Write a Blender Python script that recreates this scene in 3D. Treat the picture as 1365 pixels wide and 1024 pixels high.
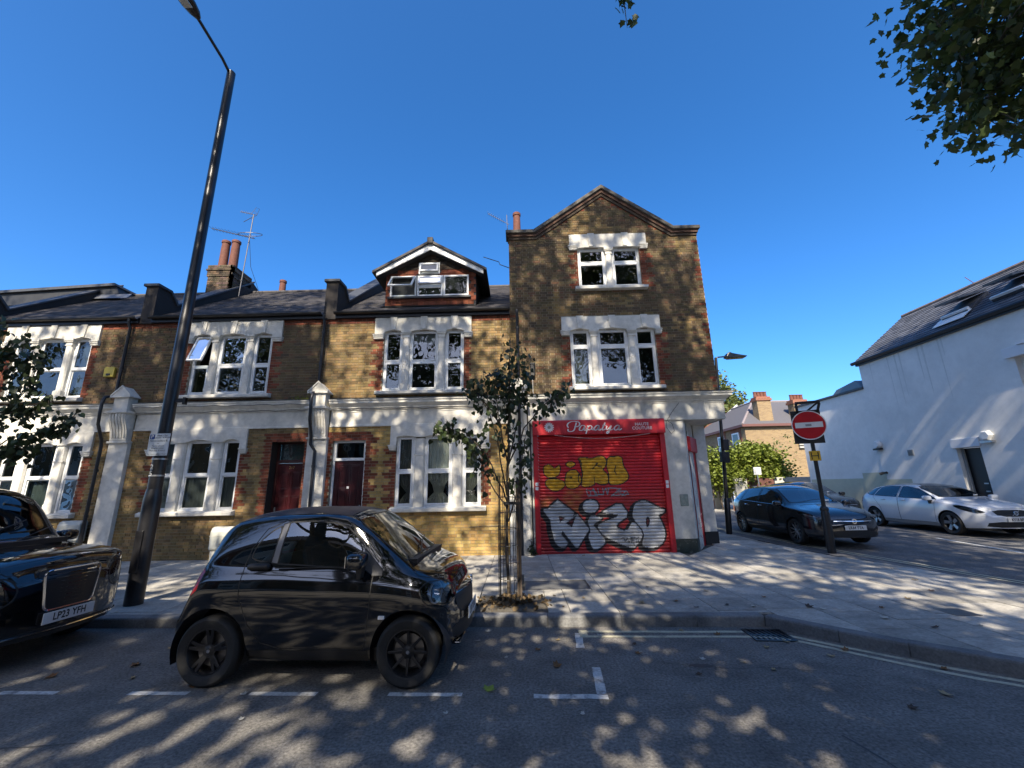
import bpy, bmesh, math, random
import numpy as np
from mathutils import Vector, Matrix, noise as mnoise
random.seed(7); rng = np.random.default_rng(11)
R = math.radians
for o in list(bpy.data.objects): bpy.data.objects.remove(o, do_unlink=True)
SC = bpy.context.scene
COL = SC.collection

# ---------------------------------------------------------------- camera
CAM_H = 1.72
cam_d = bpy.data.cameras.new('camera'); cam = bpy.data.objects.new('camera', cam_d); COL.objects.link(cam)
cam_d.sensor_width = 36.0; cam_d.lens = 550.0 / 1365.0 * 36.0
cam_d.clip_start = 0.05; cam_d.clip_end = 3000
_p, _r, _y = R(13.95), R(-1.08), R(-0.76)
_f = Vector((math.sin(_y)*math.cos(_p), math.cos(_y)*math.cos(_p), math.sin(_p)))
_r0 = Vector((math.cos(_y), -math.sin(_y), 0)); _u0 = _r0.cross(_f)
_ri = _r0*math.cos(_r) + _u0*math.sin(_r); _up = -_r0*math.sin(_r) + _u0*math.cos(_r)
_m = Matrix((( _ri.x, _up.x, -_f.x, 0), (_ri.y, _up.y, -_f.y, 0), (_ri.z, _up.z, -_f.z, CAM_H), (0, 0, 0, 1)))
cam.matrix_world = _m
SC.camera = cam

# ---------------------------------------------------------------- sky, sun, exposure
SUN_EL, SUN_AZ = 40.5, 6.5          # light travels towards +Y, turned 6.5 degrees to +X
W = bpy.data.worlds.new('World'); SC.world = W; W.use_nodes = True
wn = W.node_tree.nodes; wl = W.node_tree.links
bg = wn['Background']; sky = wn.new('ShaderNodeTexSky'); sky.sky_type = 'NISHITA'; sky.sun_disc = False
sky.sun_elevation = R(SUN_EL); sky.sun_rotation = R(180 + SUN_AZ)
sky.altitude = 20; sky.air_density = 0.7; sky.dust_density = 1.5; sky.ozone_density = 5.0
hs = wn.new('ShaderNodeHueSaturation'); hs.inputs['Saturation'].default_value = 1.24
wl.new(sky.outputs[0], hs.inputs['Color']); wl.new(hs.outputs[0], bg.inputs['Color'])
bg.inputs['Strength'].default_value = 0.15
sun_d = bpy.data.lights.new('sun', 'SUN'); sun = bpy.data.objects.new('sun', sun_d); COL.objects.link(sun)
sun_d.energy = 4.8; sun_d.angle = R(0.55); sun_d.color = (1.0, 0.89, 0.72)
LD = Vector((math.sin(R(SUN_AZ))*math.cos(R(SUN_EL)), math.cos(R(SUN_AZ))*math.cos(R(SUN_EL)), -math.sin(R(SUN_EL))))
sun.rotation_euler = LD.to_track_quat('-Z', 'Y').to_euler()
sun.location = (-10, -40, 45)
SC.view_settings.view_transform = 'Standard'; SC.view_settings.look = 'None'
SC.view_settings.exposure = 1.2; SC.view_settings.gamma = 1.0; SC.view_settings.use_curve_mapping = False
SC.cycles.max_bounces = 8; SC.cycles.diffuse_bounces = 3; SC.cycles.glossy_bounces = 4
SC.cycles.transparent_max_bounces = 16; SC.cycles.transmission_bounces = 6
SC.cycles.use_adaptive_sampling = True; SC.cycles.use_denoising = True
SC.cycles.sample_clamp_indirect = 6.0

# ---------------------------------------------------------------- materials
MATS = {}
def pmat(name, col, rough=0.6, metal=0.0, spec=0.5, var=0.0, scale=6.0, bump=0.0, bscale=40.0, col2=None, mixscale=2.0,
         mixlo=0.45, mixhi=0.7, attr=None, objrand=0.0, coat=0.0, islerand=0.0, emit=None, estr=0.0, coords='Object', stretch=None, trans=0.0, var2=0.0, scale2=1.0):
    """one principled material: colour, blotches of a second colour, fine variation and bump, all procedural"""
    if name in MATS: return MATS[name]
    m = bpy.data.materials.new(name); m.use_nodes = True; MATS[name] = m
    nt = m.node_tree; n = nt.nodes; l = nt.links; b = n['Principled BSDF']
    b.inputs['Roughness'].default_value = rough; b.inputs['Metallic'].default_value = metal
    b.inputs['Specular IOR Level'].default_value = spec
    b.inputs['Coat Weight'].default_value = coat; b.inputs['Coat Roughness'].default_value = 0.03
    if emit: b.inputs['Emission Color'].default_value = (*emit, 1); b.inputs['Emission Strength'].default_value = estr
    if attr:
        a = n.new('ShaderNodeAttribute'); a.attribute_name = attr; cur = a.outputs['Color']
    else:
        r = n.new('ShaderNodeRGB'); r.outputs[0].default_value = (*col, 1); cur = r.outputs[0]
    vec = None
    if col2 or var or bump or var2:
        tc = n.new('ShaderNodeTexCoord'); geo = n.new('ShaderNodeNewGeometry')
        vec = geo.outputs['Position'] if coords == 'World' else tc.outputs['Object']
        if stretch:
            mp = n.new('ShaderNodeMapping'); mp.inputs['Scale'].default_value = stretch; l.new(vec, mp.inputs['Vector']); vec = mp.outputs[0]
    def nz(s, d=4.0):
        t = n.new('ShaderNodeTexNoise'); t.inputs['Scale'].default_value = s; t.inputs['Detail'].default_value = d
        t.inputs['Roughness'].default_value = 0.62; l.new(vec, t.inputs['Vector']); return t.outputs['Fac']
    def mix(fac, a, bb, mode='MIX'):
        x = n.new('ShaderNodeMix'); x.data_type = 'RGBA'; x.blend_type = mode
        if isinstance(fac, float): x.inputs[0].default_value = fac
        else: l.new(fac, x.inputs[0])
        for k, v in ((6, a), (7, bb)):
            if isinstance(v, tuple): x.inputs[k].default_value = (*v, 1)
            else: l.new(v, x.inputs[k])
        return x.outputs[2]
    def rng_(src, lo, hi, a=0.0, c=1.0):
        q = n.new('ShaderNodeMapRange'); q.inputs[1].default_value = lo; q.inputs[2].default_value = hi
        q.inputs[3].default_value = a; q.inputs[4].default_value = c; l.new(src, q.inputs[0]); return q.outputs[0]
    if col2: cur = mix(rng_(nz(mixscale), mixlo, mixhi), cur, col2)
    def scaled(src, lo, hi, amt):
        nonlocal cur
        v = rng_(src, lo, hi, 1-amt, 1+amt)
        cb = n.new('ShaderNodeCombineColor')
        for k in range(3): l.new(v, cb.inputs[k])
        cur = mix(1.0, cur, cb.outputs[0], 'MULTIPLY')
    if var: scaled(nz(scale, 6.0), 0.3, 0.7, var)
    if var2: scaled(nz(scale2, 3.0), 0.32, 0.68, var2)
    if objrand:
        oi = n.new('ShaderNodeObjectInfo'); scaled(oi.outputs['Random'], 0, 1, objrand)
    if islerand:
        g2 = n.new('ShaderNodeNewGeometry'); scaled(g2.outputs['Random Per Island'], 0, 1, islerand)
    l.new(cur, b.inputs['Base Color'])
    if bump:
        bn = n.new('ShaderNodeBump'); bn.inputs['Strength'].default_value = bump; bn.inputs['Distance'].default_value = 0.01
        l.new(nz(bscale, 5.0), bn.inputs['Height']); l.new(bn.outputs[0], b.inputs['Normal'])
    if trans:
        tr = n.new('ShaderNodeBsdfTranslucent'); ms = n.new('ShaderNodeMixShader'); ms.inputs[0].default_value = trans
        l.new(cur, tr.inputs['Color']); l.new(b.outputs[0], ms.inputs[1]); l.new(tr.outputs[0], ms.inputs[2])
        l.new(ms.outputs[0], n['Material Output'].inputs['Surface'])
    return m
def glass(name, tint=(0.75, 0.8, 0.8), refl=0.14, wob=0.25, wscale=1.5, rough=0.0):
    if name in MATS: return MATS[name]
    m = bpy.data.materials.new(name); m.use_nodes = True; MATS[name] = m
    nt = m.node_tree; n = nt.nodes; l = nt.links; n.remove(n['Principled BSDF'])
    t = n.new('ShaderNodeBsdfTransparent'); t.inputs[0].default_value = (*tint, 1)
    g = n.new('ShaderNodeBsdfGlossy'); g.inputs['Roughness'].default_value = rough
    fr = n.new('ShaderNodeFresnel'); fr.inputs[0].default_value = 1.5
    ad = n.new('ShaderNodeMath'); ad.operation = 'MULTIPLY_ADD'; ad.inputs[1].default_value = 1.4; ad.inputs[2].default_value = refl - 0.04
    ad.use_clamp = True
    ms = n.new('ShaderNodeMixShader')
    tc = n.new('ShaderNodeTexCoord'); nz = n.new('ShaderNodeTexNoise'); nz.inputs['Scale'].default_value = wscale
    bp = n.new('ShaderNodeBump'); bp.inputs['Strength'].default_value = wob; bp.inputs['Distance'].default_value = 0.02
    l.new(tc.outputs['Object'], nz.inputs['Vector']); l.new(nz.outputs['Fac'], bp.inputs['Height'])
    l.new(bp.outputs[0], g.inputs['Normal'])
    l.new(fr.outputs[0], ad.inputs[0]); l.new(ad.outputs[0], ms.inputs[0]); l.new(t.outputs[0], ms.inputs[1]); l.new(g.outputs[0], ms.inputs[2])
    l.new(ms.outputs[0], n['Material Output'].inputs['Surface'])
    return m

M_STUC = pmat('stucco_white', (.62, .595, .53), .75, var=.12, scale=9, var2=.10, scale2=2.3, bump=.18, bscale=60, col2=(.40, .40, .36), mixscale=1.3, mixlo=.52, mixhi=.85)
M_STUC_D = pmat('stucco_weathered', (.55, .535, .48), .8, var=.12, scale=7, bump=.2, bscale=50, col2=(.26, .27, .25), mixscale=1.8, mixlo=.5, mixhi=.8)
M_UPVC = pmat('window_white_frame', (.74, .75, .74), .35, var=.05, scale=12)
M_BRICK = pmat('brick', (1, 1, 1), .9, attr='Col', var=.18, scale=30, var2=.12, scale2=1.3, bump=.5, bscale=90, spec=.2)
M_MORT = pmat('mortar', (.27, .24, .18), .95, var=.25, scale=11, bump=.4, bscale=70, spec=.1)
M_LEAD = pmat('lead', (.045, .048, .055), .55, var=.3, scale=10, bump=.2)
M_TILE = pmat('roof_tile', (.055, .05, .05), .75, islerand=.35, var=.25, scale=25, bump=.3, col2=(.03, .03, .034), mixscale=5)
M_SLATE = pmat('roof_slate', (.085, .09, .105), .6, islerand=.3, var=.2, scale=20, bump=.2)
M_IRON = pmat('black_paint_iron', (.012, .012, .014), .32, var=.25, scale=30, bump=.08, bscale=90)
M_PIPE = pmat('black_pipe', (.010, .010, .012), .4, var=.2, scale=20)
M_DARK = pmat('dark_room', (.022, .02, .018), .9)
M_GLASS = glass('window_glass', (.62, .68, .68), .085, .5, 1.8)
M_NET = pmat('net_curtain', (.30, .31, .29), .9, var=.15, scale=4)
M_CURT = pmat('cream_curtain', (.72, .69, .60), .9, var=.1, scale=8)
M_MAROON = pmat('maroon_door', (.036, .006, .008), .28, var=.15, scale=14, bump=.05, coat=.3)
M_REDP = pmat('red_paint', (.44, .009, .017), .45, var=.18, scale=8, bump=.06)
M_BRASS = pmat('brass', (.5, .38, .16), .3, metal=1.0)
M_STEEL = pmat('galvanised_steel', (.42, .43, .44), .4, metal=.9, var=.2, scale=20)
M_TERRA = pmat('terracotta', (.12, .042, .026), .8, var=.25, scale=14, bump=.3)
M_AERIAL = pmat('aerial_alloy', (.10, .10, .11), .5, metal=.6)
M_WHITEP = pmat('white_plastic', (.72, .72, .70), .45, var=.06, scale=9)
M_BLACKP = pmat('black_plastic', (.012, .012, .013), .45)
M_BARK = pmat('bark', (.07, .055, .04), .9, var=.35, scale=16, bump=.8, bscale=30)
M_TIMBER = pmat('weathered_timber', (.075, .055, .04), .85, var=.3, scale=12, bump=.5, stretch=(1, 1, .15))

# ---------------------------------------------------------------- mesh helpers
class MB:
    def __init__(s): s.v = []; s.f = []; s.c = []
    def add(s, vs, fs, col=None):
        o = len(s.v); s.v += [tuple(p) for p in vs]; s.f += [tuple(i+o for i in f) for f in fs]
        if col is not None: s.c += [col]*len(vs)
        return s
    def box(s, x0, x1, y0, y1, z0, z1, col=None, back=True):
        vs = [(x0,y0,z0),(x1,y0,z0),(x1,y1,z0),(x0,y1,z0),(x0,y0,z1),(x1,y0,z1),(x1,y1,z1),(x0,y1,z1)]
        fs = [(0,1,5,4),(1,2,6,5),(3,0,4,7),(4,5,6,7),(0,3,2,1)]
        if back: fs.append((2,3,7,6))
        return s.add(vs, fs, col)
    def prism(s, poly, axis, a, b, col=None):
        """poly in the two other axes (in x,y,z order), extruded from a to b along axis"""
        n = len(poly)
        def P(p, t): return (t, p[0], p[1]) if axis == 'x' else (p[0], t, p[1]) if axis == 'y' else (p[0], p[1], t)
        vs = [P(p, a) for p in poly] + [P(p, b) for p in poly]
        fs = [tuple(range(n)), tuple(range(2*n-1, n-1, -1))] + [(i, i+n, (i+1) % n + n, (i+1) % n) for i in range(n)]
        return s.add(vs, fs, col)
    def tube(s, pts, rad, n=8, caps=True, col=None):
        pts = [Vector(p) for p in pts]; rads = rad if isinstance(rad, (list, tuple)) else [rad]*len(pts)
        rings = []; u = None
        for i, p in enumerate(pts):
            d = (pts[min(i+1, len(pts)-1)] - pts[max(i-1, 0)])
            if d.length < 1e-9: d = Vector((0, 0, 1))
            d.normalize()
            if u is None:
                u = d.orthogonal().normalized()
            else:
                u = (u - d*u.dot(d)); u = u.normalized() if u.length > 1e-6 else d.orthogonal().normalized()
            w = d.cross(u)
            rings.append([p + (u*math.cos(k*2*math.pi/n) + w*math.sin(k*2*math.pi/n))*rads[i] for k in range(n)])
        vs = [q for r in rings for q in r]; fs = []
        for i in range(len(pts)-1):
            for k in range(n): fs.append((i*n+k, i*n+(k+1) % n, (i+1)*n+(k+1) % n, (i+1)*n+k))
        if caps: fs.append(tuple(range(n-1, -1, -1))); fs.append(tuple((len(pts)-1)*n+k for k in range(n)))
        return s.add(vs, fs, col)
    def lathe(s, prof, n=24, c=(0,0,0), axis='z', col=None, close=False):
        vs = []; fs = []; m = len(prof)
        for k in range(n):
            a = 2*math.pi*k/n
            for r, h in prof:
                x, y = r*math.cos(a), r*math.sin(a)
                q = (x, y, h) if axis == 'z' else (x, h, y) if axis == 'y' else (h, x, y)
                vs.append((q[0]+c[0], q[1]+c[1], q[2]+c[2]))
        for k in range(n):
            for i in range(m - (0 if close else 1)):
                a, b = k*m+i, k*m+(i+1) % m; c2, d = ((k+1) % n)*m+(i+1) % m, ((k+1) % n)*m+i
                fs.append((a, d, c2, b))
        return s.add(vs, fs, col)
    def rbox(s, x0, x1, y0, y1, z0, z1, r=.01, seg=2, col=None):
        bm = bmesh.new(); bmesh.ops.create_cube(bm, size=1)
        for v in bm.verts:
            v.co = Vector((x0+(v.co.x+.5)*(x1-x0), y0+(v.co.y+.5)*(y1-y0), z0+(v.co.z+.5)*(z1-z0)))
        bmesh.ops.bevel(bm, geom=list(bm.edges), offset=r, segments=seg, affect='EDGES', profile=.5)
        bm.verts.ensure_lookup_table(); bm.verts.index_update()
        s.add([v.co[:] for v in bm.verts], [[v.index for v in f.verts] for f in bm.faces], col); bm.free(); return s
    def xf(s, M):
        s.v = [tuple(M @ Vector(p)) for p in s.v]; return s
    def mesh(s, name, mat=None, smooth=False):
        me = bpy.data.meshes.new(name); me.from_pydata(s.v, [], s.f)
        if s.c:
            a = me.color_attributes.new('Col', 'FLOAT_COLOR', 'POINT')
            a.data.foreach_set('color', np.array([(*c, 1) for c in s.c], dtype=np.float32).ravel())
        if mat: me.materials.append(mat)
        if smooth: me.polygons.foreach_set('use_smooth', [True]*len(me.polygons))
        me.update(); return me
    def fixn(s): return s
def link(name, me, parent=None, loc=None):
    o = bpy.data.objects.new(name, me); COL.objects.link(o)
    if parent is not None: o.parent = parent
    if loc is not None: o.location = loc
    return o
def recalc(me):
    bm = bmesh.new(); bm.from_mesh(me); bmesh.ops.recalc_face_normals(bm, faces=list(bm.faces)); bm.to_mesh(me); bm.free()
def part(name, mb, mat, parent=None, smooth=False, bevel=0.0, loc=None, label=None, stuff=False, auto=None):
    me = mb.mesh(name, mat, smooth) if isinstance(mb, MB) else mb
    if isinstance(mb, MB): recalc(me)
    o = link(name, me, parent, loc)
    if bevel:
        b = o.modifiers.new('Bevel', 'BEVEL'); b.width = bevel; b.segments = 2; b.limit_method = 'ANGLE'; b.angle_limit = R(40)
    if auto: me.set_sharp_from_angle(angle=R(auto)) if smooth else None
    if label: o['label'] = label
    if stuff: o['kind'] = 'stuff'
    return o
def tag(o, label, cat, group=None):
    o['label'] = label; o['category'] = cat
    if group: o['group'] = group
    return o
def thing(name, label, cat, loc=(0,0,0), rz=0.0, group=None):
    o = bpy.data.objects.new(name, None); COL.objects.link(o); o.location = loc; o.rotation_euler = (0, 0, rz)
    o.empty_display_size = .2
    return tag(o, label, cat, group)
def structure(o): o['kind'] = 'structure'; return o
_txt = {}
def text_mb(s, size, M, spacing=1.0, depth=.002, sx=1.0, bold=0.0):
    """block letters lying in local XZ (reading along +X, up +Z, facing -Y), moved by matrix M"""
    key = (s, spacing, bold)
    if key not in _txt:
        cu = bpy.data.curves.new('t', 'FONT'); cu.body = s; cu.size = 1; cu.space_character = spacing; cu.resolution_u = 3; cu.offset = bold
        cu.align_x = 'CENTER'; cu.align_y = 'CENTER'
        ob = bpy.data.objects.new('t', cu); COL.objects.link(ob)
        dg = bpy.context.evaluated_depsgraph_get(); me = bpy.data.meshes.new_from_object(ob.evaluated_get(dg))
        _txt[key] = ([v.co[:] for v in me.vertices], [tuple(p.vertices) for p in me.polygons])
        bpy.data.objects.remove(ob, do_unlink=True); bpy.data.curves.remove(cu); bpy.data.meshes.remove(me)
    vs, fs = _txt[key]; mb = MB()
    mb.add([tuple(M @ Vector((x*size*sx, -depth, y*size))) for x, y, z in vs], fs)
    return mb
def T(x, y, z): return Matrix.Translation((x, y, z))
def clip_poly(poly, inside, inter):
    out = []
    for i in range(len(poly)):
        a, b = poly[i], poly[(i+1) % len(poly)]
        ia, ib = inside(a), inside(b)
        if ia: out.append(a)
        if ia != ib: out.append(inter(a, b))
    return out
def clip_half(poly, px, py, nx, ny):
    """keep the side where (p - (px,py)) . n >= 0"""
    f = lambda p: (p[0]-px)*nx + (p[1]-py)*ny
    def it(a, b):
        fa, fb = f(a), f(b); t = fa/(fa-fb); return (a[0]+(b[0]-a[0])*t, a[1]+(b[1]-a[1])*t)
    return clip_poly(poly, lambda p: f(p) >= 0, it)
def pin(x, z, poly):
    c = False; j = len(poly)-1
    for i in range(len(poly)):
        xi, zi = poly[i]; xj, zj = poly[j]
        if (zi > z) != (zj > z) and x < (xj-xi)*(z-zi)/(zj-zi)+xi: c = not c
        j = i
    return c
# ================================================================ THE SETTING: ground, roads, pavement
M_ASPH = pmat('asphalt', (.170, .160, .145), .85, var=.55, scale=42, var2=.22, scale2=2.6, bump=1.0, bscale=70, col2=(.13, .123, .113), mixscale=.7, mixlo=.4, mixhi=.75, coords='World', spec=.3)
M_ASPH2 = pmat('asphalt_side', (.13, .127, .124), .88, var=.45, scale=30, var2=.2, scale2=2, bump=.8, bscale=60, col2=(.09, .088, .086), mixscale=.9, coords='World', spec=.3)
M_SLAB = pmat('paving_slab', (.345, .325, .285), .85, objrand=.20, var=.22, scale=28, var2=.18, scale2=3.1, bump=.25, bscale=120, col2=(.245, .232, .205), mixscale=1.7, mixlo=.5, mixhi=.8, coords='World', spec=.25)
M_SLAB_J = pmat('paving_slab_far', (.345, .325, .285), .85, islerand=.20, var=.22, scale=28, var2=.18, scale2=3.1, bump=.25, bscale=120, col2=(.245, .232, .205), mixscale=1.7, mixlo=.5, mixhi=.8, coords='World', spec=.25)
M_BED = pmat('paving_joint', (.06, .058, .05), .95, var=.3, scale=30, coords='World')
M_KERB = pmat('granite_kerb', (.17, .17, .168), .85, objrand=.15, var=.25, scale=45, bump=.4, bscale=160, col2=(.10, .10, .10), mixscale=2.5, coords='World')
M_LINE_W = pmat('road_paint_white', (.50, .50, .48), .8, var=.25, scale=40, col2=(.16, .16, .155), mixscale=9, mixlo=.5, mixhi=.68, coords='World')
M_LINE_Y = pmat('road_paint_yellow', (.45, .42, .30), .8, var=.22, scale=30, col2=(.20, .19, .15), mixscale=7, mixlo=.52, mixhi=.75, coords='World')
M_EARTH = pmat('ground_earth', (.09, .085, .075), .95, var=.2, scale=3, coords='World')

structure(part('ground', MB().add([(-600,-600,-.06),(600,-600,-.06),(600,900,-.06),(-600,900,-.06)], [(0,1,2,3)]), M_EARTH))
KP = [(-45.0, 7.20), (-20.0, 6.42), (-5.9, 5.985), (-0.6, 5.815), (2.97, 5.66), (3.45, 5.10), (3.85, 4.70), (4.45, 4.20), (5.6, 3.35), (7.0, 2.9), (8.6, 2.75)]   # main kerb, road edge
SK = [(8.6, 2.75), (8.15, 4.6), (7.68, 7.0), (7.36, 8.7), (7.02, 10.0), (6.80, 11.0), (6.52, 13.3), (6.25, 16.0), (5.95, 20.0), (5.6, 25.0)]     # side street kerb
def pz(y): return .12 if y < 10.2 else .12 + .08*min(1, (y-10.2)/3.0)
def sz(y): return .085 if y < 8 else .085 + .115*min(1, (y-8)/5.0)
def sheet(name, polys, mat, zf, res=None):
    mb = MB()
    for poly in polys: mb.add([(x, y, zf(x, y)) for x, y in poly], [tuple(range(len(poly)))])
    return part(name, mb, mat)
# main road surface: strips of quads so that the sheet follows the kerb, dished slightly to the gutter
mb = MB(); xs = np.linspace(-45, 30, 60)
def kerb_y(x):
    if x > 8.6: return 2.75
    return float(np.interp(x, [p[0] for p in KP], [p[1] for p in KP]))
for i in range(len(xs)-1):
    a, b = float(xs[i]), float(xs[i+1])
    mb.add([(a,-2.3,0),(b,-2.3,0),(b,kerb_y(b)+.3,0),(a,kerb_y(a)+.3,0)], [(0,1,2,3)])
structure(part('road', mb, M_ASPH))
# side street: rises gently away from the main road
mb = MB(); ys = [2.3, 5, 7, 8, 9, 10, 11, 12, 13, 14, 17, 20, 25, 32, 40]
skx = lambda y: float(np.interp(y, [p[1] for p in SK], [p[0] for p in SK]))
for i in range(len(ys)-1):
    a, b = ys[i], ys[i+1]
    zz = lambda y: .004 if y <= 2.3 else sz(y)
    xr = lambda y: 14.0 if y < 22.5 else 30
    xl = lambda y: skx(y)-.05 if y < 24 else -12
    mb.add([(xl(a), a, zz(a)), (xr(a), a, zz(a)), (xr(b), b, zz(b)), (xl(b), b, zz(b))], [(0,1,2,3)])
structure(part('side_road', mb, M_ASPH2))
structure(part('opposite_pavement', MB().box(-45, 45, -7.5, -2.3, -.04, .12), M_SLAB_J))
# pavement bed
_bed = [(-45, 7.4)] + [(p[0], p[1]+.1) for p in KP[1:5]] + [(p[0]+.05, p[1]+.08) for p in KP[5:10]] + [(8.5, 2.85)] + [(p[0]-.02, p[1]) for p in SK[1:5]] + [(7.0, 10.2), (5.0, 10.9), (-45, 11.2)]
pave = structure(part('pavement', MB().add([(x, y, .098) for x, y in _bed], [tuple(range(len(_bed)))]), M_BED))
mb = MB()
ysb = [10.1, 11, 12, 13.2, 16, 20, 24]
for i in range(len(ysb)-1):
    a, b = ysb[i], ysb[i+1]
    mb.add([(4.0, a, pz(a)-.022), (skx(a)-.02, a, pz(a)-.022), (skx(b)-.02, b, pz(b)-.022), (4.0, b, pz(b)-.022)], [(0,1,2,3)])
part('pavement_bed', mb, M_BED, pave)
# paving slabs
MANHOLE = (0.04, 1.10, 7.17, 7.78); TREEPIT = (-.62, .34, 5.5, 6.85); TREEPIT2 = (-9.5, -8.5, 5.5, 6.95)
slabs = []
def slab_poly(x0, x1, y0, y1):
    g = .005
    poly = [(x0+g, y0+g), (x1-g, y0+g), (x1-g, y1-g), (x0+g, y1-g)]
    cx = (x0+x1)/2
    if cx < 2.97:
        k = (KP[3], KP[4]) if x0 > -.6 else (KP[2], KP[3]) if x0 > -5.9 else (KP[1], KP[2])
        d = Vector((k[1][0]-k[0][0], k[1][1]-k[0][1])).normalized(); nx, ny = -d.y, d.x
        poly = clip_half(poly, k[0][0]+nx*.158, k[0][1]+ny*.158, nx, ny)
    else:
        for j in range(4, 10):
            a, b = KP[j], KP[min(j+1, len(KP)-1)]
            if a == b: continue
            d = Vector((b[0]-a[0], b[1]-a[1])).normalized(); nx, ny = -d.y, d.x
            if a[0]-1.0 < cx < b[0]+1.0 and len(poly) > 2: poly = clip_half(poly, a[0]+nx*.158, a[1]+ny*.158, nx, ny)
    if x1 > 5.2:
        for j in range(len(SK)-1):
            a, b = SK[j], SK[j+1]
            if y1 < a[1]-.8 or y0 > b[1]+.8: continue
            d = Vector((b[0]-a[0], b[1]-a[1])).normalized(); nx, ny = -d.y, d.x
            if len(poly) > 2: poly = clip_half(poly, a[0]+nx*.15, a[1]+ny*.15, nx, ny)
    return poly
def area(p): return abs(sum(p[i][0]*p[(i+1) % len(p)][1]-p[(i+1) % len(p)][0]*p[i][1] for i in range(len(p))))/2
cw = .63; col_i = 0
x = -17.01
while x < 8.4:
    off = [0, .31, .12, .45][col_i % 4] if x > 2.6 else [0, .30][col_i % 2]*.0 + random.choice([0, 0, .08])
    y = (2.6 if x > 2.4 else 5.0) + off - .62
    top = 10.585 if x+cw < 4.3 else 23.0
    while y < top:
        h = random.choice([.62, .62, .62, .75])
        y1 = min(y+h, top)
        todo = [(x, x+cw, y, y1)]
        for (m0, m1, m2, m3) in (MANHOLE, TREEPIT, TREEPIT2):      # the covers and tree pits stay clear
            nxt = []
            for (a0, a1, b0, b1) in todo:
                if a1 <= m0 or a0 >= m1 or b1 <= m2 or b0 >= m3: nxt.append((a0, a1, b0, b1)); continue
                if a0 < m0-.04: nxt.append((a0, m0, b0, b1))
                if a1 > m1+.04: nxt.append((m1, a1, b0, b1))
                c0, c1 = max(a0, m0), min(a1, m1)
                if b0 < m2-.04: nxt.append((c0, c1, b0, m2))
                if b1 > m3+.04: nxt.append((c0, c1, m3, b1))
            todo = nxt
        for (a0, a1, b0, b1) in todo:
            cx, cy = (a0+a1)/2, (b0+b1)/2
            pl = slab_poly(a0, a1, b0, b1)
            if len(pl) > 2 and top > 12:                   # shop corner, side wall
                if cx < 5.3: pl = clip_half(pl, 4.25, 10.6, .75, -.66) if cy < 11.9 else []
            if len(pl) > 2 and area(pl) > .012: slabs.append((pl, random.uniform(-.0018, .0018), cx*cx+cy*cy))
        y = y1
    x += cw; col_i += 1
slabs.sort(key=lambda s: s[2])
def slab_mb(mb, pl, dz):
    n = len(pl); vs = []
    for z in (0, 1):
        for px, py in pl: vs.append((px, py, (pz(py)-.02) if z == 0 else pz(py)+dz))
    mb.add(vs, [tuple(range(n, 2*n))] + [(i, (i+1) % n, (i+1) % n+n, i+n) for i in range(n)])
rest = MB()
vis = [s for s in slabs if abs(s[0][0][0]) < 1.35*s[0][0][1]+1]
hid = [s for s in slabs if not abs(s[0][0][0]) < 1.35*s[0][0][1]+1]
for k, (pl, dz, d) in enumerate(vis):
    if k < 300:
        mb = MB(); slab_mb(mb, pl, dz); part('paving_slab', mb, M_SLAB, pave)
    else: slab_mb(rest, pl, dz)
for pl, dz, d in hid: slab_mb(rest, pl, dz)
part('paving_slabs', rest, M_SLAB_J, pave, stuff=True)
# access cover in the pavement
mb = MB().box(MANHOLE[0]+.02, MANHOLE[1]-.02, MANHOLE[2]+.02, MANHOLE[3]-.02, .09, .118)
cov = part('access_cover', mb, pmat('cover_concrete', (.13, .13, .125), .9, var=.2, scale=20, bump=.4), None)
tag(cov, 'large rectangular utility cover set in the paving right of the sapling', 'utility cover')
fr = MB(); a0, a1, b0, b1 = MANHOLE
for q in ((a0+.005, a1-.005, b0+.005, b0+.02), (a0+.005, a1-.005, b1-.02, b1-.005), (a0+.005, a0+.02, b0+.02, b1-.02), (a1-.02, a1-.005, b0+.02, b1-.02)):
    fr.box(q[0], q[1], q[2], q[3], .09, .121)
part('cover_frame', fr, M_IRON, cov)
sm = part('small_cover', MB().box(5.2, 5.5, 5.55, 5.85, .10, .1235), M_IRON, None); tag(sm, 'small square dark utility cover in the sunlit corner paving', 'utility cover')
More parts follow.
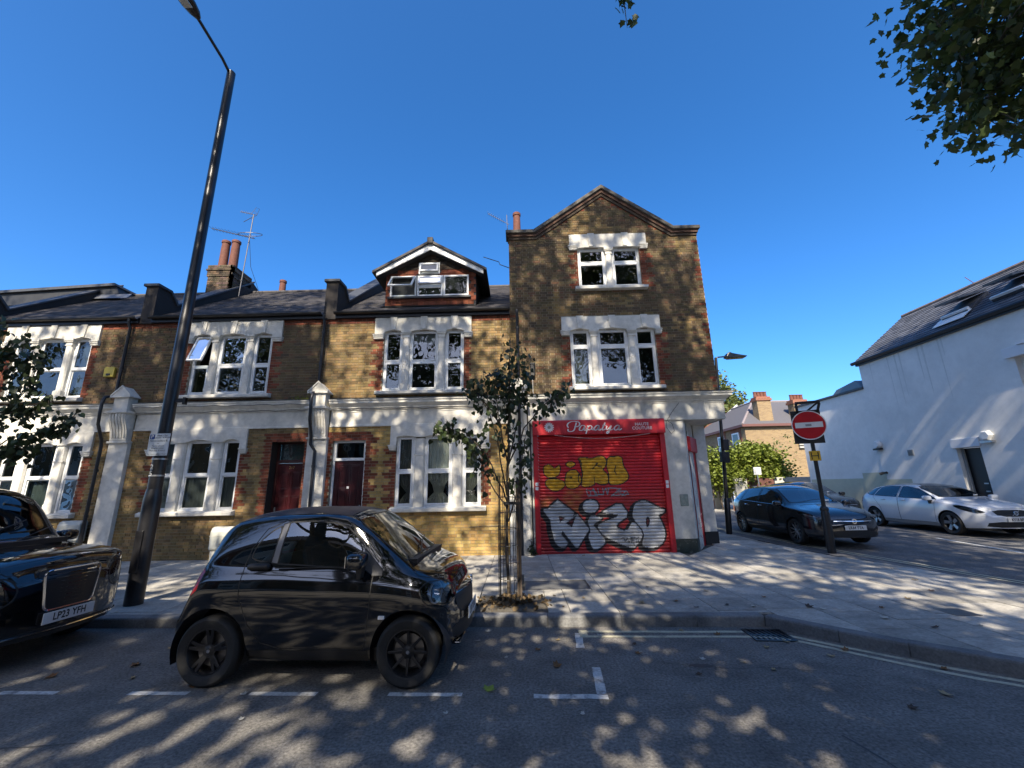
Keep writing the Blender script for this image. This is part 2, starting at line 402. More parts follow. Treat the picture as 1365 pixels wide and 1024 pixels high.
# kerb stones
def kerb_line(name, pts, zf, inset, w, lo, hi, L=.92, first=None):
    kb = structure(part(name, MB().add([(p[0], p[1], zf(p[1])-.06) for p in pts] + [(p[0]+inset[0], p[1]+inset[1], zf(p[1])-.06) for p in reversed(pts)], [tuple(range(2*len(pts)))]), M_BED))
    P = [Vector(p) for p in pts]; cum = [0]
    for i in range(len(P)-1): cum.append(cum[-1]+(P[i+1]-P[i]).length)
    def at(s):
        for i in range(len(P)-1):
            if s <= cum[i+1] or i == len(P)-2:
                t = (s-cum[i])/(cum[i+1]-cum[i]); d = (P[i+1]-P[i]).normalized(); return P[i].lerp(P[i+1], t), d
    s = 0
    brk = cum[1:-1]
    while s < cum[-1]-.1:
        e = min(s+L, cum[-1])
        for c in brk:
            if s+.25 < c < e+.2: e = c; break
        a, d = at(s+.003); b, _ = at(e-.003); d = (b-a).normalized(); n = Vector((-d.y, d.x))
        z0, z1 = zf(a.y), zf(b.y); jz = random.uniform(-.003, .003); j2 = random.uniform(-.003, .003)
        a = a + n*j2; b = b + n*(j2+random.uniform(-.002, .002))
        bev = .02
        prof = [(0, lo), (0, hi-bev), (bev*.35, hi-bev*.3), (bev, hi), (w, hi), (w, lo)]
        vs = [(a.x+n.x*u, a.y+n.y*u, z0+h+jz) for u, h in prof] + [(b.x+n.x*u, b.y+n.y*u, z1+h+jz) for u, h in prof]
        m = len(prof)
        mb = MB().add(vs, [tuple(range(m)), tuple(range(2*m-1, m-1, -1))] + [(i, (i+1) % m, (i+1) % m+m, i+m) for i in range(m)])
        part('kerb_stone', mb, M_KERB, kb)
        s = e
    return kb
kerb_line('kerb', KP[1:], lambda y: 0.0, (0.0, .12), .15, -.08, .123)
kerb_line('side_kerb', SK, lambda y: (pz(y)-.12), (-.12, 0.0), .14, -.02, .124)
# gutter channel patch of darker tar along the kerb is part of the asphalt; drain
dr = thing('road_drain', 'black iron gully grate set in the road against the kerb', 'drain grate', (2.83, 5.36, 0), R(-4))
mb = MB()
for q in ((-.22, .22, -.19, -.165), (-.22, .22, .165, .19), (-.22, -.195, -.165, .165), (.195, .22, -.165, .165)): mb.box(*q, -.02, .012)
part('frame', mb, M_IRON, dr)
part('pit', MB().box(-.195, .195, -.165, .165, -.02, .0035), pmat('pit_black', (.004, .004, .004), .9), dr)
for k in range(7):
    mb = MB(); xx = -.165+k*.055
    mb.prism([(xx-.010+.03, -.165), (xx+.012+.03, -.165), (xx+.012-.03, .165), (xx-.010-.03, .165)], 'z', -.01, .010); part('bar', mb, M_IRON, dr)
part('cross_bar', MB().box(-.195, .195, -.012, .012, -.005, .0085), M_IRON, dr)
# road markings: thin sheets 4 mm above the asphalt, edges worn
def stripe(name, pts, w, mat, z=.004, zf=None, parent=None, seg=.12, jag=.006, label=None):
    P = [Vector(p) for p in pts]; q = []
    for i in range(len(P)-1):
        n = max(1, int((P[i+1]-P[i]).length/seg))
        for k in range(n): q.append(P[i].lerp(P[i+1], k/n))
    q.append(P[-1]); L = []; Rr = []
    for i, p in enumerate(q):
        d = (q[min(i+1, len(q)-1)]-q[max(i-1, 0)]).normalized(); n = Vector((-d.y, d.x))
        a = p+n*(w/2+random.uniform(-jag, jag)); b = p-n*(w/2+random.uniform(-jag, jag))
        zz = (zf(p.y) if zf else 0)+z
        L.append((a.x, a.y, zz)); Rr.append((b.x, b.y, zz))
    m = len(q); return part(name, MB().add(L+Rr, [(i, i+1, m+i+1, m+i) for i in range(m-1)]), mat, parent)
by = lambda x: 4.035-.033*x
bay = structure(stripe('parking_bay_marking', [(.08, by(.08)-.03), (.70, by(.70)-.03)], .075, M_LINE_W, jag=.009))
stripe('bay_corner', [(.655, by(.66)+.02), (.70, 4.56)], .075, M_LINE_W, parent=bay, jag=.009)
for xa, xb in ((-1.17, -.53), (-2.40, -1.80), (-3.50, -2.96), (-4.72, -4.18), (-5.9, -5.3), (-7.1, -6.5)):
    stripe('bay_dash', [(xa, by(xa)), (xb, by(xb))], .065, M_LINE_W, parent=bay, jag=.004)
stripe('bay_end_line', [(.62, 5.06), (.66, 5.52)], .085, M_LINE_W, parent=bay, jag=.008)
def off(pts, d):
    P = [Vector(p) for p in pts]; out = []
    for i, p in enumerate(P):
        t = (P[min(i+1, len(P)-1)]-P[max(i-1, 0)]).normalized(); out.append((p.x+t.y*d, p.y-t.x*d))
    return out
def smooth_line(pts, it=2):
    for _ in range(it):
        o = [pts[0]]
        for a, b in zip(pts[:-1], pts[1:]): o += [(a[0]*.75+b[0]*.25, a[1]*.75+b[1]*.25), (a[0]*.25+b[0]*.75, a[1]*.25+b[1]*.75)]
        pts = o+[pts[-1]]
    return pts
OUT = smooth_line([(.70, 5.41), (2.45, 5.335), (2.95, 5.28), (3.30, 4.90), (3.62, 4.56), (3.98, 4.23), (4.24, 4.07), (5.4, 3.06), (6.8, 2.55), (8.4, 2.4)])
INN = smooth_line([(3.04, 5.34), (3.40, 4.98), (3.74, 4.66), (4.10, 4.32), (4.38, 4.13), (5.5, 3.18), (6.9, 2.68), (8.4, 2.53)])
dy = structure(stripe('double_yellow_line', OUT, .065, M_LINE_Y, seg=.15))
stripe('yellow_line', [(.70, 5.575), (2.60, 5.49)], .065, M_LINE_Y, parent=dy, seg=.2)
stripe('yellow_line', INN, .065, M_LINE_Y, parent=dy, seg=.15)
stripe('yellow_line_end', [(.715, 5.37), (.725, 5.62)], .10, M_LINE_Y, parent=dy, z=.0046)
sd = structure(stripe('side_double_yellow_line', off(SK[1:], .26), .07, M_LINE_Y, zf=sz, seg=.3, z=.006))
stripe('yellow_line', off(SK[1:], .42), .07, M_LINE_Y, parent=sd, zf=sz, seg=.3, z=.006)
stripe('white_centre_line', [(11.1, 11.9), (10.55, 7.5)], .12, M_LINE_W, parent=sd, zf=sz, seg=.3, z=.006)
structure(part('far_pavement', MB().box(14.0, 14.6, 3, 22, .1, .30), M_SLAB_J))
kerb_line('far_kerb', [(13.9, 22.0), (13.9, 3.0)], lambda y: 0, (.1, 0), .14, .02, .31, L=.9)
# dark repair patches and sealed cracks in the asphalt
M_TAR = pmat('tar', (.035, .034, .033), .6, var=.3, scale=20)
for pts in ([(1.35, 4.66), (1.9, 4.52), (2.5, 4.50), (3.0, 4.32)], [(-1.2, 3.1), (.2, 3.02), (1.6, 3.06), (3.2, 2.95), (5, 2.9)], [(2.2, 3.4), (2.35, 2.7), (2.3, 2.0)], [(-5.2, 3.4), (-4.1, 3.3), (-3.2, 3.42)]):
    q = smooth_line(pts, 1); q = [(x+random.uniform(-.02, .02), y+random.uniform(-.02, .02)) for x, y in q]
    structure(stripe('sealed_crack', q, .012, M_TAR, z=.002, seg=.07, jag=.006))
for (cx, cy, sx, sy) in ((1.72, 4.57, .12, .05),):
    pts = [(cx+sx*math.cos(a)*random.uniform(.7, 1.1), cy+sy*math.sin(a)*random.uniform(.7, 1.1), .003) for a in np.linspace(0, 2*math.pi, 14)[:-1]]
    structure(part('tar_patch', MB().add(pts, [tuple(range(13))]), M_TAR))
# ================================================================ THE TERRACE
FY = 10.6            # street face of the brickwork
def vary(c, a): 
    k = 1+random.uniform(-a, a); return tuple(max(0, v*k*(1+random.uniform(-a*.25, a*.25))) for v in c)
def palette(base, n, a, extra=()):
    return [vary(base, a) for _ in range(n)] + [vary(e, .15) for e in extra]
random.seed(3)
PAL = {'dark': palette((.128, .090, .050), 9, .24, [(.095, .068, .042), (.08, .058, .04), (.18, .125, .062), (.15, .085, .05)]),
       'tan': palette((.215, .145, .068), 9, .22, [(.145, .098, .05), (.26, .185, .088), (.165, .115, .062)]),
       'yellow': palette((.355, .238, .090), 9, .20, [(.25, .16, .06), (.42, .29, .11)]),
       'red': palette((.165, .052, .030), 8, .32, [(.13, .04, .028), (.25, .08, .045)]),
       'stack': palette((.085, .065, .05), 8, .4, [(.13, .09, .06)])}
_bm = {}
def brick_mesh(w, h, pal, k):
    key = (round(w, 3), round(h, 3), pal, k)
    if key not in _bm:
        mb = MB().box(-w/2, w/2, 0, .03, 0, h, col=PAL[pal][k], back=False)
        me = mb.mesh('brick', M_BRICK); recalc(me); _bm[key] = me
    return _bm[key]
def brickwork(parent, x0, x1, z0, z1, holes, yf, palf, xlim=None, nind=300):
    L = []; r = 0; z = z0
    while z < z1-.03:
        h = min(.065, z1-z); a0, a1 = (x0, x1) if xlim is None else xlim(z+h)
        cuts = sorted((hx0, hx1) for hx0, hx1, hz0, hz1 in holes if min(z+h, hz1)-max(z, hz0) > .022)
        segs = []; c = a0
        for h0, h1 in cuts:
            if h0 > c: segs.append((c, min(h0, a1)))
            c = max(c, h1)
        if c < a1: segs.append((c, a1))
        x = x0 - (0 if r % 2 == 0 else .169)
        k = 0
        while x < a1:
            w = .215 if k % 2 == 0 else .1025
            for s0, s1 in segs:
                b0, b1 = max(x, s0), min(x+w, s1)
                if b1-b0 > .025: L.append((b0, b1, z, h))
            x += w+.01; k += 1
        r += 1; z += .075
    L.sort(key=lambda b: (((b[0]+b[1])/2)**2 + (b[2]-1.7)**2))
    mb = MB()
    for i, (b0, b1, z, h) in enumerate(L):
        pal = palf((b0+b1)/2, z+h/2); k = random.randrange(len(PAL[pal])); dy = random.uniform(-.003, .002)
        if i < nind:
            w = round((b1-b0)/.0125)*.0125 if abs(b1-b0-.215) > .001 and abs(b1-b0-.1025) > .001 else b1-b0
            w = min(w, b1-b0)
            link('brick', brick_mesh(w, h, pal, k), parent, ((b0+b1)/2, yf+dy, z))
        else:
            mb.box(b0, b1, yf+dy, yf+.03, z, z+h, col=PAL[pal][k], back=False)
    if mb.v: part('brickwork', mb, M_BRICK, parent, stuff=True)
def wall_holes(x0, x1, z0, z1, holes, y, depth, mb=None):
    """front face of a wall with rectangular openings and their reveals"""
    mb = mb or MB()
    X = sorted({x0, x1, *[min(max(h[k], x0), x1) for h in holes for k in (0, 1)]}); Z = sorted({z0, z1, *[min(max(h[k], z0), z1) for h in holes for k in (2, 3)]})
    for i in range(len(X)-1):
        for j in range(len(Z)-1):
            cx, cz = (X[i]+X[i+1])/2, (Z[j]+Z[j+1])/2
            if any(h[0] < cx < h[1] and h[2] < cz < h[3] for h in holes): continue
            mb.add([(X[i], y, Z[j]), (X[i+1], y, Z[j]), (X[i+1], y, Z[j+1]), (X[i], y, Z[j+1])], [(0,1,2,3)])
    for a, b, c, d in holes:
        mb.add([(a,y,c),(a,y+depth,c),(a,y+depth,d),(a,y,d)], [(0,1,2,3)]); mb.add([(b,y,c),(b,y+depth,c),(b,y+depth,d),(b,y,d)], [(3,2,1,0)])
        mb.add([(a,y,d),(b,y,d),(b,y+depth,d),(a,y+depth,d)], [(0,1,2,3)]); mb.add([(a,y,c),(b,y,c),(b,y+depth,c),(a,y+depth,c)], [(3,2,1,0)])
    return mb
def ring(mb, x0, x1, z0, z1, t, y0, y1, tb=None):
    tb = tb or t
    mb.box(x0, x0+t, y0, y1, z0, z1); mb.box(x1-t, x1, y0, y1, z0, z1)
    mb.box(x0+t, x1-t, y0, y1, z0, z0+tb); mb.box(x0+t, x1-t, y0, y1, z1-t, z1)
def window(parent, x0, x1, z0, z1, y, rail=None, t=.055, sash=False, back=None, open_left=False, mat=None, curtain=None):
    """one light: white frame, meeting rail, upper and lower pane; a dark room behind"""
    mat = mat or M_UPVC; mb = MB(); ring(mb, x0, x1, z0, z1, t, y, y+.07)
    rz = rail if rail is not None else (z0+z1)/2
    mb.box(x0+t, x1-t, y-.004, y+.06, rz-.028, rz+.028)
    i = .032
    if sash:
        ring(mb, x0+t, x1-t, z0+t, rz-.028, i, y+.03, y+.065); 
        if not open_left: ring(mb, x0+t, x1-t, rz+.028, z1-t, i, y+.004, y+.05)
    else:
        ring(mb, x0+t, x1-t, z0+t, rz-.028, i, y-.012, y+.05)
        if not open_left: ring(mb, x0+t, x1-t, rz+.028, z1-t, i, y-.012, y+.05)
    w = part('window', mb, mat, parent, bevel=.004)
    e = t+i-.006
    part('pane', MB().add([(x0+e, y+.03, z0+e), (x1-e, y+.03, z0+e), (x1-e, y+.03, rz-.05), (x0+e, y+.03, rz-.05)], [(0,1,2,3)]), M_GLASS, w)
    if not open_left:
        part('pane', MB().add([(x0+e, y+.024, rz+.05), (x1-e, y+.024, rz+.05), (x1-e, y+.024, z1-e), (x0+e, y+.024, z1-e)], [(0,1,2,3)]), M_GLASS, w)
    else:            # top hung casement standing open
        mb = MB(); H = z1-t-rz-.03; wd = x1-x0-2*t
        ring(mb, 0, wd, -H, 0, .045, -.03, .02); a = R(20)
        Mx = T(x0+t, y-.01, z1-t) @ Matrix.Rotation(-a, 4, 'X')
        fr = part('sash', mb.xf(Mx), mat, w, bevel=.004)
        part('pane', MB().add([(.04, -.01, -H+.04), (wd-.04, -.01, -H+.04), (wd-.04, -.01, -.04), (.04, -.01, -.04)], [(0,1,2,3)]).xf(Mx), M_GLASS, w)
    return w
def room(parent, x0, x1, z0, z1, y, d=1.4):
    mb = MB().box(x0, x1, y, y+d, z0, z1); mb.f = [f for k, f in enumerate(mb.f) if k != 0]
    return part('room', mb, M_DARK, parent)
def arch(x0, x1, z, rise, n=8):
    return [(x0+(x1-x0)*k/n, z+rise*(1-(2*k/n-1)**2)) for k in range(n+1)]
def column(parent, x, z0, z1, w=.185, y0=None, base=True):
    """chamfered mullion pier with moulded capital and base"""
    y0 = y0 if y0 is not None else FY-.035; mb = MB(); h = w/2
    mb.prism([(x-h, y0+.16), (x-h, y0+.035), (x-h+.035, y0), (x+h-.035, y0), (x+h, y0+.035), (x+h, y0+.16)], 'z', z0+.2, z1-.22)
    if base:
        mb.box(x-h-.02, x+h+.02, y0-.018, y0+.16, z0, z0+.17); mb.prism([(x-h-.02, y0-.018), (x+h+.02, y0-.018), (x+h+.02, y0+.16), (x-h-.02, y0+.16)], 'z', z0+.17, z0+.18)
        mb.box(x-h-.008, x+h+.008, y0-.006, y0+.16, z0+.18, z0+.2)
    for k, (a, b, e) in enumerate(((.22, .19, .012), (.19, .12, .0), (.12, .085, .028), (.085, .0, .042))):
        mb.box(x-h-e, x+h+e, y0-e, y0+.16, z1-a, z1-b)
    return part('column', mb, M_STUC, parent, bevel=.008)
def triple(parent, xl, xr, zs, zt, lint, sill, drop, sashes, rail, y_in=.12, curtains=None, openl=False, cols=True, lt=None, rise=.05, mat=None, keyst=True):
    """three-light window group: columns, cornice-like lintel with drop ends, sill, windows, room. Returns brick holes."""
    Wd = xr-xl; cwid = .185 if cols else .26
    side = (Wd-2*cwid)*.285; mid = Wd-2*cwid-2*side
    L = [(xl, xl+side), (xl+side+cwid, xl+side+cwid+mid), (xr-side, xr)]
    if lt: L = lt
    ztop = lint[3]; zdrop = drop
    # lintel: one slab with segmental heads cut over each light, and drop blocks at the ends
    poly = [(lint[0], ztop), (lint[0], zdrop+.07), (xl-.012, zdrop+.07)]
    for a, b in L: poly += [(a+.006, zt-rise)] + arch(a+.01, b-.01, zt-rise+.006, rise) + [(b-.006, zt-rise)]
    poly += [(xr+.012, zdrop+.07), (lint[1], zdrop+.07), (lint[1], ztop)]
    mb = MB().prism(poly, 'y', FY-.055, FY+.14)
    lo = part('lintel', mb, M_STUC, parent, bevel=.008)
    for a, b in ((lint[0]-.03, xl-.004), (xr+.004, lint[1]+.03)):
        mb = MB().box(a, b, FY-.085, FY+.02, zdrop+.02, zdrop+.068); mb.box(a+.015, b-.01, FY-.07, FY+.02, zdrop-.03, zdrop+.02); mb.box(a-.012, b+.006, FY-.1, FY+.02, zdrop+.068, zdrop+.105)
        part('label_stop', mb, M_STUC, lo, bevel=.006)
    if keyst:
        for a, b in L:
            c = (a+b)/2; part('keystone', MB().prism([(c-.06, zt+.01), (c+.06, zt+.01), (c+.095, ztop+.015), (c-.095, ztop+.015)], 'y', FY-.085, FY), M_STUC, lo, bevel=.006)
    part('sill', MB().prism([(FY-.14, zs-.115), (FY-.15, zs-.10), (FY-.15, zs-.03), (FY-.05, zs), (FY+.14, zs), (FY+.14, zs-.115)], 'x', sill[0], sill[1]), M_STUC, parent, bevel=.006)
    for k in range(len(L)-1):
        cx = (L[k][1]+L[k+1][0])/2
        if cols: column(parent, cx, zs, zt-.0, L[k+1][0]-L[k][1]-.004)
        else:
            h = (L[k+1][0]-L[k][1])/2-.004; mb = MB()
            mb.prism([(cx-h, FY+.14), (cx-h, FY+.03), (cx-h+.03, FY-.02), (cx+h-.03, FY-.02), (cx+h, FY+.03), (cx+h, FY+.14)], 'z', zs+.22, zt-.06)
            mb.box(cx-h, cx+h, FY-.024, FY+.14, zs, zs+.221)
            mb.box(cx-h-.01, cx+h+.01, FY-.03, FY+.14, zt-.5, zt-.46)
            part('column', mb, M_STUC, parent, bevel=.008)
    for k, (a, b) in enumerate(L):
        w = window(parent, a, b, zs, zt+.01, FY+y_in-.06 if cols else FY+.05, rail, sash=sashes, open_left=(openl and k == 0), mat=mat)
        if curtains: curtains(w, k, a, b, zs, zt, FY+.150)
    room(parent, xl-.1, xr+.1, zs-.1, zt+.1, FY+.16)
    holes = [(lint[0], lint[1], zdrop-.01, ztop), (xl-.004, xr+.004, zs-.12, zdrop), (sill[0], sill[1], zs-.115, zs)]
    return holes, [(xl, xr, zs-.02, zt)]
def curtain_mb(x0, x1, z0, z1, y, folds=9, amp=.02, pinch=None, flare=None):
    mb = MB(); nx, nz = folds*4, 10; vs = []
    for j in range(nz+1):
        t = j/nz; z = z0+(z1-z0)*t
        for i in range(nx+1):
            s = i/nx; xx = x0+(x1-x0)*s
            if pinch: xx = pinch[0]+(xx-pinch[0])*(1-pinch[2]*math.exp(-((z-pinch[1])/.16)**2)) 
            vs.append((xx, y+amp*math.sin(s*folds*2*math.pi), z))
    fs = [(j*(nx+1)+i, j*(nx+1)+i+1, (j+1)*(nx+1)+i+1, (j+1)*(nx+1)+i) for j in range(nz) for i in range(nx)]
    return mb.add(vs, fs)
def cornice(parent, x0, x1, ext=0.0, mat=None, ret=None):
    """frieze, moulded cornice and lead top; the name of each band is its own part"""
    mat = mat or M_STUC
    part('frieze', MB().prism([(FY+.05, 3.30), (FY-.035, 3.30), (FY-.035, 3.34), (FY-.02, 3.345), (FY-.02, 3.74), (FY+.05, 3.74)], 'x', x0, x1), mat, parent, bevel=.004)
    pr = [(FY+.05, 3.74), (FY-.05, 3.74), (FY-.055, 3.775), (FY-.085, 3.785), (FY-.085, 3.81), (FY-.11, 3.83), (FY-.16, 3.87), (FY-.19, 3.89), (FY-.19, 3.955), (FY-.215, 3.96), (FY-.22, 3.99), (FY+.05, 4.03)]
    part('cornice', MB().prism(pr, 'x', x0, x1), mat, parent)
    part('cornice_lead', MB().prism([(FY-.225, 3.994), (FY-.225, 4.0), (FY+.0, 4.06), (FY+.04, 4.06), (FY+.04, 4.035)], 'x', x0, x1), M_LEAD, parent)
def pilaster(parent, xc, w=.5):
    """fluted console and gablet on a plain pilaster"""
    h = w/2
    part('pilaster', MB().box(xc-h, xc+h, FY-.11, FY+.02, .10, 3.02), M_STUC, parent, bevel=.012)
    prof = [(FY, 3.02), (FY-.13, 3.02), (FY-.15, 3.06), (FY-.15, 3.12), (FY-.165, 3.2), (FY-.19, 3.32), (FY-.24, 3.45), (FY-.29, 3.56), (FY-.31, 3.66), (FY-.30, 3.74), (FY, 3.74)]
    mb = MB().prism(prof, 'x', xc-h+.03, xc+h-.03)
    for k in range(5):
        x = xc-h+.05+(w-.1)*(k+.5)/5; g = (w-.1)/10*.62
        mb.prism([(FY-.02, 3.08)]+[(y-.022, z) for y, z in prof[3:10]]+[(FY-.02, 3.74)], 'x', x-g, x+g)
    part('console', mb, M_STUC, parent, bevel=.005)
    part('console_base', MB().box(xc-h-.015, xc+h+.015, FY-.17, FY, 2.985, 3.035), M_STUC, parent, bevel=.006)
    part('console_cap', MB().box(xc-h-.035, xc+h+.035, FY-.36, FY, 3.74, 3.80), M_STUC, parent, bevel=.006)
    b = h-.06
    part('gablet_block', MB().box(xc-b, xc+b, FY-.27, FY+.02, 3.80, 4.16), M_STUC, parent, bevel=.006)
    g = MB().prism([(xc-b-.07, 4.16), (xc+b+.07, 4.16), (xc+b+.07, 4.19), (xc, 4.45), (xc-b-.07, 4.19)], 'y', FY-.31, FY+.0)
    go = part('gablet', g, M_STUC, parent, bevel=.005)
    mb = MB()
    for s in (-1, 1):
        mb.prism([(xc+s*(b+.075), 4.17), (xc+s*(b+.075), 4.215), (xc, 4.475), (xc, 4.43)], 'y', FY-.33, FY-.295)
    mb.box(xc-b-.075, xc+b+.075, FY-.33, FY-.305, 4.15, 4.185)
    part('gablet_moulding', mb, M_STUC, go)
def tiles(parent, x0, x1, ya, za, yb, zb, tw=.30, ex=.22, mat=None, th=.016, skip=None, name='roof_tiles'):
    """rows of overlapping tiles on a slope from (ya,za) up to (yb,zb)"""
    mb = MB(); L = math.hypot(yb-ya, zb-za); uy, uz = (yb-ya)/L, (zb-za)/L; ny, nz = -uz, uy; n = int(L/ex)
    for r in range(n+1):
        s0 = r*ex; s1 = min(s0+ex*1.12, L)
        x = x0 - (tw/2 if r % 2 else 0)
        while x < x1:
            a, b = max(x, x0)+.003, min(x+tw, x1)-.003; x += tw
            if b-a < .03: continue
            cy, cz = ya+uy*s0, za+uz*s0
            if skip and skip((a+b)/2, cy): continue
            l0 = .022+random.uniform(-.003, .004); l1 = .006
            P = lambda xx, s, off: (xx, ya+uy*s+ny*off, za+uz*s+nz*off)
            mb.add([P(a,s0,l0-th), P(b,s0,l0-th), P(b,s1,l1-.004), P(a,s1,l1-.004), P(a,s0,l0), P(b,s0,l0), P(b,s1,l1), P(a,s1,l1)], [(0,1,5,4),(1,2,6,5),(3,0,4,7),(4,5,6,7)])
    return part(name, mb, mat or M_TILE, parent, stuff=True)
RY, RZ = 14.4, 9.12
def roof(parent, x0, x1, skip=None):
    y0, z0 = FY-.10, 6.44
    r = part('roof', MB().prism([(y0, z0-.03), (RY, RZ-.03), (18.3, 6.6), (18.3, 6.2), (FY+.02, 6.2), (FY+.02, 6.44)], 'x', x0, x1), M_LEAD, parent)
    tiles(r, x0, x1, y0, z0, RY, RZ, skip=skip)
    part('ridge', MB().tube([(x0, RY, RZ), (x1, RY, RZ)], .09, 8), M_TERRA if False else M_TILE, r)
    mb = MB()
    prof = [(FY-.17+.065*math.cos(a), 6.455+.065*math.sin(a)) for a in np.linspace(math.pi, 2*math.pi, 8)]
    prof = prof + [(FY-.115, 6.455), (FY-.115, 6.447)] + [(FY-.17+.055*math.cos(a), 6.455+.055*math.sin(a)) for a in np.linspace(2*math.pi, math.pi, 8)]
    mb.prism(prof, 'x', x0, x1); part('gutter', mb, M_PIPE, parent)
    part('fascia', MB().box(x0, x1, FY-.1, FY-.0, 6.31, 6.46), M_PIPE, parent)
    return r
def party_wall(parent, x, w=.34):
    pr = [(FY-.06, 6.3), (FY-.06, 7.42), (FY+.34, 7.42), (FY+.62, 7.12), (RY, RZ+.42), (RY+.3, RZ+.3), (RY+.3, 6.5)]
    p = part('party_parapet', MB().prism(pr, 'x', x-w/2, x+w/2), pmat('parapet_brick', (.032, .027, .024), .9, var=.5, scale=13, bump=.5, bscale=60, stretch=(3, 3, 11)), parent)
    top = [(FY-.12, 7.42), (FY-.12, 7.50), (FY+.36, 7.50), (FY+.65, 7.20), (RY, RZ+.50), (RY, RZ+.42), (FY+.62, 7.12), (FY+.34, 7.42)]
    part('coping', MB().prism(top, 'x', x-w/2-.05, x+w/2+.05), M_LEAD, p, bevel=.01)
    return p
def downpipe(parent, x, knee=True, y=None):
    y = y or FY-.09
    pts = [(x, FY-.17, 6.40), (x, FY-.17, 6.30), (x, y, 6.15), (x, y, 4.25), (x, FY-.36, 4.15), (x, FY-.40, 4.0), (x, FY-.40, 3.75), (x, FY-.38, 3.45), (x-.02 if knee else x, FY-.20, 3.05), (x-.02 if knee else x, FY-.18, 2.85)]
    if knee: pts += [(x+.10, FY-.17, 2.68), (x+.10, FY-.17, .14)]
    else: pts += [(x, FY-.17, .14)]
    p = part('downpipe', MB().tube(pts, .038, 10), M_PIPE, parent, smooth=True, auto=50)
    mb = MB()
    for z, yy, xx in ((5.9, y, x), (5.0, y, x), (2.3, FY-.17, x+(.10 if knee else 0)), (1.2, FY-.17, x+(.10 if knee else 0))):
        mb.tube([(xx, yy, z-.03), (xx, yy, z+.03)], .048, 10)
    part('pipe_collar', mb, M_PIPE, p)
    return p
def pot(parent, x, y, z, h=1.25, r=.15):
    mb = MB().lathe([(r*1.12, z), (r*1.12, z+.06), (r, z+.08), (r*.92, z+h*.75), (r*.86, z+h-.12), (r*1.02, z+h-.10), (r*1.04, z+h-.02), (r*.92, z+h), (r*.75, z+h), (r*.72, z+h-.3)], 18, (x, y, 0))
    return part('chimney_pot', mb, M_TERRA, parent, smooth=True, auto=35)
def stack(parent, x0, x1, y0, y1, z0, z1):
    c = part('chimney', MB().box(x0+.012, x1-.012, y0+.012, y1-.012, z0, z1), M_MORT, parent)
    mb = MB(); z = z0; r = 0
    while z < z1-.02:
        e = .0 if z < z1-.42 else (.03 if z < z1-.24 else .06 if z < z1-.1 else .03)
        for (fx, a0, a1, q) in ((0, x0-e, x1+e, y0-e), (1, y0-e, y1+e, x1+e)):
            t = a0-(0 if r % 2 == 0 else .11)
            while t < a1:
                b0, b1 = max(t, a0), min(t+.215, a1); t += .225
                if b1-b0 < .03: continue
                col = random.choice(PAL['stack'])
                if fx == 0: mb.box(b0, b1, q, q+.10, z, z+.065, col=col)
                else: mb.box(q-.10, q, b0, b1, z, z+.065, col=col)
        z += .075; r += 1
    part('chimney_bricks', mb, M_BRICK, c, stuff=True)
    return c
def toothed(zones):
    """red dressing strips (x0,x1,z0,z1, side) whose free edge is toothed brick by brick"""
    def f(x, z):
        row = int(z/.15) % 2
        for a, b, c, d, s in zones:
            e = .11 if row else 0.0
            if c <= z <= d and (a-(e if s < 0 else 0) <= x <= b+(e if s > 0 else 0)): return True
        return False
    return f
def six_panel_door(parent, x0, x1, z0, z1, y, label, panels, mat, knob=None):
    w = x1-x0; d = part('door', MB().box(x0, x1, y, y+.045, z0, z1), mat, parent, bevel=.004, label=label)
    for (a, b, c, e) in panels:
        px0, px1, pz0, pz1 = x0+w*a, x0+w*b, z0+(z1-z0)*c, z0+(z1-z0)*e
        mb = MB(); ring(mb, px0, px1, pz0, pz1, .022, y-.012, y+.01)
        mb.prism([(px0+.04, pz0+.04), (px1-.04, pz0+.04), (px1-.04, pz1-.04), (px0+.04, pz1-.04)], 'y', y-.012, y+.01)
        part('panel', mb, mat, d, bevel=.006)
    return d
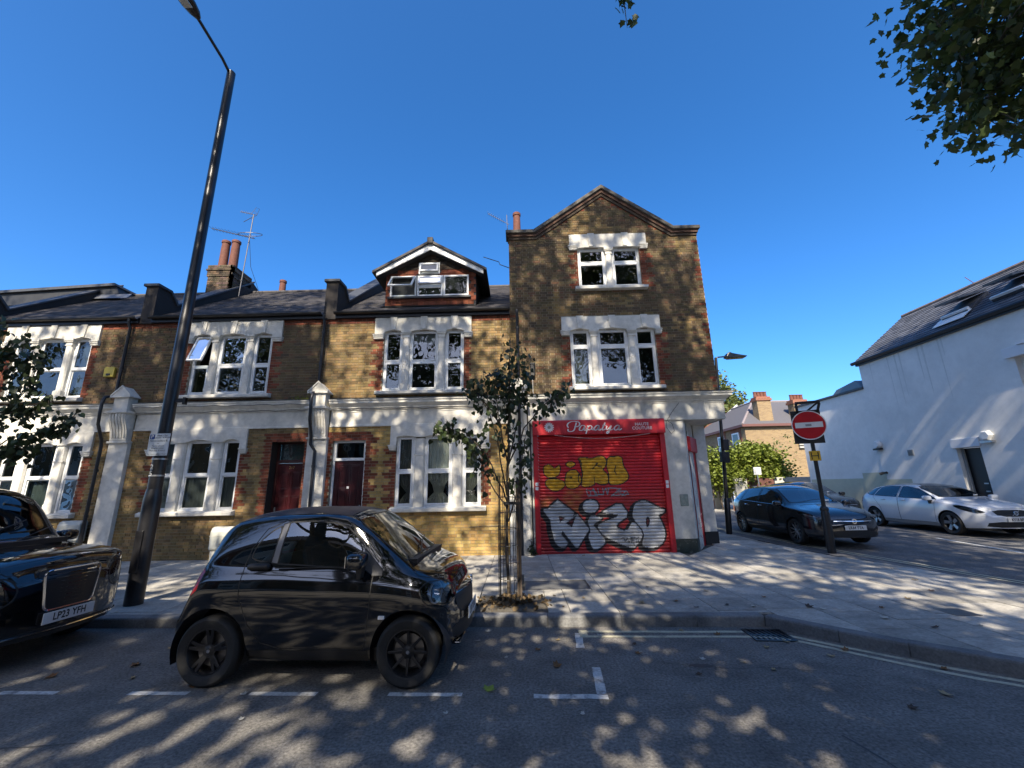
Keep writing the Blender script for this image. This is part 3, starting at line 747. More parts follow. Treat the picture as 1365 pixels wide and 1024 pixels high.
def terrace_house(name, label, x0, x1, mirror, palGF, pal1F, opts):
    """mirror=False: door at the left, window at the right"""
    h = thing(name, label, 'house', (0, 0, 0))
    mx = (lambda x: x0+x1-x) if mirror else (lambda x: x)
    def span(a, b): p, q = mx(a+x0), mx(b+x0); return (min(p, q), max(p, q))
    base = 0.10
    holes = []; cutsW = []
    # first floor group
    xl, xr = span(1.54, 3.72); li = span(1.28, 3.93); si = span(1.40, 3.82)
    hb, wh = triple(h, xl, xr, 4.24, 5.93, (li[0], li[1], 0, 6.30), si, 5.72, opts.get('sash1', False), 5.05, openl=opts.get('open1', False), curtains=opts.get('cur1')); holes += hb; cutsW += wh
    red = [(xl-.15, xl, 4.2, 5.72, -1), (xr, xr+.15, 4.2, 5.72, 1)]
    gl, gr = span(2.02, 4.18); gi = span(1.86, 4.40); gs = span(1.94, 4.32)
    if opts.get('gf', True):
        hb, wh = triple(h, gl, gr, 1.27, 3.03, (gi[0], gi[1], 0, 3.30), gs, 2.70, opts.get('sash0', True), 2.14, cols=False, curtains=opts.get('cur0'), rise=.07 if opts.get('sash0', True) else .03, keyst=False); holes += hb; cutsW += wh
        red += [(gl-.17, gl, 1.25, 2.70, -1), (gr, gr+.17, 1.25, 2.70, 1)]
    dl, dr_ = span(.36, 1.22)
    dz = opts.get('door_dy', .30); zd = 2.97
    if opts.get('door', True):
        holes.append((dl, dr_, base, zd)); cutsW.append((dl, dr_, base, zd))
        red += [(dl-.16, dl, base, zd+.2, -1), (dr_, dr_+.16, base, zd+.2, 1), (dl-.2, dr_+.2, zd, zd+.22, 0)]
    rf = toothed(red); reds = red
    holes.append((x0, x1, 3.30, 4.05)); 
    ww = part('wall', wall_holes(x0, x1, base, 6.45, cutsW, FY+.009, .32), M_MORT, h)
    part('wall_core', MB().box(x0, x1, FY+.33, FY+.34, base, 6.3) if False else MB().box(x0+.01, x0+.02, FY+.05, FY+.33, base, 6.3), M_MORT, h)
    brickwork(h, x0, x1, base, 6.33, holes, FY, lambda x, z: 'red' if (rf(x, z) or z > 6.2) else (palGF if z < 3.4 else pal1F))
    cornice(h, x0+.26, x1-.26)
    if opts.get('door', True): opts['doorf'](h, dl, dr_, base, zd, FY+dz)
    sk = opts.get('roofskip')
    r = roof(h, x0+.17, x1-.17, sk)
    return h, r
# curtains -----------------------------------------------------------
def cur_nets(w, k, a, b, zs, zt, y):
    part('net_curtain', curtain_mb(a+.05, b-.05, zs+.03, zs+(zt-zs)*.52, y, 6, .008), M_NET, w)
    if k == 0: part('curtain', curtain_mb(a+.1, b-.02, zs+(zt-zs)*.5, zt, y+.05, 4, .02), pmat('grey_curtain', (.16, .17, .18), .9), w)
def cur_tied(w, k, a, b, zs, zt, y):
    mid = (a+b)/2; zp = zs+.42
    if k == 1: part('curtain', curtain_mb(a+.05, b-.05, zs, zt, y, 9, .014, (mid, zp, .72)), M_CURT, w)
    else:
        s = 1 if k == 0 else -1
        x_in = b-.05 if k == 0 else a+.05
        part('curtain', curtain_mb(a+.04, b-.04, zs+.0, zt, y+.02, 6, .012, (x_in, zs+.35, .55)), pmat('voile', (.30, .29, .26), .9), w)
def cur_side(w, k, a, b, zs, zt, y):
    if k == 2: part('curtain', curtain_mb(a+.16, b-.03, zs, zt, y, 4, .02), pmat('grey_green_curtain', (.15, .17, .17), .9), w)
    if k == 0: part('curtain', curtain_mb(a+.03, a+.2, zs, zt, y, 3, .02), MATS['grey_green_curtain'] if 'grey_green_curtain' in MATS else pmat('grey_green_curtain', (.15, .17, .17), .9), w)
def cur_dim(w, k, a, b, zs, zt, y):
    if k == 1: part('blind', curtain_mb(a+.04, b-.04, zt-.35, zt, y, 3, .004), M_NET, w)
def cur_lownet(w, k, a, b, zs, zt, y):
    if k != 1: return
    part('net_curtain', curtain_mb(a+.05, b-.05, zs, zs+.75, y+.05, 5, .01), pmat('dim_net', (.13, .16, .15), .9), w)
# doors ---------------------------------------------------------------
def door_B(h, dl, dr_, z0, zd, y):
    fr = pmat('brown_frame', (.045, .012, .012), .4)
    mb = MB(); ring(mb, dl, dr_, z0, zd, .06, y-.02, y+.06); mb.box(dl+.06, dr_-.06, y-.025, y+.06, 2.42, 2.50)
    f = part('door_frame', mb, fr, h)
    part('fanlight', MB().add([(dl+.06, y+.01, 2.50), (dr_-.06, y+.01, 2.50), (dr_-.06, y+.01, zd-.06), (dl+.06, y+.01, zd-.06)], [(0,1,2,3)]), glass('frosted', (.5, .6, .62), .3, .2, 3), f)
    part('fanlight_blind', MB().box(dl+.05, dr_-.05, y+.08, y+.1, 2.45, zd), pmat('blind_grey', (.25, .3, .31), .8), f)
    d = six_panel_door(h, dl+.062, dr_-.062, z0+.14, 2.415, y, 'maroon six panel front door with brass numbers',
        [(.12, .46, .70, .90), (.54, .88, .70, .90), (.12, .46, .30, .62), (.54, .88, .30, .62), (.12, .46, .07, .24), (.54, .88, .07, .24)], M_MAROON)
    part('door_number', text_mb('217', .10, T((dl+dr_)/2, y-.004, 2.30)), M_BRASS, d)
    part('handle', MB().rbox(dl+.09, dl+.12, y-.04, y, 1.20, 1.32, .008), M_STEEL, d)
    part('letter_plate', MB().rbox((dl+dr_)/2-.13, (dl+dr_)/2+.13, y-.01, y, 1.02, 1.09, .004), M_BRASS, d)
    part('step', MB().box(dl-.05, dr_+.05, FY-.10, y+.1, .10, z0+.135), M_STUC_D, h, bevel=.01)
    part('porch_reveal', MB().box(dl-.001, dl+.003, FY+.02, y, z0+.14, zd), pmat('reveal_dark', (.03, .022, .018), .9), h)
def door_C(h, dl, dr_, z0, zd, y):
    mb = MB(); ring(mb, dl, dr_, 2.44, zd, .07, y-.04, y+.06); mb.box(dl, dl+.05, y-.03, y+.06, z0, 2.44); mb.box(dr_-.05, dr_, y-.03, y+.06, z0, 2.44)
    f = part('door_frame', mb, M_UPVC, h, bevel=.006)
    part('fanlight', MB().add([(dl+.07, y+.01, 2.51), (dr_-.07, y+.01, 2.51), (dr_-.07, y+.01, zd-.07), (dl+.07, y+.01, zd-.07)], [(0,1,2,3)]), glass('fanlight_glass', (.45, .52, .54), .06, .3, 2), f)
    d = six_panel_door(h, dl+.052, dr_-.052, z0+.14, 2.435, y, 'maroon panelled front door with small white knocker plate',
        [(.14, .47, .30, .96), (.53, .86, .30, .96), (.14, .47, .05, .24), (.53, .86, .05, .24)], M_MAROON)
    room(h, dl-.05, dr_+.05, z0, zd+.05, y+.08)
    part('knocker', MB().rbox((dl+dr_)/2-.03, (dl+dr_)/2+.03, y-.02, y, 1.74, 1.80, .006), M_WHITEP, d)
    part('handle', MB().rbox(dr_-.11, dr_-.085, y-.04, y, 1.22, 1.34, .008), M_STEEL, d)
    part('step', MB().box(dl-.05, dr_+.05, FY-.10, y+.1, .10, z0+.135), M_STUC_D, h, bevel=.01)
random.seed(21)
XA, XB, XC, XD = -15.45, -10.30, -5.15, 0.0
hA, rA = terrace_house('terraced_house', 'terraced house at the left edge, sash windows, behind the taxi and left sapling', XA, XB, False, 'tan', 'dark',
    dict(sash1=True, sash0=True, cur1=cur_side, doorf=door_C, door=True, door_dy=.1, cur0=cur_lownet))
hB, rB = terrace_house('terraced_house', 'terraced house behind the leaning lamp post, numbered door and two-pot chimney stack', XB, XC, True, 'tan', 'dark',
    dict(sash1=False, open1=True, sash0=True, doorf=door_B, cur0=cur_nets))
dskip = lambda x, y: -3.80 < x < -1.13 and y > 11.0
hC, rC = terrace_house('terraced_house', 'terraced house with gabled roof dormer, tied cream curtain downstairs, next to the shop', XC, XD, False, 'yellow', 'tan',
    dict(sash1=False, sash0=False, cur1=cur_dim, doorf=door_C, door_dy=.13, cur0=cur_tied, roofskip=dskip))
for h, xc in ((hA, XA), (hB, XB), (hC, XC)): pilaster(h, xc)
party_wall(hB, XB); party_wall(hC, XC); party_wall(hA, XA)
downpipe(hC, XC-.10, True)
p = downpipe(hB, XB-.36, False)
for h in (hA,): pass
# chimneys
st = stack(rB, -11.02, -10.16, 13.25, 14.25, 7.8, 9.62)
pot(st, -10.82, 13.6, 9.62); pot(st, -10.44, 13.6, 9.62); pot(rB, -9.35, 15.0, 8.9, 1.05, .13)
# stay bracket and TV aerial on the stack
ae = thing('tv_aerial', 'tall roof aerial with several antennas clamped behind the two-pot chimney', 'aerial', (-10.05, 13.6, 8.6))
part('mast', MB().tube([(0, 0, 0), (.10, 0, 3.4)], .018, 8), M_AERIAL, ae)
mb = MB().tube([(-1.35, -.1, 2.78), (.25, .02, 2.38)], .016, 6)
for k in range(14):
    t = k/13; x = -1.35+1.6*t; mb.tube([(x, -.1-.16, 2.78-.4*t), (x, -.1+.16, 2.78-.4*t)], .006, 5)
part('antenna', mb, M_AERIAL, ae)
mb = MB()
mb.tube([(.08+.42*math.cos(a), .15*math.sin(a)*2, 2.55+.12*math.sin(a)) for a in np.linspace(0, 2*math.pi, 22)], .012, 5)
part('loop_antenna', mb, M_AERIAL, ae)
mb = MB().tube([(-.42, 0, 3.55), (.22, 0, 3.38)], .014, 6)
for k in range(7): mb.tube([(-.42+.07*k, -.02, 3.55-.019*k-.05), (-.42+.07*k, .02, 3.55-.019*k+.08)], .006, 5)
mb.tube([(.0, 0, 3.45), (.16, 0, 3.72), (.30, 0, 3.64), (.22, 0, 3.38), (.02, .0, 3.2)], .007, 5); mb.tube([(.08, 0, 3.6), (.24, 0, 3.4)], .006, 5); mb.tube([(-.25, 0, 3.1), (.1, 0, 3.32)], .012, 5)
part('antenna', mb, M_AERIAL, ae)
part('cable', MB().tube([(.09, 0, 2.3), (.25, .05, 1.2), (.75, .1, .0), (1.2, .2, -.35)], .008, 5), M_PIPE, ae)
part('bracket', MB().box(-.35, .06, -.03, .0, .62, .65), M_AERIAL, ae)
# dark flat-roofed loft box on house A, rooflight strip
lf = part('loft_box', MB().prism([(-23.0, 8.3), (-14.4, 8.62), (-14.65, 9.12), (-23.0, 8.75)], 'y', 13.6, 17.0), pmat('dark_cladding', (.018, .019, .022), .6, var=.2, scale=6), rA)
part('loft_trim', MB().prism([(-23.0, 8.75), (-14.6, 9.12), (-14.65, 9.22), (-23.0, 8.85)], 'y', 13.5, 17.0), M_LEAD, rA)
part('loft_flashing', MB().prism([(13.5, 8.60), (13.6, 8.78), (13.58, 8.80), (13.44, 8.58)], 'x', -15.3, -14.0), pmat('flashing', (.16, .17, .19), .4, metal=.5), rA)
part('ridge_sheet', MB().prism([(13.7, 8.72), (14.5, 9.2), (14.5, 9.17), (13.7, 8.69)], 'x', -11.15, -10.5), pmat('felt_light', (.3, .31, .33), .6), rA)
# dormer on house C
dm = part('dormer', MB().prism([(-3.80, 6.85), (-1.15, 6.85), (-1.15, 7.86), (-2.475, 8.62), (-3.80, 7.86)], 'y', 11.04, 14.6), pmat('dormer_cheek', (.02, .02, .022), .7), rC)
mb = MB(); row = 0; z = 6.88
while z < 8.55:
    x = -3.80-(.08 if row % 2 else 0)
    while x < -1.15:
        a, b = max(x, -3.80), min(x+.16, -1.15); x += .162
        lim = 1.325 if z < 7.80 else max(0, 1.325*(8.60-z-.1)/.74)
        c = (a+b)/2+2.475
        if b-a > .02 and abs(c) < lim-.03 and not (-3.70 < (a+b)/2 < -1.33 and 7.13 < z+.1 < 7.80) and not (-2.86 < (a+b)/2 < -2.2 and 7.7 < z+.1 < 8.25):
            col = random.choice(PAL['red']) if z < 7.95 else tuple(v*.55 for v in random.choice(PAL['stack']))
            mb.prism([(11.045, z), (11.02, z), (11.035, z+.155), (11.045, z+.155)], 'x', a+.002, b-.002, col=col)
    z += .125; row += 1
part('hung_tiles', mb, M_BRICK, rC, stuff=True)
mb = MB()
for s in (-1, 1):
    e = (-2.475+s*1.56, 7.72); mb.prism([(e[0], e[1]), (e[0], e[1]+.17), (-2.475, 8.74), (-2.475, 8.54)] , 'y', 10.80, 10.85)
part('bargeboard', mb, M_UPVC, rC, bevel=.006)
for s in (-1, 1):
    mb = MB().prism([(-2.475+s*1.66, 7.80), (-2.475+s*1.66, 7.87), (-2.475, 8.83), (-2.475, 8.75)], 'y', 10.74, 14.7); sl = part('dormer_roof', mb, M_TILE, rC)
part('finial', MB().box(-2.56, -2.39, 10.70, 11.0, 8.70, 8.90), M_TILE, rC, bevel=.02)
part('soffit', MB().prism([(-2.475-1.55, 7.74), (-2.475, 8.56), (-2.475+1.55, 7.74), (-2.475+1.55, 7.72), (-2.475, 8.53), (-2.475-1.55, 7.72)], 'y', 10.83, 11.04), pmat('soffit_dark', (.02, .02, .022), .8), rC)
def small_window(parent, x0, x1, z0, z1, y, t=.05, tilt=0.0, hinge_top=True):
    mb = MB(); ring(mb, x0, x1, z0, z1, t, y, y+.06); w = part('window', mb, M_UPVC, parent, bevel=.004)
    if tilt:
        mb = MB(); wd, H = x1-x0-2*t+.03, z1-z0-2*t+.03; ring(mb, 0, wd, -H, 0, .045, -.02, .02); Mx = T(x0+t-.015, y-.02, z1-t+.015) @ Matrix.Rotation(-tilt, 4, 'X')
        part('sash', mb.xf(Mx), M_UPVC, w, bevel=.004)
        part('pane', MB().add([(.04, 0, -H+.04), (wd-.04, 0, -H+.04), (wd-.04, 0, -.04), (.04, 0, -.04)], [(0,1,2,3)]).xf(Mx), M_GLASS, w)
    else:
        part('pane', MB().add([(x0+t, y+.03, z0+t), (x1-t, y+.03, z0+t), (x1-t, y+.03, z1-t), (x0+t, y+.03, z1-t)], [(0,1,2,3)]), M_GLASS, w)
    return w
small_window(rC, -3.66, -2.89, 7.14, 7.80, 10.985, tilt=R(38)); small_window(rC, -2.87, -2.12, 7.46, 7.80, 10.985, tilt=R(14)); small_window(rC, -2.87, -2.12, 7.14, 7.46, 10.985)
small_window(rC, -2.10, -1.36, 7.14, 7.80, 10.985); small_window(rC, -2.84, -2.22, 7.86, 8.22, 10.985, tilt=R(12))
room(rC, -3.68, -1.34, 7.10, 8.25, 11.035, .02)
part('dormer_sill', MB().box(-3.72, -1.30, 10.95, 11.05, 7.08, 7.135), M_LEAD, rC)
# fittings on the walls
mbx = thing('gas_meter_box', 'weathered white meter box at the pavement behind the small black car, nearer the lamp post', 'meter box', (-7.20, 10.38, .34), group='meter boxes by the front walls')
def meter(t, w=.56, hh=.56, d=.22):
    mb = MB(); n = 10; prof = [(0, .0), (-d*.7, 0.0), (-d, .05), (-d*.97, hh*.80), (-d*.8, hh*.95), (-d*.55, hh), (0, hh)]
    mb.prism([(y+.21, z) for y, z in prof], 'x', -w/2, w/2); part('box', mb, pmat('aged_plastic', (.46, .47, .43), .6, var=.15, scale=6, col2=(.28, .29, .26), mixscale=3), t, bevel=.03)
    part('lid_seam', MB().box(-w/2-.004, w/2+.004, .21-d-.003, .215, hh*.62, hh*.635), M_STUC_D, t)
    part('lock', MB().lathe([(0, -.01), (.015, -.01), (.015, .0)], 12, (.0, .21-d-.004, hh*.3), axis='y'), M_BLACKP, t)
    part('base', MB().box(-w/2+.05, w/2-.05, .02, .215, -.22, .005), M_STUC_D, t)
meter(mbx)
m2 = thing('gas_meter_box', 'white meter box half hidden by the small black car roof', 'meter box', (-6.62, 10.38, .34), group='meter boxes by the front walls'); meter(m2, .5)
m3 = thing('gas_meter_box', 'white meter box beside the taxi windscreen under the left house window', 'meter box', (-10.98, 10.36, .60), group='meter boxes by the front walls'); meter(m3, .56, .5)
al = thing('alarm_box', 'yellow burglar alarm box on the left upper brick wall', 'alarm box', (-11.0, FY-.005, 4.92))
part('casing', MB().prism([(-.14, -.14), (.14, -.14), (.14, .10), (.10, .14), (-.10, .14), (-.14, .10)], 'y', -.08, .0), pmat('alarm_yellow', (.42, .34, .05), .5, var=.1), al, bevel=.012)
part('light', MB().box(-.05, .05, -.095, -.075, -.10, -.05), M_BLACKP, al)

# service cables clipped along the cornice, sagging a little
for h, xa, xb, zz in ((hB, XB+.3, XC-.3, 3.76), (hB, XB+.3, XC-.3, 3.90), (hC, XC+.3, XD-.3, 3.755)):
    n = 26; part('cable', MB().tube([(xa+(xb-xa)*k/n, FY-(.095 if zz < 3.8 else .205), zz+.012*math.sin(k*1.7)-.01*math.sin(math.pi*(k % 6)/6)) for k in range(n+1)], .007, 5), M_PIPE, h)
part('cable', MB().tube([(-1.25, FY-.012, .78), (-.9, FY-.014, .80), (-.55, FY-.012, .795), (-.30, FY-.012, .80)], .006, 5), M_PIPE, hC)

# ================================================================ THE CORNER SHOP
GRAF = {'Y':[[(0.6,2.15),(0.64,2.22),(0.75,2.25),(0.84,2.2),(0.88,2.14),(0.93,2.17),(1.02,2.24),(1.04,2.14),(1.01,1.99),(0.9,1.92),(0.72,1.91),(0.62,2.0)],[(0.64,1.83),(0.72,1.89),(0.93,1.9),(1.11,1.82),(1.15,1.74),(1.07,1.64),(0.92,1.58),(0.77,1.61),(0.65,1.72)],[(1.17,2.24),(1.22,2.29),(1.32,2.31),(1.41,2.27),(1.42,2.22),(1.37,2.18),(1.28,2.15),(1.19,2.19)],[(1.18,2.03),(1.29,2.1),(1.43,2.1),(1.51,1.99),(1.56,1.85),(1.49,1.7),(1.34,1.63),(1.19,1.65),(1.13,1.75),(1.14,1.88)],[(1.47,2.41),(1.87,2.38),(1.99,2.43),(2.15,2.42),(2.21,2.31),(2.17,2.16),(2.09,2.09),(2.21,1.98),(2.23,1.86),(2.2,1.73),(2.01,1.72),(1.89,1.78),(1.86,1.72),(1.7,1.67),(1.55,1.68),(1.55,1.79),(1.58,1.96),(1.56,2.2)],[(2.24,2.41),(2.6,2.42),(2.62,2.18),(2.74,1.94),(2.72,1.84),(2.55,1.73),(2.37,1.7),(2.22,1.73),(2.24,1.98),(2.19,2.16)]],'S':[[(0.56,1.18),(0.69,1.19),(0.93,1.39),(1.35,1.07),(1.31,1.01),(1.4,1.04),(1.69,0.68),(1.38,0.26),(1.31,0.26),(1.02,0.64),(1.0,0.57),(1.16,0.37),(1.06,0.25),(0.93,0.27),(0.82,0.38),(0.74,0.69),(0.72,0.91),(0.57,1.11)],[(1.94,1.21),(1.92,1.14),(1.87,1.09),(1.8,1.05),(1.72,1.04),(1.64,1.05),(1.58,1.09),(1.54,1.15),(1.53,1.21),(1.55,1.28),(1.59,1.33),(1.66,1.37),(1.74,1.38),(1.82,1.37),(1.89,1.33),(1.93,1.27)],[(1.74,1.03),(2.01,0.94),(1.99,0.9),(1.78,0.78),(1.83,0.72),(2.09,0.39),(1.87,0.21),(1.7,0.23),(1.62,0.53),(1.7,0.64),(1.62,0.87)],[(1.96,1.07),(2.47,1.31),(2.68,0.99),(2.29,0.74),(2.56,0.62),(2.74,0.88),(2.99,0.59),(2.9,0.4),(2.71,0.21),(2.43,0.3),(2.01,0.5),(1.85,0.72),(1.91,0.81),(2.46,1.0),(2.05,1.03)],[(2.73,1.02),(2.81,1.27),(3.02,1.34),(3.14,1.31),(3.42,1.15),(3.56,1.12),(3.54,1.03),(3.37,0.98),(3.44,0.84),(3.52,0.58),(3.45,0.36),(3.29,0.23),(3.03,0.22),(2.89,0.29),(2.99,0.58),(2.73,0.92)]],'H':[[(0.94,1.0),(1.1,0.96),(0.96,0.84)],[(1.11,0.83),(1.37,1.01),(1.25,0.73)],[(3.15,0.83),(3.13,0.76),(3.11,0.72),(3.08,0.7),(3.06,0.72),(3.05,0.77),(3.05,0.83),(3.06,0.89),(3.08,0.94),(3.11,0.95),(3.13,0.94),(3.15,0.89)]],'T':[[(1.65,1.61),(1.68,1.49),(1.76,1.46),(1.76,1.58),(1.65,1.61)],[(1.69,1.45),(1.93,1.46),(1.82,1.64),(1.87,1.49)],[(1.94,1.63),(1.96,1.49),(2.08,1.49),(2.06,1.63)],[(2.09,1.57),(2.14,1.64),(2.17,1.48),(2.21,1.64)],[(2.18,1.64),(2.51,1.62),(2.26,1.45),(2.53,1.48)],[(2.41,1.57),(2.65,1.55),(2.69,1.49),(2.52,1.45),(2.62,1.56)],[(1.76,1.58),(1.85,1.59)],[(2.35,1.52),(2.5,1.52)]],'K':[[(1.52,2.37),(1.54,2.2),(1.59,1.96)],[(1.6,2.05),(1.48,1.98),(1.47,1.82),(1.55,1.7)],[(1.84,2.11),(1.98,2.25)],[(1.95,2.25),(1.93,2.2),(2.07,2.16)],[(2.42,2.17),(2.39,2.05),(2.43,1.96)],[(0.99,1.92),(1.32,1.91)],[(1.87,1.9),(1.87,1.72)],[(1.55,2.32),(1.58,2.22)]],'W':[[(2.41,0.44),(2.49,0.48),(2.51,0.38),(2.57,0.46),(2.61,0.36),(2.66,0.47)],[(2.68,0.46),(2.67,0.35)],[(2.68,0.46),(2.76,0.47)],[(2.67,0.41),(2.73,0.41)],[(2.84,0.47),(2.78,0.43),(2.78,0.36),(2.84,0.37),(2.83,0.41)],[(2.71,0.35),(2.73,0.29)]],'O':[[(1.21,1.53),(1.49,1.58),(1.49,1.12),(1.34,1.07),(1.11,1.24)],[(0.62,1.37),(0.85,1.36),(0.81,1.25),(0.6,1.22)]],}
PAP=[[(1.475,3.265),(1.44,3.16),(1.41,3.08),(1.36,3.045),(1.29,3.04),(1.25,3.07),(1.265,3.10)],[(1.27,3.14),(1.24,3.19),(1.27,3.25),(1.35,3.29),(1.45,3.295),(1.535,3.27),(1.555,3.22),(1.52,3.17),(1.46,3.155),(1.42,3.165)],[(1.69,3.17),(1.62,3.19),(1.56,3.14),(1.54,3.08),(1.57,3.06),(1.63,3.08),(1.69,3.17),(1.66,3.08),(1.69,3.06),(1.73,3.1)],[(1.76,3.18),(1.71,3.0),(1.69,2.98)],[(1.74,3.12),(1.81,3.18),(1.86,3.15),(1.84,3.09),(1.78,3.07),(1.75,3.09)],[(1.84,3.09),(1.89,3.07),(1.92,3.09)],[(2.05,3.17),(1.99,3.18),(1.93,3.13),(1.91,3.09),(1.95,3.06),(2.0,3.09),(2.05,3.17),(2.02,3.08),(2.06,3.06),(2.1,3.1)],[(2.2,3.25),(2.12,3.09),(2.14,3.06),(2.2,3.09)],[(2.13,3.18),(2.23,3.18)],[(2.24,3.16),(2.22,3.09),(2.25,3.07),(2.32,3.14)],[(2.35,3.17),(2.28,3.01),(2.24,2.97),(2.22,3.0),(2.28,3.04),(2.39,3.08)],[(2.55,3.17),(2.49,3.17),(2.43,3.12),(2.42,3.08),(2.45,3.05),(2.51,3.08),(2.56,3.16),(2.53,3.08),(2.55,3.05),(2.61,3.09)]]

SX0, SX1 = -.16, 5.25
shop = thing('corner_shop', 'three storey brick corner shop with pointed gable and red graffitied shutter', 'shop building')
holes = []; cw_ = []
def shop_curt(w, k, a, b, zs, zt, y):
    if k == 0: part('curtain', curtain_mb(a+.05, b-.12, zs, zs+1.1, y, 5, .02), pmat('pale_curtain', (.42, .42, .40), .9), w)
hb, wh = triple(shop, 1.46, 3.76, 4.24, 5.84, (1.24, 3.91, 0, 6.20), (1.37, 3.86), 5.70, False, 5.36, curtains=shop_curt, rise=.04); holes += hb; cw_ += wh
hb, wh = triple(shop, 1.80, 3.56, 7.10, 8.32, (1.58, 3.77, 0, 8.74), (1.68, 3.68), 8.28, False, 7.86, lt=[(1.80, 2.59), (2.77, 3.56)], rise=.02); holes += hb; cw_ += wh
holes.append((SX0, SX1, 3.30, 4.06))
GAB = [(SX0, 8.72), (.62, 8.72), (2.60, 10.12), (4.52, 8.72), (SX1, 8.72)]
def gl(z):
    if z <= 8.72: return (SX0, SX1)
    t = (z-8.72)/1.40; return (.62+t*1.98, 4.52-t*1.92)
mb = wall_holes(SX0, SX1, 3.3, 8.72, cw_, FY+.009, .32)
mb.add([(.62, FY+.009, 8.72), (4.52, FY+.009, 8.72), (2.60, FY+.009, 10.12)], [(0,1,2)])
part('wall', mb, M_MORT, shop)
rz = toothed([(1.46-.16, 1.46, 4.2, 5.70, -1), (3.76, 3.76+.16, 4.2, 5.70, 1), (1.80-.16, 1.80, 7.0, 8.28, -1), (3.56, 3.56+.16, 7.0, 8.28, 1), (SX1-.10, SX1, 4.0, 8.6, -1)])
def shop_pal(x, z):
    if rz(x, z) and (x < 5 or random.random() < .4): return 'red'
    if z > 8.72 and (z > 8.60+(min(x-.62, 4.52-x))*.715): return 'red'
    n = mnoise.noise(Vector((x*.7, z*.7, 3.1)))
    return 'tan' if n > .22+random.uniform(-.12, .12) else 'dark'
brickwork(shop, SX0, SX1, 4.0, 10.12, holes, FY, shop_pal, xlim=gl)
# side and back of the building
mb = MB(); mb.add([(SX1, FY+.01, 3.3), (SX1, 19.0, 3.3), (SX1, 19.0, 8.6), (SX1, FY+.01, 8.6)], [(0,1,2,3)])
mb.add([(SX0, FY+.01, 6.0), (SX0, 19.0, 6.0), (SX0, 19.0, 8.6), (SX0, FY+.01, 8.6)], [(0,1,2,3)]); mb.add([(SX1, 11.85, .1), (SX1, 19.0, .1), (SX1, 19.0, 3.3), (SX1, 11.85, 3.3)], [(0,1,2,3)])
part('side_wall', mb, M_STUC_D if False else pmat('side_brick', (.15, .11, .065), .9, var=.4, scale=12, bump=.5, bscale=50), shop)
rf = part('roof', MB().prism([(.55, 8.55), (2.60, 10.0), (4.6, 8.55)], 'y', FY+.3, 19), M_TILE, shop)
part('roof_flat', MB().box(SX0, SX1, FY+.3, 19, 8.4, 8.5), M_LEAD, rf)
# coping of the gable
def band(pts, t0, t1, y0, y1):
    mb = MB()
    up = []; lo = []
    P = [Vector(p) for p in pts]
    for i, p in enumerate(P):
        ns = []
        for a, b in ((i-1, i), (i, i+1)):
            if a >= 0 and b < len(P): d = (P[b]-P[a]).normalized(); ns.append(Vector((-d.y, d.x)))
        n = sum(ns, Vector((0, 0))).normalized(); k = 1/max(.5, n.dot(ns[0]))
        up.append(p+n*t1*k); lo.append(p+n*t0*k)
    for i in range(len(P)-1):
        mb.prism([lo[i][:], lo[i+1][:], up[i+1][:], up[i][:]], 'y', y0, y1)
    return mb
part('coping', band([(SX0-.08, 8.72)]+GAB[1:4]+[(SX1+.08, 8.72)], .09, .19, FY-.13, FY+.35), pmat('coping_stone', (.10, .092, .08), .9, var=.35, scale=9, bump=.4), shop, bevel=.012)
part('corbel_course', band([(SX0-.03, 8.72)]+GAB[1:4]+[(SX1+.03, 8.72)], .0, .09, FY-.07, FY+.3), pmat('corbel_brick', (.085, .045, .03), .9, var=.45, scale=22, bump=.5), shop)
part('corbel_course', band([(SX0, 8.72)]+GAB[1:4]+[(SX1, 8.72)], -.08, .0, FY-.035, FY+.3), pmat('corbel_brick_dark', (.055, .04, .028), .9, var=.45, scale=22, bump=.5), shop)
sp = pot(rf, .10, 12.0, 9.3, 1.25, .13)
part('chimney', MB().box(-.12, .42, 11.7, 12.4, 8.4, 9.32), M_MORT, rf)
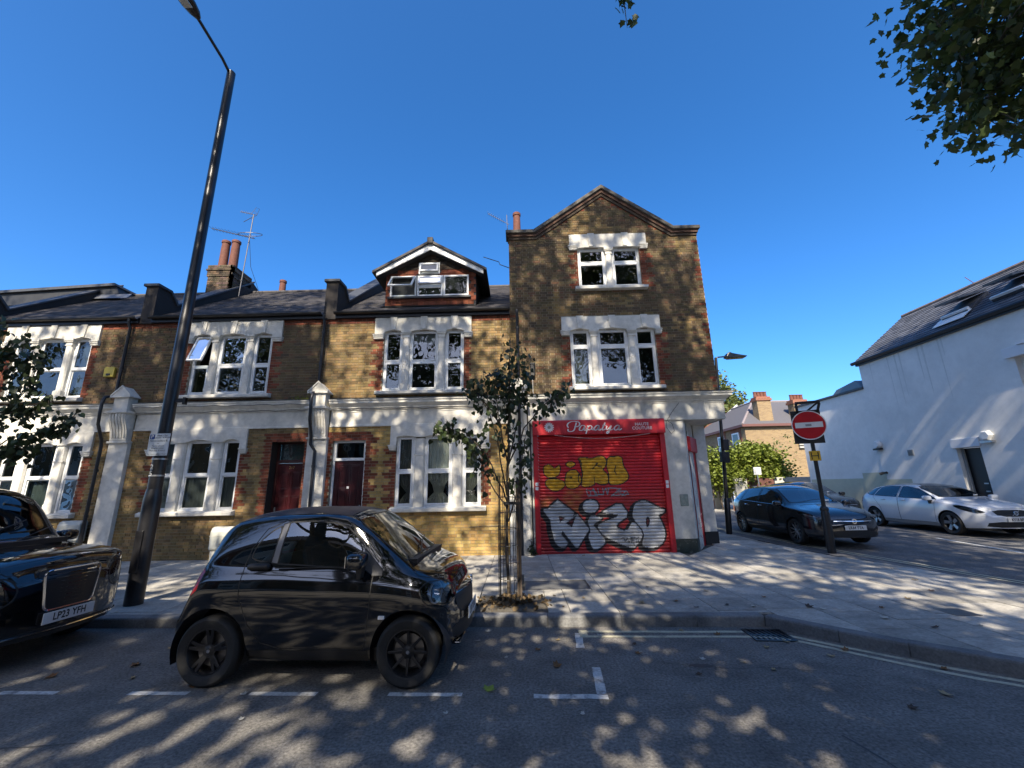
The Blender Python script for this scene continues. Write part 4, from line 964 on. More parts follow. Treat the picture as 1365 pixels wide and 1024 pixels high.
# cornice: front and return round the corner
def shop_cornice():
    part('frieze', MB().prism([(FY+.05, 3.30), (FY-.06, 3.30), (FY-.06, 3.74), (FY+.05, 3.74)], 'x', .26, SX1+.06), M_STUC_D, shop, bevel=.006)
    part('frieze', MB().box(SX1-.02, SX1+.058, FY+.052, 13.0, 3.302, 3.738), M_STUC_D, shop, bevel=.006)
    pr = [(.05, 3.74), (-.075, 3.74), (-.08, 3.775), (-.11, 3.785), (-.11, 3.81), (-.15, 3.84), (-.20, 3.88), (-.225, 3.89), (-.225, 3.955), (-.25, 3.96), (-.255, 3.99), (.05, 4.03)]
    n = len(pr); vs = []; st = []
    for (px, py, nx, ny) in ((.26, FY, 0, 1), (SX1, FY, -1, 1), (SX1, 13.0, -1, 0)):
        for o, z in pr: vs.append((px+nx*o, py+ny*o, z))
    fs = [tuple(range(n)), tuple(range(3*n-1, 2*n-1, -1))]
    for s in range(2):
        for i in range(n): fs.append((s*n+i, s*n+(i+1) % n, (s+1)*n+(i+1) % n, (s+1)*n+i))
    part('cornice', MB().add(vs, fs), M_STUC_D, shop)
    part('cornice_lead', MB().add([(.26, FY-.262, 3.994), (SX1+.262, FY-.262, 3.994), (SX1+.262, 13.0, 3.994), (.26, FY-.262, 4.003), (SX1+.262, FY-.262, 4.003), (SX1+.262, 13.0, 4.003), (.26, FY+.02, 4.07), (SX1-.02, FY+.02, 4.07), (SX1-.02, 13.0, 4.07)],
        [(0,1,4,3),(1,2,5,4),(3,4,7,6),(4,5,8,7)]), M_LEAD, shop)
    part('soffit', MB().add([(3.7, FY-.03, 3.302), (SX1+.03, FY-.03, 3.302), (SX1+.03, 13.0, 3.302), (3.7, 13.0, 3.302)], [(3,2,1,0)]), M_STUC_D, shop)
shop_cornice()
pilaster(shop, 0.0)
dp = downpipe(shop, .03, False)
part('pier', MB().box(.25, .36, FY-.05, FY+.2, .10, 3.30), M_STUC_D, shop, bevel=.008)
part('wall_return', MB().add([(-.2, FY+.06, .1), (.40, FY+.06, .1), (.40, FY+.06, 3.35), (-.2, FY+.06, 3.35)], [(0,1,2,3)]), M_STUC_D, shop)
part('cable_pipe', MB().tube([(.30, FY-.07, 3.3), (.30, FY-.07, .2)], .018, 8), M_PIPE, shop)
# pillars at the corner entrance
part('pillar', MB().prism([(3.70, FY-.02), (4.22, FY-.02), (4.27, FY+.03), (4.42, FY+.35), (3.70, FY+.35)], 'z', .42, 3.31), M_STUC_D, shop, bevel=.008)
part('pillar_plinth', MB().prism([(3.685, FY-.045), (4.23, FY-.045), (4.29, FY+.02), (4.44, FY+.36), (3.685, FY+.36)], 'z', .09, .43), pmat('green_marble', (.022, .035, .030), .3, var=.4, scale=9, col2=(.11, .12, .105), mixscale=7, mixlo=.58, mixhi=.66), shop, bevel=.006)
part('pillar', MB().prism([(4.90, 11.66), (5.26, 11.74), (5.26, 12.1), (4.90, 12.1)], 'z', .45, 3.31), M_STUC_D, shop, bevel=.008)
part('pillar_plinth', MB().prism([(4.88, 11.64), (5.275, 11.72), (5.275, 12.1), (4.88, 12.1)], 'z', .09, .46), M_BLACKP, shop, bevel=.006)
part('entrance_wall', MB().add([(4.42, FY+.3, .1), (4.92, 11.75, .1), (4.92, 11.75, 3.3), (4.42, FY+.3, 3.3)], [(0,1,2,3)]), M_STUC_D, shop)
es = part('entrance_shutter', MB().add([(4.40, FY+.30, .1), (4.90, 11.70, .1), (4.90, 11.70, 2.9), (4.40, FY+.30, 2.9)], [(0,1,2,3)]), M_REDP, shop)
mb = MB()
for k in range(32):
    z = .14+k*.075; c = Vector((4.66, 11.16)); 
    for q in range(6):
        t0, t1 = q/6, (q+1)/6
        f = lambda t: (4.36+.50*t+.06*math.sin(math.pi*t), FY+.27+1.1*t-.03*math.sin(math.pi*t))
        a, b = f(t0), f(t1); d = (.045, -.02)
        mb.add([(a[0], a[1], z), (b[0], b[1], z), (b[0], b[1], z+.068), (a[0], a[1], z+.068), (a[0]+.012, a[1]-.006, z+.034), (b[0]+.012, b[1]-.006, z+.034)], [(0,1,5,4), (4,5,2,3)])
part('entrance_slats', mb, M_REDP, es, stuff=True)
part('entrance_shutter_box', MB().prism([(4.34, FY+.34), (4.46, FY+.26), (4.95, FY+1.02), (4.86, 11.66)], 'z', 2.52, 2.92), M_REDP, shop, bevel=.03)
tg = MB().tube([(4.56+.05*math.sin(a*2), FY+.44+.06*a*.2, .9-.1*a*.6+.12*math.sin(a*1.7)) for a in np.linspace(0, 7, 40)], .006, 4)
part('graffiti_tag', tg, pmat('pale_pink', (.5, .25, .27), .6), es)
# red shutter -------------------------------------------------------
SL, SR, SB, ST = .50, 3.58, .13, 3.0
sh = part('shutter', MB().box(SL, SR, FY+.03, FY+.05, .11, 3.0), M_BLACKP, shop)
for xa in (.365, 3.58): part('guide_rail', MB().box(xa, xa+.125, FY-.075, FY+.06, .11, 2.98), M_REDP, sh, bevel=.006)
for xx in (.43, 3.64):
    part('lock_plate', MB().box(xx-.035, xx+.035, FY-.082, FY-.07, 1.62, 1.70), M_WHITEP, sh); part('lock_plate', MB().box(xx-.035, xx+.035, FY-.082, FY-.07, 1.72, 1.80), M_WHITEP, sh)
def pinv(X, Z, poly):
    c = np.zeros(X.shape, bool); j = len(poly)-1
    for i in range(len(poly)):
        xi, zi = poly[i]; xj, zj = poly[j]
        if zi != zj: c ^= ((zi > Z) != (zj > Z)) & (X < (xj-xi)*(Z-zi)/(zj-zi)+xi)
        j = i
    return c
def pdist(X, Z, poly, closed=True):
    d = np.full(X.shape, 9.)
    n = len(poly)
    for i in range(n if closed else n-1):
        (ax, az), (bx, bz) = poly[i], poly[(i+1) % n]; dx, dz = bx-ax, bz-az; L2 = dx*dx+dz*dz+1e-9
        t = np.clip(((X-ax)*dx+(Z-az)*dz)/L2, 0, 1); d = np.minimum(d, np.hypot(X-ax-t*dx, Z-az-t*dz))
    return d
def rnd(poly, it=1):
    for _ in range(it):
        o = []
        for i in range(len(poly)):
            a, b = poly[i], poly[(i+1) % len(poly)]; o += [(a[0]*.8+b[0]*.2, a[1]*.8+b[1]*.2), (a[0]*.2+b[0]*.8, a[1]*.2+b[1]*.8)]
        poly = o
    return poly
def graffiti(X, Z):
    C = np.empty(X.shape+(3,)); C[:] = (.50, .010, .019)
    wob = .10*np.sin(X*7.3+Z*3.1)*np.sin(Z*9.7-X*2.2)+.07*np.sin(X*23+Z*17)*np.sin(X*11-Z*31)
    C *= (1+wob)[..., None]
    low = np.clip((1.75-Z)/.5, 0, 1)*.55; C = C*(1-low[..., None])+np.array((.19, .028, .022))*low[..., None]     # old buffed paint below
    for p in GRAF['O']:
        d = np.where(pinv(X, Z, p), 0, pdist(X, Z, p)); a = np.clip(1-d/.16, 0, 1)*.6*(.6+.4*np.sin(X*19)*np.sin(Z*23)); C = C*(1-a[..., None])+np.array((.42, .20, .04))*a[..., None]
    for p in GRAF['Y']:
        q = rnd(p); ins = pinv(X, Z, q); d = pdist(X, Z, q)
        sp_ = (.82+.18*np.sin(X*31+Z*5)*np.sin(Z*27))
        C[ins] = (np.array((.70, .36, .012))*sp_[..., None])[ins]; C[d < .013] = (.008, .008, .012)
    for p in GRAF['K']: C[pdist(X, Z, p, False) < .012] = (.008, .008, .012)
    for p in GRAF['T']: C[pdist(X, Z, p, False) < .011] = (.16, .27, .28)
    S = [rnd(p) if len(p) < 16 or k else p for k, p in enumerate(GRAF['S'])]
    for q in S:                                   # black block shadow to the lower left, then the outline
        for k in range(6):
            t = k/5; qq = [(x-.075*t, z-.055*t) for x, z in q]; C[pinv(X, Z, qq) | (pdist(X, Z, qq) < .028)] = (.008, .008, .010)
    for q in S:
        d = pdist(X, Z, q); ins = pinv(X, Z, q)
        sp_ = .80+.16*np.sin(X*3.1+Z*6.5)+.10*np.sin(X*17+1)*np.sin(Z*14)
        C[d < .022] = (.008, .008, .010); C[ins & (d > .012)] = (np.array((.47, .48, .49))*sp_[..., None])[ins & (d > .012)]
    for k, p in enumerate(GRAF['H']): 
        C[pinv(X, Z, p)] = (.012, .008, .009)
        qq = [(x*.55+.45*sum(a for a, _ in p)/len(p), z*.55+.45*sum(b for _, b in p)/len(p)) for x, z in p]; C[pinv(X, Z, qq)] = (.10, .02, .02)
    for p in GRAF['W']: C[pdist(X, Z, p, False) < .009] = (.01, .01, .012)
    sp2 = rng.random(X.shape); C *= (.93+.14*sp2)[..., None]
    return np.clip(C, 0, 1)
M_SHUT = pmat('shutter_paint', (1, 1, 1), .42, attr='Col', var=.10, scale=14, spec=.4)
pitch = .0765; ns = int((ST-SB)/pitch); NX = 330
prof = [(.000, .006), (.010, -.008), (.032, -.017), (.054, -.012), (.070, .004)]
xs_ = np.linspace(SL-.01, SR+.01, NX)
for k in range(ns):
    z0 = SB+k*pitch; vs = []; nr = len(prof)
    for dz, dy_ in prof:
        for x in xs_: vs.append((float(x), FY+.012+dy_+.002*math.sin(x*2.1+k), z0+dz))
    fs = [(j*NX+i, j*NX+i+1, (j+1)*NX+i+1, (j+1)*NX+i) for j in range(nr-1) for i in range(NX-1)]
    me = bpy.data.meshes.new('slat'); me.from_pydata(vs, [], fs); V_ = np.array(vs)
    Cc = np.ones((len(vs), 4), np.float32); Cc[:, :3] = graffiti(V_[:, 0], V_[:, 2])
    me.color_attributes.new('Col', 'FLOAT_COLOR', 'POINT').data.foreach_set('color', Cc.ravel())
    me.materials.append(M_SHUT); me.polygons.foreach_set('use_smooth', [True]*len(me.polygons))
    link('slat', me, sh)
part('bottom_rail', MB().box(SL, SR, FY-.02, FY+.03, .10, .135), M_REDP, sh)
# signboard: shutter box with lettering
sg = part('signboard', MB().prism([(FY+.02, 2.965), (FY-.18, 2.965), (FY-.18, 3.29), (FY-.15, 3.335), (FY+.02, 3.345)], 'x', .36, 3.70), M_REDP, shop, bevel=.006)
M_LET = pmat('sign_white', (.62, .60, .58), .5, var=.1)
mb = MB()
for s in PAP:
    pts = [Vector((x, 0, z)) for x, z in s]; q = []
    for i in range(len(pts)-1):
        p0, p1, p2, p3 = pts[max(i-1, 0)], pts[i], pts[i+1], pts[min(i+2, len(pts)-1)]
        for t in np.linspace(0, 1, 5)[:-1]:
            q.append(.5*((2*p1)+(p2-p0)*t+(2*p0-5*p1+4*p2-p3)*t*t+(3*p1-p0-3*p2+p3)*t**3))
    q.append(pts[-1]); up_ = []; lo_ = []
    for i, p in enumerate(q):
        d = (q[min(i+1, len(q)-1)]-q[max(i-1, 0)]).normalized(); n = Vector((-d.z, 0, d.x)); w = .007+.010*abs(d.z)
        up_.append((p.x+n.x*w, FY-.1835, p.z+n.z*w)); lo_.append((p.x-n.x*w, FY-.1835, p.z-n.z*w))
    m = len(q); mb.add(up_+lo_, [(i, i+1, m+i+1, m+i) for i in range(m-1)])
part('lettering', mb, M_LET, sg)
part('lettering', text_mb('HAUTE', .105, T(3.12, FY-.181, 3.19), 1.05, bold=.012), M_LET, sg); part('lettering', text_mb('COUTURE', .105, T(3.12, FY-.181, 3.09), 1.05, bold=.012), M_LET, sg)
mb = MB()
for k in range(14):
    a = k*2*math.pi/14; c, s_ = math.cos(a), math.sin(a); pt = lambda r, w: (.78+c*r-s_*w, FY-.183, 3.155+s_*r+c*w)
    mb.add([pt(.025, 0), pt(.07, .018), pt(.115, .013), pt(.128, 0), pt(.115, -.013), pt(.07, -.018)], [(0,1,2,3,4,5)])
part('daisy', mb, M_LET, sg)
part('daisy_centre', MB().lathe([(0, -.004), (.036, -.003), (.036, 0)], 16, (.78, FY-.182, 3.155), axis='y'), pmat('daisy_eye', (.25, .23, .2), .6), sg)
part('loose_cable', MB().tube([(.9+2.4*t, FY-.20, 2.95-.10*math.sin(math.pi*t)) for t in np.linspace(0, 1, 20)], .006, 5), pmat('pink_cable', (.45, .3, .28), .6), sg)
# loose wire hanging from the cornice by the pillar
part('loose_wire', MB().tube([(4.15, FY-.1, 3.74), (3.95, FY-.08, 3.5), (3.80, FY-.06, 3.28), (3.78, FY-.06, 3.1), (3.88, FY-.06, 2.95), (3.97, FY-.06, 3.02), (3.93, FY-.06, 3.2), (3.82, FY-.06, 3.28)], .006, 5), M_PIPE, shop)
part('wall_plate', MB().rbox(3.93, 4.13, FY-.035, FY-.02, 1.18, 1.46, .01), pmat('verdigris', (.16, .20, .18), .5, var=.3, scale=14, col2=(.28, .28, .25), mixscale=11), shop)
bb = thing('entry_lamp', 'black oblong wall light high on the shop brickwork above the sign', 'wall light', (.41, FY-.005, 4.70))
part('casing', MB().rbox(-.06, .06, -.10, .0, -.17, .17, .02), M_BLACKP, bb); part('cap', MB().rbox(-.07, .07, -.11, .0, .15, .20, .012), M_BLACKP, bb)
part('cable', MB().tube([(0, -.01, -.17), (.0, -.012, -.62)], .006, 5), M_WHITEP, bb)
ab = thing('roof_aerial', 'thin antenna rod reaching left from the shop parapet', 'aerial', (-.2, 11.5, 9.6))
mb = MB().tube([(0, 0, -.2), (-.02, 0, .55)], .012, 6); mb.tube([(.05, 0, .2), (-.62, 0, .62)], .010, 5)
for k in range(9): mb.tube([(-.62+.06*k, -.1, .62-.038*k), (-.62+.06*k, .1, .62-.038*k)], .005, 4)
part('antenna', mb, M_AERIAL, ab)
ab2 = thing('roof_aerial', 'lower small antenna stub left of the shop wall', 'aerial', (-.2, 11.3, 8.15))
part('antenna', MB().tube([(.05, 0, .0), (-.25, 0, .13), (-.28, 0, .22), (-.75, 0, .4)], .012, 6), M_AERIAL, ab2)
nm = part('side_bracket', MB().box(SX1, SX1+.16, 11.6, 11.64, 8.12, 8.22), M_PIPE, shop)

# ================================================================ WHITE BUILDING ACROSS THE SIDE STREET
WX = 14.5
M_WALLW = pmat('painted_white_wall', (.80, .78, .73), .8, var=.05, scale=5, var2=.04, scale2=.7, bump=.25, bscale=45, col2=(.73, .715, .67), mixscale=.8)
wb = thing('white_house', 'white painted side wall with slate roof and narrow black door', 'house', (0, 0, 0))
def xwall(mb, y0, y1, z0, z1, holes, x, depth):
    Yv = sorted({y0, y1, *[h[k] for h in holes for k in (0, 1)]}); Zv = sorted({z0, z1, *[h[k] for h in holes for k in (2, 3)]})
    for i in range(len(Yv)-1):
        for j in range(len(Zv)-1):
            cy, cz = (Yv[i]+Yv[i+1])/2, (Zv[j]+Zv[j+1])/2
            if any(h[0] < cy < h[1] and h[2] < cz < h[3] for h in holes): continue
            mb.add([(x, Yv[i], Zv[j]), (x, Yv[i+1], Zv[j]), (x, Yv[i+1], Zv[j+1]), (x, Yv[i], Zv[j+1])], [(0,1,2,3)])
    for a, b, c, d in holes:
        for q in (((a, c), (a, d)), ((b, c), (b, d)), ((a, c), (b, c)), ((a, d), (b, d))):
            mb.add([(x, *q[0]), (x+depth, *q[0]), (x+depth, *q[1]), (x, *q[1])], [(0,1,2,3)])
    return mb
WH = [(13.33, 14.06, .3, 2.68), (9.6, 11.75, 3.3, 5.10)]
mb = xwall(MB(), 6.0, 17.08, .1, 6.60, WH, WX, .28)
mb.add([(WX, 17.08, .1), (22, 17.08, .1), (22, 17.08, 6.6), (17.0, 17.08, 8.62), (WX, 17.08, 6.6)], [(0,1,2,3,4)])
part('wall', mb, M_WALLW, wb)
# faint rain streaks below the eaves and the lintels: weathering of its own shape
M_STREAK = pmat('wall_streak', (.66, .65, .60), .85, var=.06, scale=9)
for k in range(16):
    y0 = random.uniform(8.5, 16.8); L_ = random.uniform(.5, 2.2); w0 = random.uniform(.015, .05)
    part('rain_streak', MB().add([(WX-.0025, y0-w0, 6.38), (WX-.0025, y0+w0, 6.38), (WX-.0025, y0+w0*.2, 6.38-L_), (WX-.0025, y0-w0*.3, 6.38-L_*.9)], [(0,1,2,3)]), M_STREAK, wb)
part('extension_wall', MB().box(WX+.02, 20, 17.09, 21.4, .1, 5.42), M_WALLW, wb)
part('extension_coping', MB().box(WX-.05, 20, 17.10, 21.5, 5.42, 5.52), M_LEAD, wb, bevel=.01)
part('extension_rooflight', MB().prism([(17.2, 5.52), (18.9, 5.52), (18.6, 5.72), (17.5, 5.88)], 'x', WX+.05, WX+.8), pmat('rooflight', (.10, .12, .15), .2), wb)
# slate roof: slates laid in rows up the slope in X
rf = part('roof', MB().add([(WX-.10, 6.0, 6.56), (WX-.10, 17.2, 6.56), (17.0, 17.2, 8.64), (17.0, 6.0, 8.64), (20, 17.2, 6.0), (20, 6, 6.0)], [(0,1,2,3), (3,2,4,5)]), M_LEAD, wb)
mb = MB(); Lr = math.hypot(2.6, 2.08); ux, uz = 2.6/Lr, 2.08/Lr; nxx, nzz = -uz, ux; ex = .20
for r in range(int(Lr/ex)+1):
    s0, s1 = r*ex, min((r+1.15)*ex, Lr); y = 6.0-(.15 if r % 2 else 0)
    while y < 17.2:
        a, b = max(y, 6.0)+.003, min(y+.30, 17.2)-.003; y += .30
        if b-a < .03: continue
        l0, l1 = .03+random.uniform(-.003, .003), .008
        P = lambda s, yy, o: (WX-.10+ux*s+nxx*o, yy, 6.56+uz*s+nzz*o)
        mb.add([P(s0,a,l0-.014), P(s0,b,l0-.014), P(s0,b,l0), P(s0,a,l0), P(s1,b,l1), P(s1,a,l1)], [(0,1,2,3), (3,2,4,5), (0,3,5), (1,4,2)])
part('roof_slates', mb, M_SLATE, rf, stuff=True)
part('ridge', MB().tube([(17.0, 6, 8.66), (17.0, 17.2, 8.66)], .08, 8), pmat('ridge_tile', (.16, .12, .10), .8, var=.3), rf)
part('gutter', MB().tube([(WX-.13, 6.0, 6.53), (WX-.13, 17.25, 6.53)], .075, 8), M_PIPE, wb)
part('fascia', MB().box(WX-.08, WX+.02, 6.0, 17.15, 6.40, 6.57), M_PIPE, wb)
for (yc, tilt) in ((13.3, .42), (11.75, .42)):
    v = part('roof_window', MB().box(-.02, 1.05, -.42, .42, .0, .09).xf(T(WX+.45, yc, 7.04) @ Matrix.Rotation(-math.atan2(2.08, 2.6), 4, 'Y')), M_LEAD, rf)
    part('roof_window_sash', MB().box(-1.05, .0, -.40, .40, -.02, .05).xf(T(WX+.45+.80, yc, 7.04+.78) @ Matrix.Rotation(-math.atan2(2.08, 2.6)+tilt, 4, 'Y')), pmat('velux_grey', (.10, .11, .12), .35), rf)
    part('roof_window_frame', MB().box(.0, .10, -.44, .44, .06, .16).xf(T(WX+.45, yc, 7.04) @ Matrix.Rotation(-math.atan2(2.08, 2.6), 4, 'Y')), M_WHITEP, rf)
part('flashing', MB().prism([(WX+.10, 6.82), (WX+.45, 7.10), (WX+.45, 7.12), (WX+.10, 6.84)], 'y', 12.8, 13.85), M_WHITEP, rf)
part('vent_tile', MB().tube([(16.9, 12.0, 8.6), (16.9, 12.0, 8.9)], .10, 10), M_LEAD, rf); part('roof_bird_spike', MB().tube([(16.95, 14.2, 8.7), (16.8, 14.3, 9.0)], .012, 5), M_TERRA, rf)
# door, reveal, lintels, window
part('door', MB().box(WX+.20, WX+.25, 13.45, 14.06, .3, 2.66), M_BLACKP, wb, label='narrow black door sunk in the white wall')
part('door_side_panel', MB().box(WX+.12, WX+.18, 13.98, 14.04, .3, 2.66), pmat('grey_white_timber', (.32, .33, .32), .5), wb)
part('door_plate', MB().box(WX+.185, WX+.2, 13.56, 13.68, 1.52, 1.56), M_WHITEP, wb); part('door_plate', MB().box(WX+.185, WX+.2, 13.56, 13.68, 1.28, 1.32), M_STEEL, wb)
part('lintel', MB().box(WX-.06, WX+.1, 13.27, 14.16, 2.682, 2.97), pmat('lintel_white', (.74, .74, .74), .6), wb, bevel=.008)
part('lintel', MB().box(WX-.12, WX+.1, 9.4, 11.92, 5.104, 5.40), MATS['lintel_white'], wb, bevel=.008)
part('lintel_crown', MB().box(WX-.16, WX+.1, 9.4, 11.5, 5.403, 5.48), MATS['lintel_white'], wb, bevel=.008)
part('sill', MB().box(WX-.10, WX+.2, 9.5, 11.85, 3.20, 3.298), MATS['lintel_white'], wb, bevel=.008)
mb = MB()
for a, b, c, d in ((9.6, 11.75, 3.3, 3.38), (9.6, 11.75, 5.02, 5.1), (11.66, 11.75, 3.38, 5.02), (10.6, 10.7, 3.38, 5.02), (9.6, 9.68, 3.38, 5.02)): mb.box(WX+.16, WX+.24, a, b, c, d)
w_ = part('window', mb, M_UPVC, wb); part('pane', MB().add([(WX+.2, 9.6, 3.3), (WX+.2, 11.75, 3.3), (WX+.2, 11.75, 5.1), (WX+.2, 9.6, 5.1)], [(0,1,2,3)]), M_GLASS, w_)
part('room', MB().box(WX+.285, WX+1.5, 9.5, 11.9, 3.2, 5.2), M_DARK, wb)
# old paint showing low on the wall (a different coat of cream paint)
M_CREAM = pmat('old_cream_paint', (.52, .51, .38), .8, var=.06, scale=5)
for k, (a, b, c, d) in enumerate(((15.9, 16.95, .31, 1.72), (16.95, 18.1, .31, 2.0), (18.1, 21.3, .31, 1.78))):
    part('old_paint', MB().add([(WX-.003 if k < 2 else WX+.012, a, c), (WX-.003 if k < 2 else WX+.012, b, c), (WX-.003 if k < 2 else WX+.012, b, d), (WX-.003 if k < 2 else WX+.012, a, d)], [(0,1,2,3)]), M_CREAM, wb)
def wallbox(name, label, cat, y, z, r, d, mat, n=8, cap=None):
    t = thing(name, label, cat, (WX-.004, y, z))
    part('body', MB().lathe([(0, -d), (r*.75, -d), (r, -d*.55), (r, 0), (0, 0)], n, axis='x'), mat, t)
    part('base_ring', MB().lathe([(r*1.08, -.012), (r*1.08, 0), (0, 0), (0, -.012)], n, axis='x'), mat, t)
    if cap: part('hood', MB().box(-d, 0, -r, r, -r*1.3, -r*.9), cap, t)
    return t
wallbox('extractor_vent', 'round white wall vent above the sign-side end of the white wall', 'wall vent', 17.98-1.0, 3.08, .16, .14, M_WHITEP, 12, M_BLACKP)
wallbox('alarm_box', 'white hexagonal alarm box right of the black door lintel', 'alarm box', 13.02, 2.98, .17, .12, M_WHITEP, 6, M_STEEL)
cc = thing('security_camera', 'small dark camera low on the white wall above the parked dark cars', 'camera', (WX-.004, 16.9, 1.98))
part('mount', MB().lathe([(.05, -.02), (.05, 0), (0, 0), (0, -.02)], 10, axis='x'), M_BLACKP, cc)
part('body', MB().tube([(-.02, 0, 0), (-.12, .02, -.01), (-.22, .08, -.05)], [.03, .05, .055], 10), M_BLACKP, cc)
g = thing('air_brick', 'small grey square ventilation grille in the white wall', 'vent grille', (WX-.004, 15.69, 2.66))
part('frame', MB().box(-.012, 0, -.11, .11, -.11, .11), pmat('grille_grey', (.28, .29, .29), .6), g)
for k in range(4): part('louvre', MB().box(-.022, -.01, -.09, .09, -.08+k*.045, -.055+k*.045), pmat('louvre_dark', (.10, .11, .11), .6), g)

# ================================================================ END OF THE SIDE STREET
bh = thing('brick_house', 'sunlit yellow brick house with grey hipped roof at the end of the side street', 'house', (0, 0, 0))
M_BB = bpy.data.materials.new('far_brick'); M_BB.use_nodes = True
def brick_tex(m, c1, c2, mortar, sc=1.0):
    n = m.node_tree.nodes; l = m.node_tree.links; b = n['Principled BSDF']; b.inputs['Roughness'].default_value = .9
    g = n.new('ShaderNodeNewGeometry'); sx = n.new('ShaderNodeSeparateXYZ'); l.new(g.outputs['Position'], sx.inputs[0])
    ad = n.new('ShaderNodeMath'); ad.operation = 'ADD'; l.new(sx.outputs[0], ad.inputs[0]); l.new(sx.outputs[1], ad.inputs[1])
    cb = n.new('ShaderNodeCombineXYZ'); l.new(ad.outputs[0], cb.inputs[0]); l.new(sx.outputs[2], cb.inputs[1])
    t = n.new('ShaderNodeTexBrick'); l.new(cb.outputs[0], t.inputs['Vector']); t.inputs['Scale'].default_value = 1.0
    t.inputs['Brick Width'].default_value = .225; t.inputs['Row Height'].default_value = .075; t.inputs['Mortar Size'].default_value = .008; t.inputs['Bias'].default_value = -.2
    t.inputs['Color1'].default_value = (*c1, 1); t.inputs['Color2'].default_value = (*c2, 1); t.inputs['Mortar'].default_value = (*mortar, 1)
    l.new(t.outputs[0], b.inputs['Base Color'])
brick_tex(M_BB, (.26, .175, .08), (.17, .105, .05), (.22, .19, .14))
M_BR = bpy.data.materials.new('far_red_brick'); M_BR.use_nodes = True; brick_tex(M_BR, (.25, .08, .045), (.17, .055, .03), (.2, .15, .1))
BX, BY, BZ = 16.35, 30.0, 5.75
part('wall', MB().box(BX, 25.5, BY, 39.0, .1, BZ), M_BB, bh)
roofp = part('roof', MB().add([(BX-.25, BY-.25, BZ), (25.8, BY-.25, BZ), (25.8, 39.3, BZ), (BX-.25, 39.3, BZ), (19.0, 33.2, 8.0), (23.0, 33.2, 8.0), (19.0, 36.5, 8.0), (23.0, 36.5, 8.0)],
    [(0,1,5,4), (0,4,6,3), (1,2,7,5), (3,6,7,2), (4,5,7,6), (3,2,1,0)]), pmat('far_slate', (.085, .082, .09), .7, var=.15, scale=8, stretch=(1, 1, 6)), bh)
for a, b in (((BX-.25, BY-.25, BZ), (19.0, 33.2, 8.0)), ((19.0, 33.2, 8.0), (23, 33.2, 8.0)), ((19.0, 33.2, 8.0), (19.0, 36.5, 8.0))): part('ridge_tiles', MB().tube([a, b], .10, 6), pmat('ridge_lead', (.2, .17, .17), .7), roofp)
part('eaves', MB().box(BX-.28, 25.8, BY-.28, BY-.2, BZ-.16, BZ+.02).box(BX-.28, BX-.2, BY-.2, 39.3, BZ-.16, BZ+.02), pmat('eaves_red', (.12, .05, .04), .6), bh)
for (cx, cy, z0, z1) in ((18.15, 30.55, 6.1, 7.55), (20.9, 30.7, 6.1, 7.3)):
    c = part('chimney', MB().box(cx-.5, cx+.5, cy-.35, cy+.35, z0-.6, z1), M_BB, roofp)
    part('chimney_cap', MB().box(cx-.58, cx+.58, cy-.43, cy+.43, z1, z1+.16).box(cx-.52, cx+.52, cy-.37, cy+.37, z1+.161, z1+.3), M_BR, roofp)
    for k in range(4): part('chimney_pot', MB().lathe([(.13, 0), (.11, .35), (.13, .36), (.13, .42), (.08, .42)], 10, (cx-.36+.24*k, cy, z1+.3)), M_TERRA, roofp)
# left side windows, red dressings and door arch
for (y, z0, z1) in ((31.3, 3.6, 5.3), (33.6, 3.6, 5.3)):
    part('red_dressing', MB().box(BX-.02, BX+.01, y-.75, y+.75, z0-.3, z1+.35), M_BR, bh)
    w_ = part('window', MB().box(BX-.10, BX-.03, y-.50, y+.50, z0, z1), M_UPVC, bh)
    part('pane', MB().box(BX-.11, BX-.101, y-.36, y+.36, z0+.1, (z0+z1)/2-.04), pmat('far_glass', (.06, .075, .08), .1), w_); part('pane', MB().box(BX-.11, BX-.101, y-.36, y+.36, (z0+z1)/2+.04, z1-.1), MATS['far_glass'], w_)
part('red_dressing', MB().box(BX-.02, BX+.01, 31.6, 34.1, .2, 3.1), M_BR, bh)
for y in (32.2, 33.5):
    part('doorway', MB().prism([(y-.42, .2), (y+.42, .2), (y+.42, 2.3), (y+.22, 2.62), (y, 2.72), (y-.22, 2.62), (y-.42, 2.3)], 'x', BX-.06, BX-.025), M_DARK, bh)
    part('door_surround', MB().box(BX-.12, BX-.065, y-.58, y-.43, .2, 2.4).box(BX-.12, BX-.065, y+.43, y+.58, .2, 2.4), M_UPVC, bh)
part('house_sign', MB().box(BX-.05, BX-.02, 35.2, 35.9, 3.1, 3.7), M_WHITEP, bh)
for (x, z0, z1) in ((22.3, 2.9, 5.0),):
    w_ = part('window', MB().box(x-.6, x+.6, BY-.06, BY-.005, z0, z1), M_UPVC, bh); part('pane', MB().box(x-.5, x+.5, BY-.07, BY-.061, z0+.1, z1-.1), MATS['far_glass'], w_)
sc_ = thing('scaffold_stack', 'pale horizontal shutters on the far house behind the no entry sign', 'shutter', (20.3, 29.9, 4.0))
for k in range(6): part('slat', MB().box(-.35, .35, -.06, .0, k*.2, k*.2+.12), pmat('slat_grey', (.34, .34, .31), .7), sc_)
bh2 = thing('terrace_row', 'low red and grey roofs of the terrace glimpsed left of the hipped roof', 'house', (0, 0, 0))
part('wall', MB().box(17.2, 26, 39.5, 60, .1, 5.6), M_BR, bh2)
r2 = part('roof', MB().prism([(17.0, 5.6), (21, 8.7), (25, 5.6)], 'y', 39.4, 60), pmat('red_tile_roof', (.28, .12, .08), .8, var=.2, scale=5), bh2)
part('verge', MB().prism([(16.9, 5.6), (21, 8.78), (21, 8.95), (16.9, 5.8)], 'y', 39.2, 39.4), M_UPVC, bh2)
